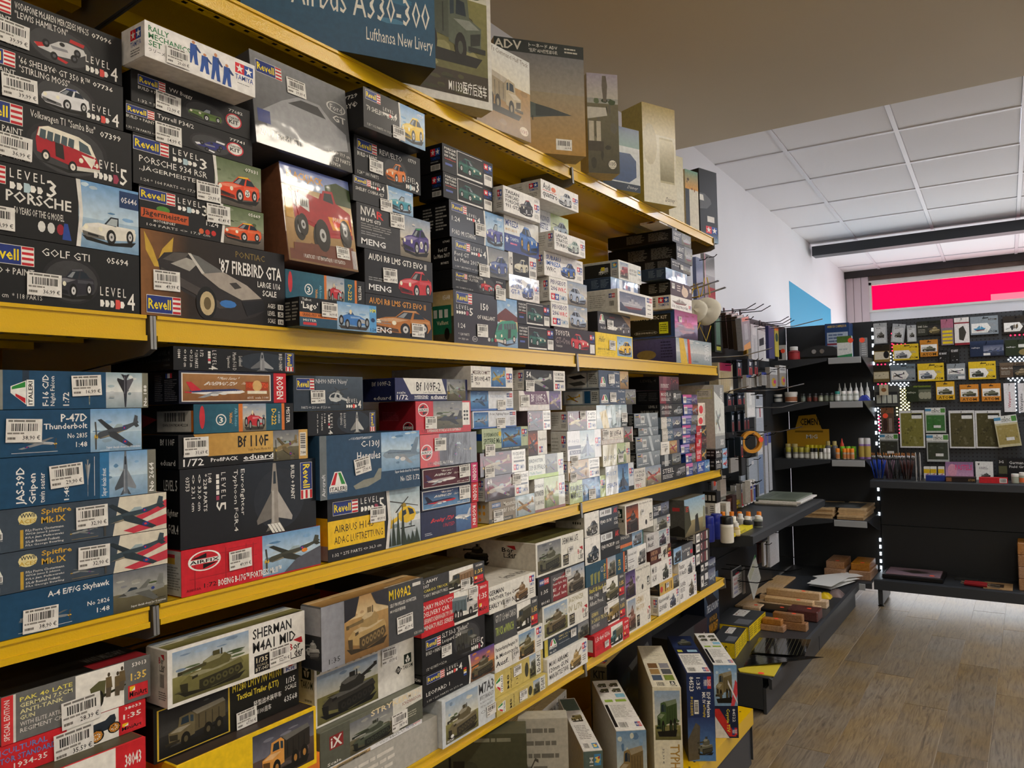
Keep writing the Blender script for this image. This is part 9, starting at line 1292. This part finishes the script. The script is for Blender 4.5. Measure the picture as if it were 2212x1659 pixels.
# ---- goods on the far base
ZF = EYE-1.243
o = empty('framed_plaque', (5.84, .72, ZF+.0005)); MB().cbox((0, -.2, 0), (.28, .17, .03), .004).build('frame', 'black', o); MB().box((.03, -.18, .03), (.25, .15, .036)).build('mirror', solid('pink_mirror_', 'b89aa8', rough=.15, metal=.3), o); c = Cv(.2, .16); c.p([(.0, .5), (.5, .1), (1, .4), (.5, .85)], '3a342e'); c.build('picture_print', ((.05, -.12, .0362), (0, 1, 0), (1, 0, 0), (0, 0, 1)), 'matte', o); dot(o, (.05, -.13, .037), r=.016); tag(o, 'black framed pinkish plaque with dark diamond on the base', 'plaque')
for k in range(2): o = empty('chisel', (5.86+.05*k, .40, ZF+.0147), math.radians(-8)); MB().tube([(0, 0, 0), (0, -.08, 0), (0, -.13, 0)], [.011, .014, .01], 10).build('handle', solid('red_lacquer_', '8a1c22', rough=.2), o); MB().tube([(0, -.13, 0), (0, -.2, 0)], .005, 8).build('blade', 'chrome', o); MB().tube([(0, .02, 0), (0, 0, 0)], .007, 8).build('ferrule', 'chrome', o); tag(o, 'carving tool with dark red handle, %s' % ('nearer the shelf edge' if k == 0 else 'behind its twin'), 'tool', 'pair of carving tools')
o = card_x(2125, 1272, 2188, 1289, 5.83, .2, 'carton', 'flat kraft carton lettered with saw set', 'carton', 'b89468', lambda c: c.t(.06, .3, .62, .75, 'LAUBSÄGESATZ', '2a2018', 2), z=ZF); c = Cv(.19, .17); c.r(0, 0, 1, 1, 'b08c60'); c.r(.2, .2, .6, .8, '3a2c22'); c.build('lid_print', ((.01, -o.dimensions.y+.01, o.dimensions.z), (0, 1, 0), (1, 0, 0), (0, 0, 1)), 'matte', o)
o = card_x(2062, 1248, 2115, 1262, 6.0, .06, 'tool_roll', 'dark roll case behind the carving tools', 'case', '2a2c2c', None, z=ZF)
for i in range(4): o = MB().cbox((0, 0, 0), (.2, .3, .075), .004).build('oak_board', 'wood'); o.location = (5.86, -.2, ZF+.0005+i*.0755); tag(o, f'thick oak board, {ORD[i+1]} from below in the stack on the base', 'wood block', 'stacked oak boards')
# ================================================================== goods on the wall pegboard
HB = []
def hang(px0, py0, px1, py1, Y, dep, bg, art, lab, cat='pack', name='hanging_pack', m='matte', tilt=0, group=None):
    Y0 = Y
    for _ in range(16):
        a, b = atY(px0, py1, Y), atY(px1, py0, Y); x0, x1, z0, z1 = a[0]-.001, b[0]+.001, a[2], b[2]; w_ = x1-x0
        if XM0 < x1 and x0 < XM1 and z0 < ZM+.002 < z1: z0 = ZM+.003
        if tilt: x0 -= abs(math.sin(math.radians(tilt)))*(z1-z0)
        bx = [(x0, x1, Y-.001, Y+dep+.001, z0, z1), (x0+w_/2-.004, x0+w_/2+.004, Y-.05, YP, z1-.02, z1+.004)]
        if any(p[0] < q[1] and p[1] > q[0] and p[2] < q[3] and p[3] > q[2] and p[4] < q[5] and p[5] > q[4] for p in bx for q in HB): Y -= .022
        else: break
    HB.extend(bx)
    o = card_y(px0, py0, px1, py1, Y, dep, name, lab, cat, bg, art, m=m, tilt=tilt, group=group, z=z0-.0005 if z0 == ZM+.003 else None); w, h = o.dimensions.x, o.dimensions.z
    MB().tube([(w/2, YP-Y-.001, h-.012), (w/2, -.03, h-.012), (w/2, -.045, h)], .0025, 6).build('hang_peg', 'wire_d', o); return o
def A_tool(bg, hd): return lambda c: (c.r(0, 0, 1, .5, bg), c.p([(.3, .15), (.7, .2), (.6, .4), (.3, .4)], 'd8dce0'), c.r(.25, .5, .45, .95, hd), c.r(.6, .5, .8, .95, hd), c.r(.42, .48, .62, .56, '8a8c90'))
G1 = 'tools on the wall pegboard'
hang(1545, 678, 1560, 760, 1.4, .02, '26342c', lambda c: (c.r(.2, .1, .8, .8, '6a8a78'), c.r(.2, .85, .8, .95, 'c8c84a')), 'green tube pack hanging beside the dust masks', group=G1)
for i, (a, b) in enumerate(((1573, 1588), (1585, 1600), (1597, 1612), (1606, 1624))):
    hang(a, 676+i*4, b, 752+i*2, 1.46-.036*i, .03, ('4a3c30', '4a3c30', '4a3c30', '8a8c94')[i], lambda c, i=i: (c.r(.1, 0, .9, .12, 'c8c6c0' if i < 3 else 'e09080'), c.r(.3, .2, .7, .7, '2a221c' if i < 3 else 'a8acb4'), c.p([(.1, .85), (.9, .78), (.9, 1), (.1, 1)], 'd89a5a')), 'brown brush pack with tan tip, %s of four' % ORD[i+1], group='brush packs', m='satin', tilt=-9)
for a, y0, b, y1, bg, art, lab in [(1613, 698, 1623, 768, 'c8962a', lambda c: (c.r(0, 0, 1, .3, 'd8762a'), c.r(.2, .4, .8, .9, 'e0c83a')), 'narrow orange and yellow packet'), (1624, 700, 1638, 776, 'c8c8ca', lambda c: (c.r(.2, .1, .8, .3, 'e0dede'), c.r(.4, .4, .6, .95, 'b0b2b6')), 'clear grey blister beside orange packet'), (1639, 703, 1661, 778, 'd4d2d0', lambda c: (c.lines(.1, .06, .9, .16, 2, '777'), c.p([(.1, .4), (.6, .3), (.7, .5), (.1, .6)], '2a2c2e'), c.r(.55, .25, .65, .95, 'eceae8')), 'white cutter card with dark panel'), (1662, 704, 1674, 774, '2a3068', None, 'narrow navy blue card'), (1675, 706, 1683, 770, 'c8b84a', lambda c: (c.r(0, 0, 1, .12, 'e87a2a'), c.e(.1, .2, .9, .5, '2a4a3a', 10)), 'yellow card with green magnifier')]:
    hang(a, y0, b, y1, 1.43, .02, bg, art, lab, group=G1, m='satin')
o = hang(1553, 783, 1584, 850, 1.34, .05, 'b8ac90', lambda c: (c.r(.1, 0, .9, .26, 'a81c50'), [c.r(.15+.12*k, .3, .22+.12*k, .95, sh('c8b080', .85+.06*k)) for k in range(6)]), 'clear bag of wooden sticks with magenta header', group=G1, m='wrap')
for i in range(5): hang(1580+i*12, 778-i, 1591+i*12, 814-i, 1.42, .03, '20262e', A_tool('1c2a3c', 'b82a30'), 'red-handled cutter on dark card, %s in upper row' % ORD[i+1], group='cutters on cards')
for i in range(5): hang(1602+i*11, 812-i*2, 1612+i*11, 840-i*2, 1.44, .02, 'a8a6a2', lambda c, i=i: (c.r(0, 0, 1, .2, ('b82a34', '2a3a8a', 'c8c6c0')[i % 3]), [c.r(.1+.2*k, .25, .22+.2*k, .95, '7a7874') for k in range(4)]), 'pack of grey sanding sticks, %s along the row' % ORD[i+1], group='sanding stick packs')
for i, (a, b) in enumerate(((1664, 1680), (1685, 1699))): hang(a, 793-i*4, b, 838-i*3, 1.4, .03, 'b0aca8', lambda c: (c.r(0, 0, 1, .35, 'e6e6e4'), c.lines(.1, .08, .9, .28, 2, '666'), c.e(.2, .5, .8, .95, 'd8b04a', 10), c.e(.45, .6, .8, .8, 'd84a8a', 8)), 'clear bag of coloured sponges with white header, %s' % ('left one' if i == 0 else 'last on the hook'), group='sponge bags', m='wrap')
for i in range(5): hang(1560+i*11, 852-i, 1570+i*11, 878-i, 1.43, .02, '1c2836', A_tool('1c2a40', 'a82a30'), 'red-handled tool on navy card, %s in second row' % ORD[i+1], group='cutters on cards')
for i in range(9): hang(1561+i*6.6, 892-i*.8, 1567+i*6.6, 937-i, 1.43, .03, '18242e', A_tool('1a2c3c', '8a2a2c'), 'red and black pliers on navy card, %s in third row' % ORD[i+1], group='cutters on cards')
for i in range(6): hang(1566+i*6.8, 948-i*.8, 1572+i*6.8, 992-i*1.4, 1.43, .03, '18242e', A_tool('1a2c3c', '8a2a2c'), 'red and black pliers on navy card, %s in fourth row' % ORD[i+1], group='cutters on cards')
o = empty('tape_roll', tuple(atY(1625, 955, 1.25))); a = MB(); n = 24; V = []; Fc = []
for k in range(n):
    t = 2*math.pi*k/n
    for r, y in ((.06, 0), (.06, .03), (.043, .03), (.043, 0)): V.append((r*math.cos(t), y, r*math.sin(t)))
for k in range(n):
    for j in range(4): Fc.append((k*4+j, k*4+(j+1) % 4, ((k+1) % n)*4+(j+1) % 4, ((k+1) % n)*4+j))
a.add(V, Fc, True).build('tape', solid('masking_tape_', 'd8962a', rough=.5), o); o.rotation_euler[2] = math.radians(-48); d_ = dot(o, (.05, -.001, .012), (0, -1, 0), .014); tag(o, 'roll of orange-yellow masking tape hanging on a hook', 'tape')
MB().tube([(.06*0, .19, .045), (0, 0, .045), (0, -.03, .05)], .003, 6).build('hang_peg', 'chrome', o)
for a, y0, b, y1, bg, art, lab in [(1614, 848, 1632, 902, 'c8ccd0', lambda c: (c.r(.3, 0, .6, .5, 'e6e8ea'), c.r(.1, .6, .9, .95, 'e0e0e2')), 'white syringe pack above the pliers'), (1634, 852, 1650, 935, 'b4bcc6', lambda c: (c.r(.1, .03, .5, .12, '26282a'), c.r(.1, .3, .9, .62, 'dcdee0'), c.r(.5, .35, .62, .6, 'b83040')), 'long clear styrene sheet pack with red mark'), (1640, 936, 1654, 1078, 'd0d4d8', lambda c: (c.r(0, 0, 1, .3, 'e0e0dc'), c.blobs(.1, .05, .9, .28, ['8a6a4a', '5a6a8a', 'b83a4a'], 5, 2), c.r(.1, .34, .9, .96, '8a9cb8')), 'long plastic profile pack with picture header'), (1655, 936, 1661, 1068, 'b8bcc4', lambda c: c.r(0, 0, 1, .2, '5a5a9a'), 'thin grey profile pack beside wider one'), (1663, 934, 1669, 1060, 'c0c4ca', lambda c: c.r(0, 0, 1, .18, '4a5a9a'), 'thin pale profile pack, last on its hook'), (1601, 1004, 1616, 1055, '9aa2ac', None, 'blue-grey sheet pack behind black brush'), (1619, 990, 1640, 1052, 'a8b0ba', lambda c: c.r(.3, .12, .5, .24, 'e0e0e2'), 'wide blue-grey sheet pack'), (1579, 990, 1600, 1022, 'a09c96', None, 'square of grey sandpaper')]:
    hang(a, y0, b, y1, 1.44, .012, bg, art, lab, group=G1, m='satin')
o = hang(1602, 984, 1613, 1028, 1.4, .015, '26282a', lambda c: [c.r(.2+.2*k, .1, .3+.2*k, .95, '4a4c50') for k in range(3)], 'black brush pack with orange dot', group=G1); dot(o, (.02, -.001, .11), (0, -1, 0), .012)
for i in range(7): hang(1590+i*6.4, 1048-i*2, 1594+i*6.4, 1102-i*3, 1.43, .03, 'd8d6d2', lambda c, i=i: (c.r(0, .25, 1, .36, '3a3a7a'), c.r(0, .4, 1, .95, ('b8c43a', 'a83a5a', 'b82a3a', '6a5a3a', '4a3a6a', '8a4a3a', '4a5a9a')[i])), 'slim coloured strip pack, %s in the low row' % ORD[i+1], group='strip packs')
hang(1540, 1012, 1555, 1034, 1.46, .01, 'd8dae0', lambda c: c.star(.1, .2, .8, .9, '2a4a9a'), 'small card with blue star below the yellow shelf', group=G1)
o = hang(1540, 1036, 1551, 1060, 1.46, .01, 'b8aca8', None, 'grey pack with orange dot below the star card', group=G1); dot(o, (.03, -.001, .04), (0, -1, 0), .018)
hang(1557, 1030, 1569, 1074, 1.46, .02, 'c0b8b0', lambda c: [c.r(.1+.22*k, .1, .22+.22*k, .9, 'a89888') for k in range(4)], 'pack of thin wooden strips beside carton drawers', group=G1)
for i, (a, y0, b, y1) in enumerate(((1640, 1170, 1648, 1218), (1650, 1172, 1656, 1224), (1657, 1168, 1664, 1226), (1664, 1150, 1684, 1226))): hang(a, y0, b, y1, 1.42, .012, ('8a5a58', 'b0a898', 'c0b8a8', 'd6d8dc')[i], lambda c, i=i: (c.lines(.2, .1, .8, .4, 3, '6a4a4a') if i == 0 else c.r(.1, .02, .9, .98, 'dcdee2')), 'white sheet pack hanging below the grey shelf, %s outward' % ORD[i+1], group='sheet packs', m='satin')
hang(1584, 1232, 1604, 1292, 1.46, .01, 'dcdad8', lambda c: (c.r(0, 0, 1, .22, '2c3036'), c.r(.3, .16, .7, .22, 'b83040'), [c.t(.1, .3+.16*k, .5, .42+.16*k, 'AAA', 'b82a34' if k < 2 else '2a3a9a', 1) for k in range(4)], c.lines(.6, .3, .9, .9, 7, '777')), 'decal sheet card with red and blue marks', group=G1)
hang(1606, 1226, 1611, 1284, 1.47, .01, 'd0ceca', None, 'edge of a second decal card behind the first', group=G1)
o = hang(1628, 1226, 1648, 1296, 1.4, .003, 'd2d4cc', lambda c: (c.p([(.7, 0), (1, 0), (1, .1)], '2a9a4a'), c.lines(.1, .06, .7, .3, 4, 'b8bc7a'), c.lines(.1, .4, .9, .9, 8, 'b8bab0', .35, 5)), 'pale instruction sheet hanging askew over the base', group=G1, tilt=-32)
hang(1557, 845, 1563, 880, 1.46, .01, 'd0d0cc', lambda c: c.r(.2, .3, .8, .7, '444'), 'thin white card beside grey kit spine', group=G1)
for i, (a, y0, b, y1, bg) in enumerate(((1507, 556, 1522, 690, '5a6a9a'), (1524, 548, 1546, 660, '8a8c8c'))): hang(a, y0, b, y1, 1.44, .02, bg, lambda c, i=i: (c.g(0, 0, 1, .4, '6a6c6c', 'b0b2b2') if i else c.g(0, 0, 1, 1, '8a9ac0', '3a4468'), c.r(.3, .62, 1, .95, 'b8343c') if i else None, c.r(0, 0, .12, 1, 'd0a0ac') if i else None), ('blue sheet pack beside the kit stack', 'tall clear pack with grey and red print')[i], group=G1, m='wrap')
# dust masks and long hooks
_hook = hook
def hook(X, Y0, Z, L, *a, **k):
    for dx in (0, .02, -.02, .04, -.04, .06, -.06, .09, -.09, .12, -.12, .16, -.16, .2, -.2):
        p = (X+dx-.012, X+dx+.012, YP-L, YP, Z-.03, Z+.05)
        if not any(p[0] < q[1] and p[1] > q[0] and p[2] < q[3] and p[3] > q[2] and p[4] < q[5] and p[5] > q[4] for q in HB): break
    HB.append(p); return _hook(X+dx, Y0, Z, L, *a, **k)
for i, (X, L, pz) in enumerate(((3.16, .42, 628), (3.24, .46, 626), (3.36, .45, 640))): hook(X, YP, float(atX(1500+12*i, pz, X)[2]), L, 'long double wire hook holding dust masks, %s from the kits' % ORD[i+1], double=True)
for i, (X, L, px, py) in enumerate(((4.02, .5, 1610, 783), (5.02, .55, 1650, 715), (4.47, .5, 1630, 845), (4.85, .42, 1655, 880), (4.88, .42, 1655, 930), (4.02, .4, 1600, 850))): hook(X, YP, float(atY(px, py, 1.4)[2]), L, ('bare chrome hook above cutter cards', 'long bare hook reaching over the blue wall field', 'bare hook below the sanding sticks', 'bare hook beside file packs', 'hook carrying profile packs', 'bare hook under the stick bag')[i])
for i, (px, py) in enumerate(((1577, 664), (1596, 665), (1612, 668), (1655, 690), (1661, 694), (1668, 697))): p = atY(px-14, py+8, YP); hook(float(p[0]), YP, float(p[2]), .2, 'short dark hook along the top edge of the pegboard', chrome=False, group='short dark hooks')
for i, (px, py) in enumerate(((1600, 1237), (1650, 1228), (1665, 1198))): p = atY(px-18, py, YP); hook(float(p[0]), YP, float(p[2]), .3, 'bare dark hook below the grey shelf', chrome=False, group='low dark hooks')
M['mask'] = mat('white_filter_fleece', '#e4e2d6', rough=.8, bump=.3, bscale=60); M['elastic'] = mat('yellow_elastic', '#d8b83a', rough=.6)
for i, (px, py, X, s) in enumerate(((1525, 668, 3.3, .075), (1502, 668, 3.22, .06))):
    p = atX(px, py, X); o = empty('dust_mask', tuple(p)); V = []; Fc = []; n = 18; m_ = 7
    for a in range(m_):
        t = a/(m_-1)*math.pi/2
        for k in range(n):
            f = 2*math.pi*k/n; r = s*math.cos(t)*(1+.1*math.cos(2*f)); V.append((-s*.45*math.sin(t)*(1+.12*math.cos(5*f)), r*math.cos(f)*.85, r*math.sin(f)*(.8 if math.sin(f) > 0 else 1.1)*(1-.14*abs(math.cos(f)))))
    for a in range(m_-1):
        for k in range(n): Fc.append((a*n+k, a*n+(k+1) % n, (a+1)*n+(k+1) % n, (a+1)*n+k))
    MB().add(V, Fc, True).build('shell', 'mask', o)
    dot(o, (-s*.44, .022, -.012), (-1, .3, 0), .014)
    for dy in (-.02, .02): MB().tube([(0, dy, s*.8), (.01, dy*.6, s*1.4), (.01, dy*.3, s*1.9)], .0022, 6).build('strap', 'elastic', o)
    MB().tube([(0, -.02, -s), (-.01, .0, -s*1.9), (0, .03, -s)], .0022, 6).build('strap', 'elastic', o)
    tag(o, 'white dust mask with orange dot and yellow straps, %s' % ('in front' if i == 0 else 'half hidden behind another'), 'mask', 'dust masks')
bpy.data.objects.remove(_to, do_unlink=True)
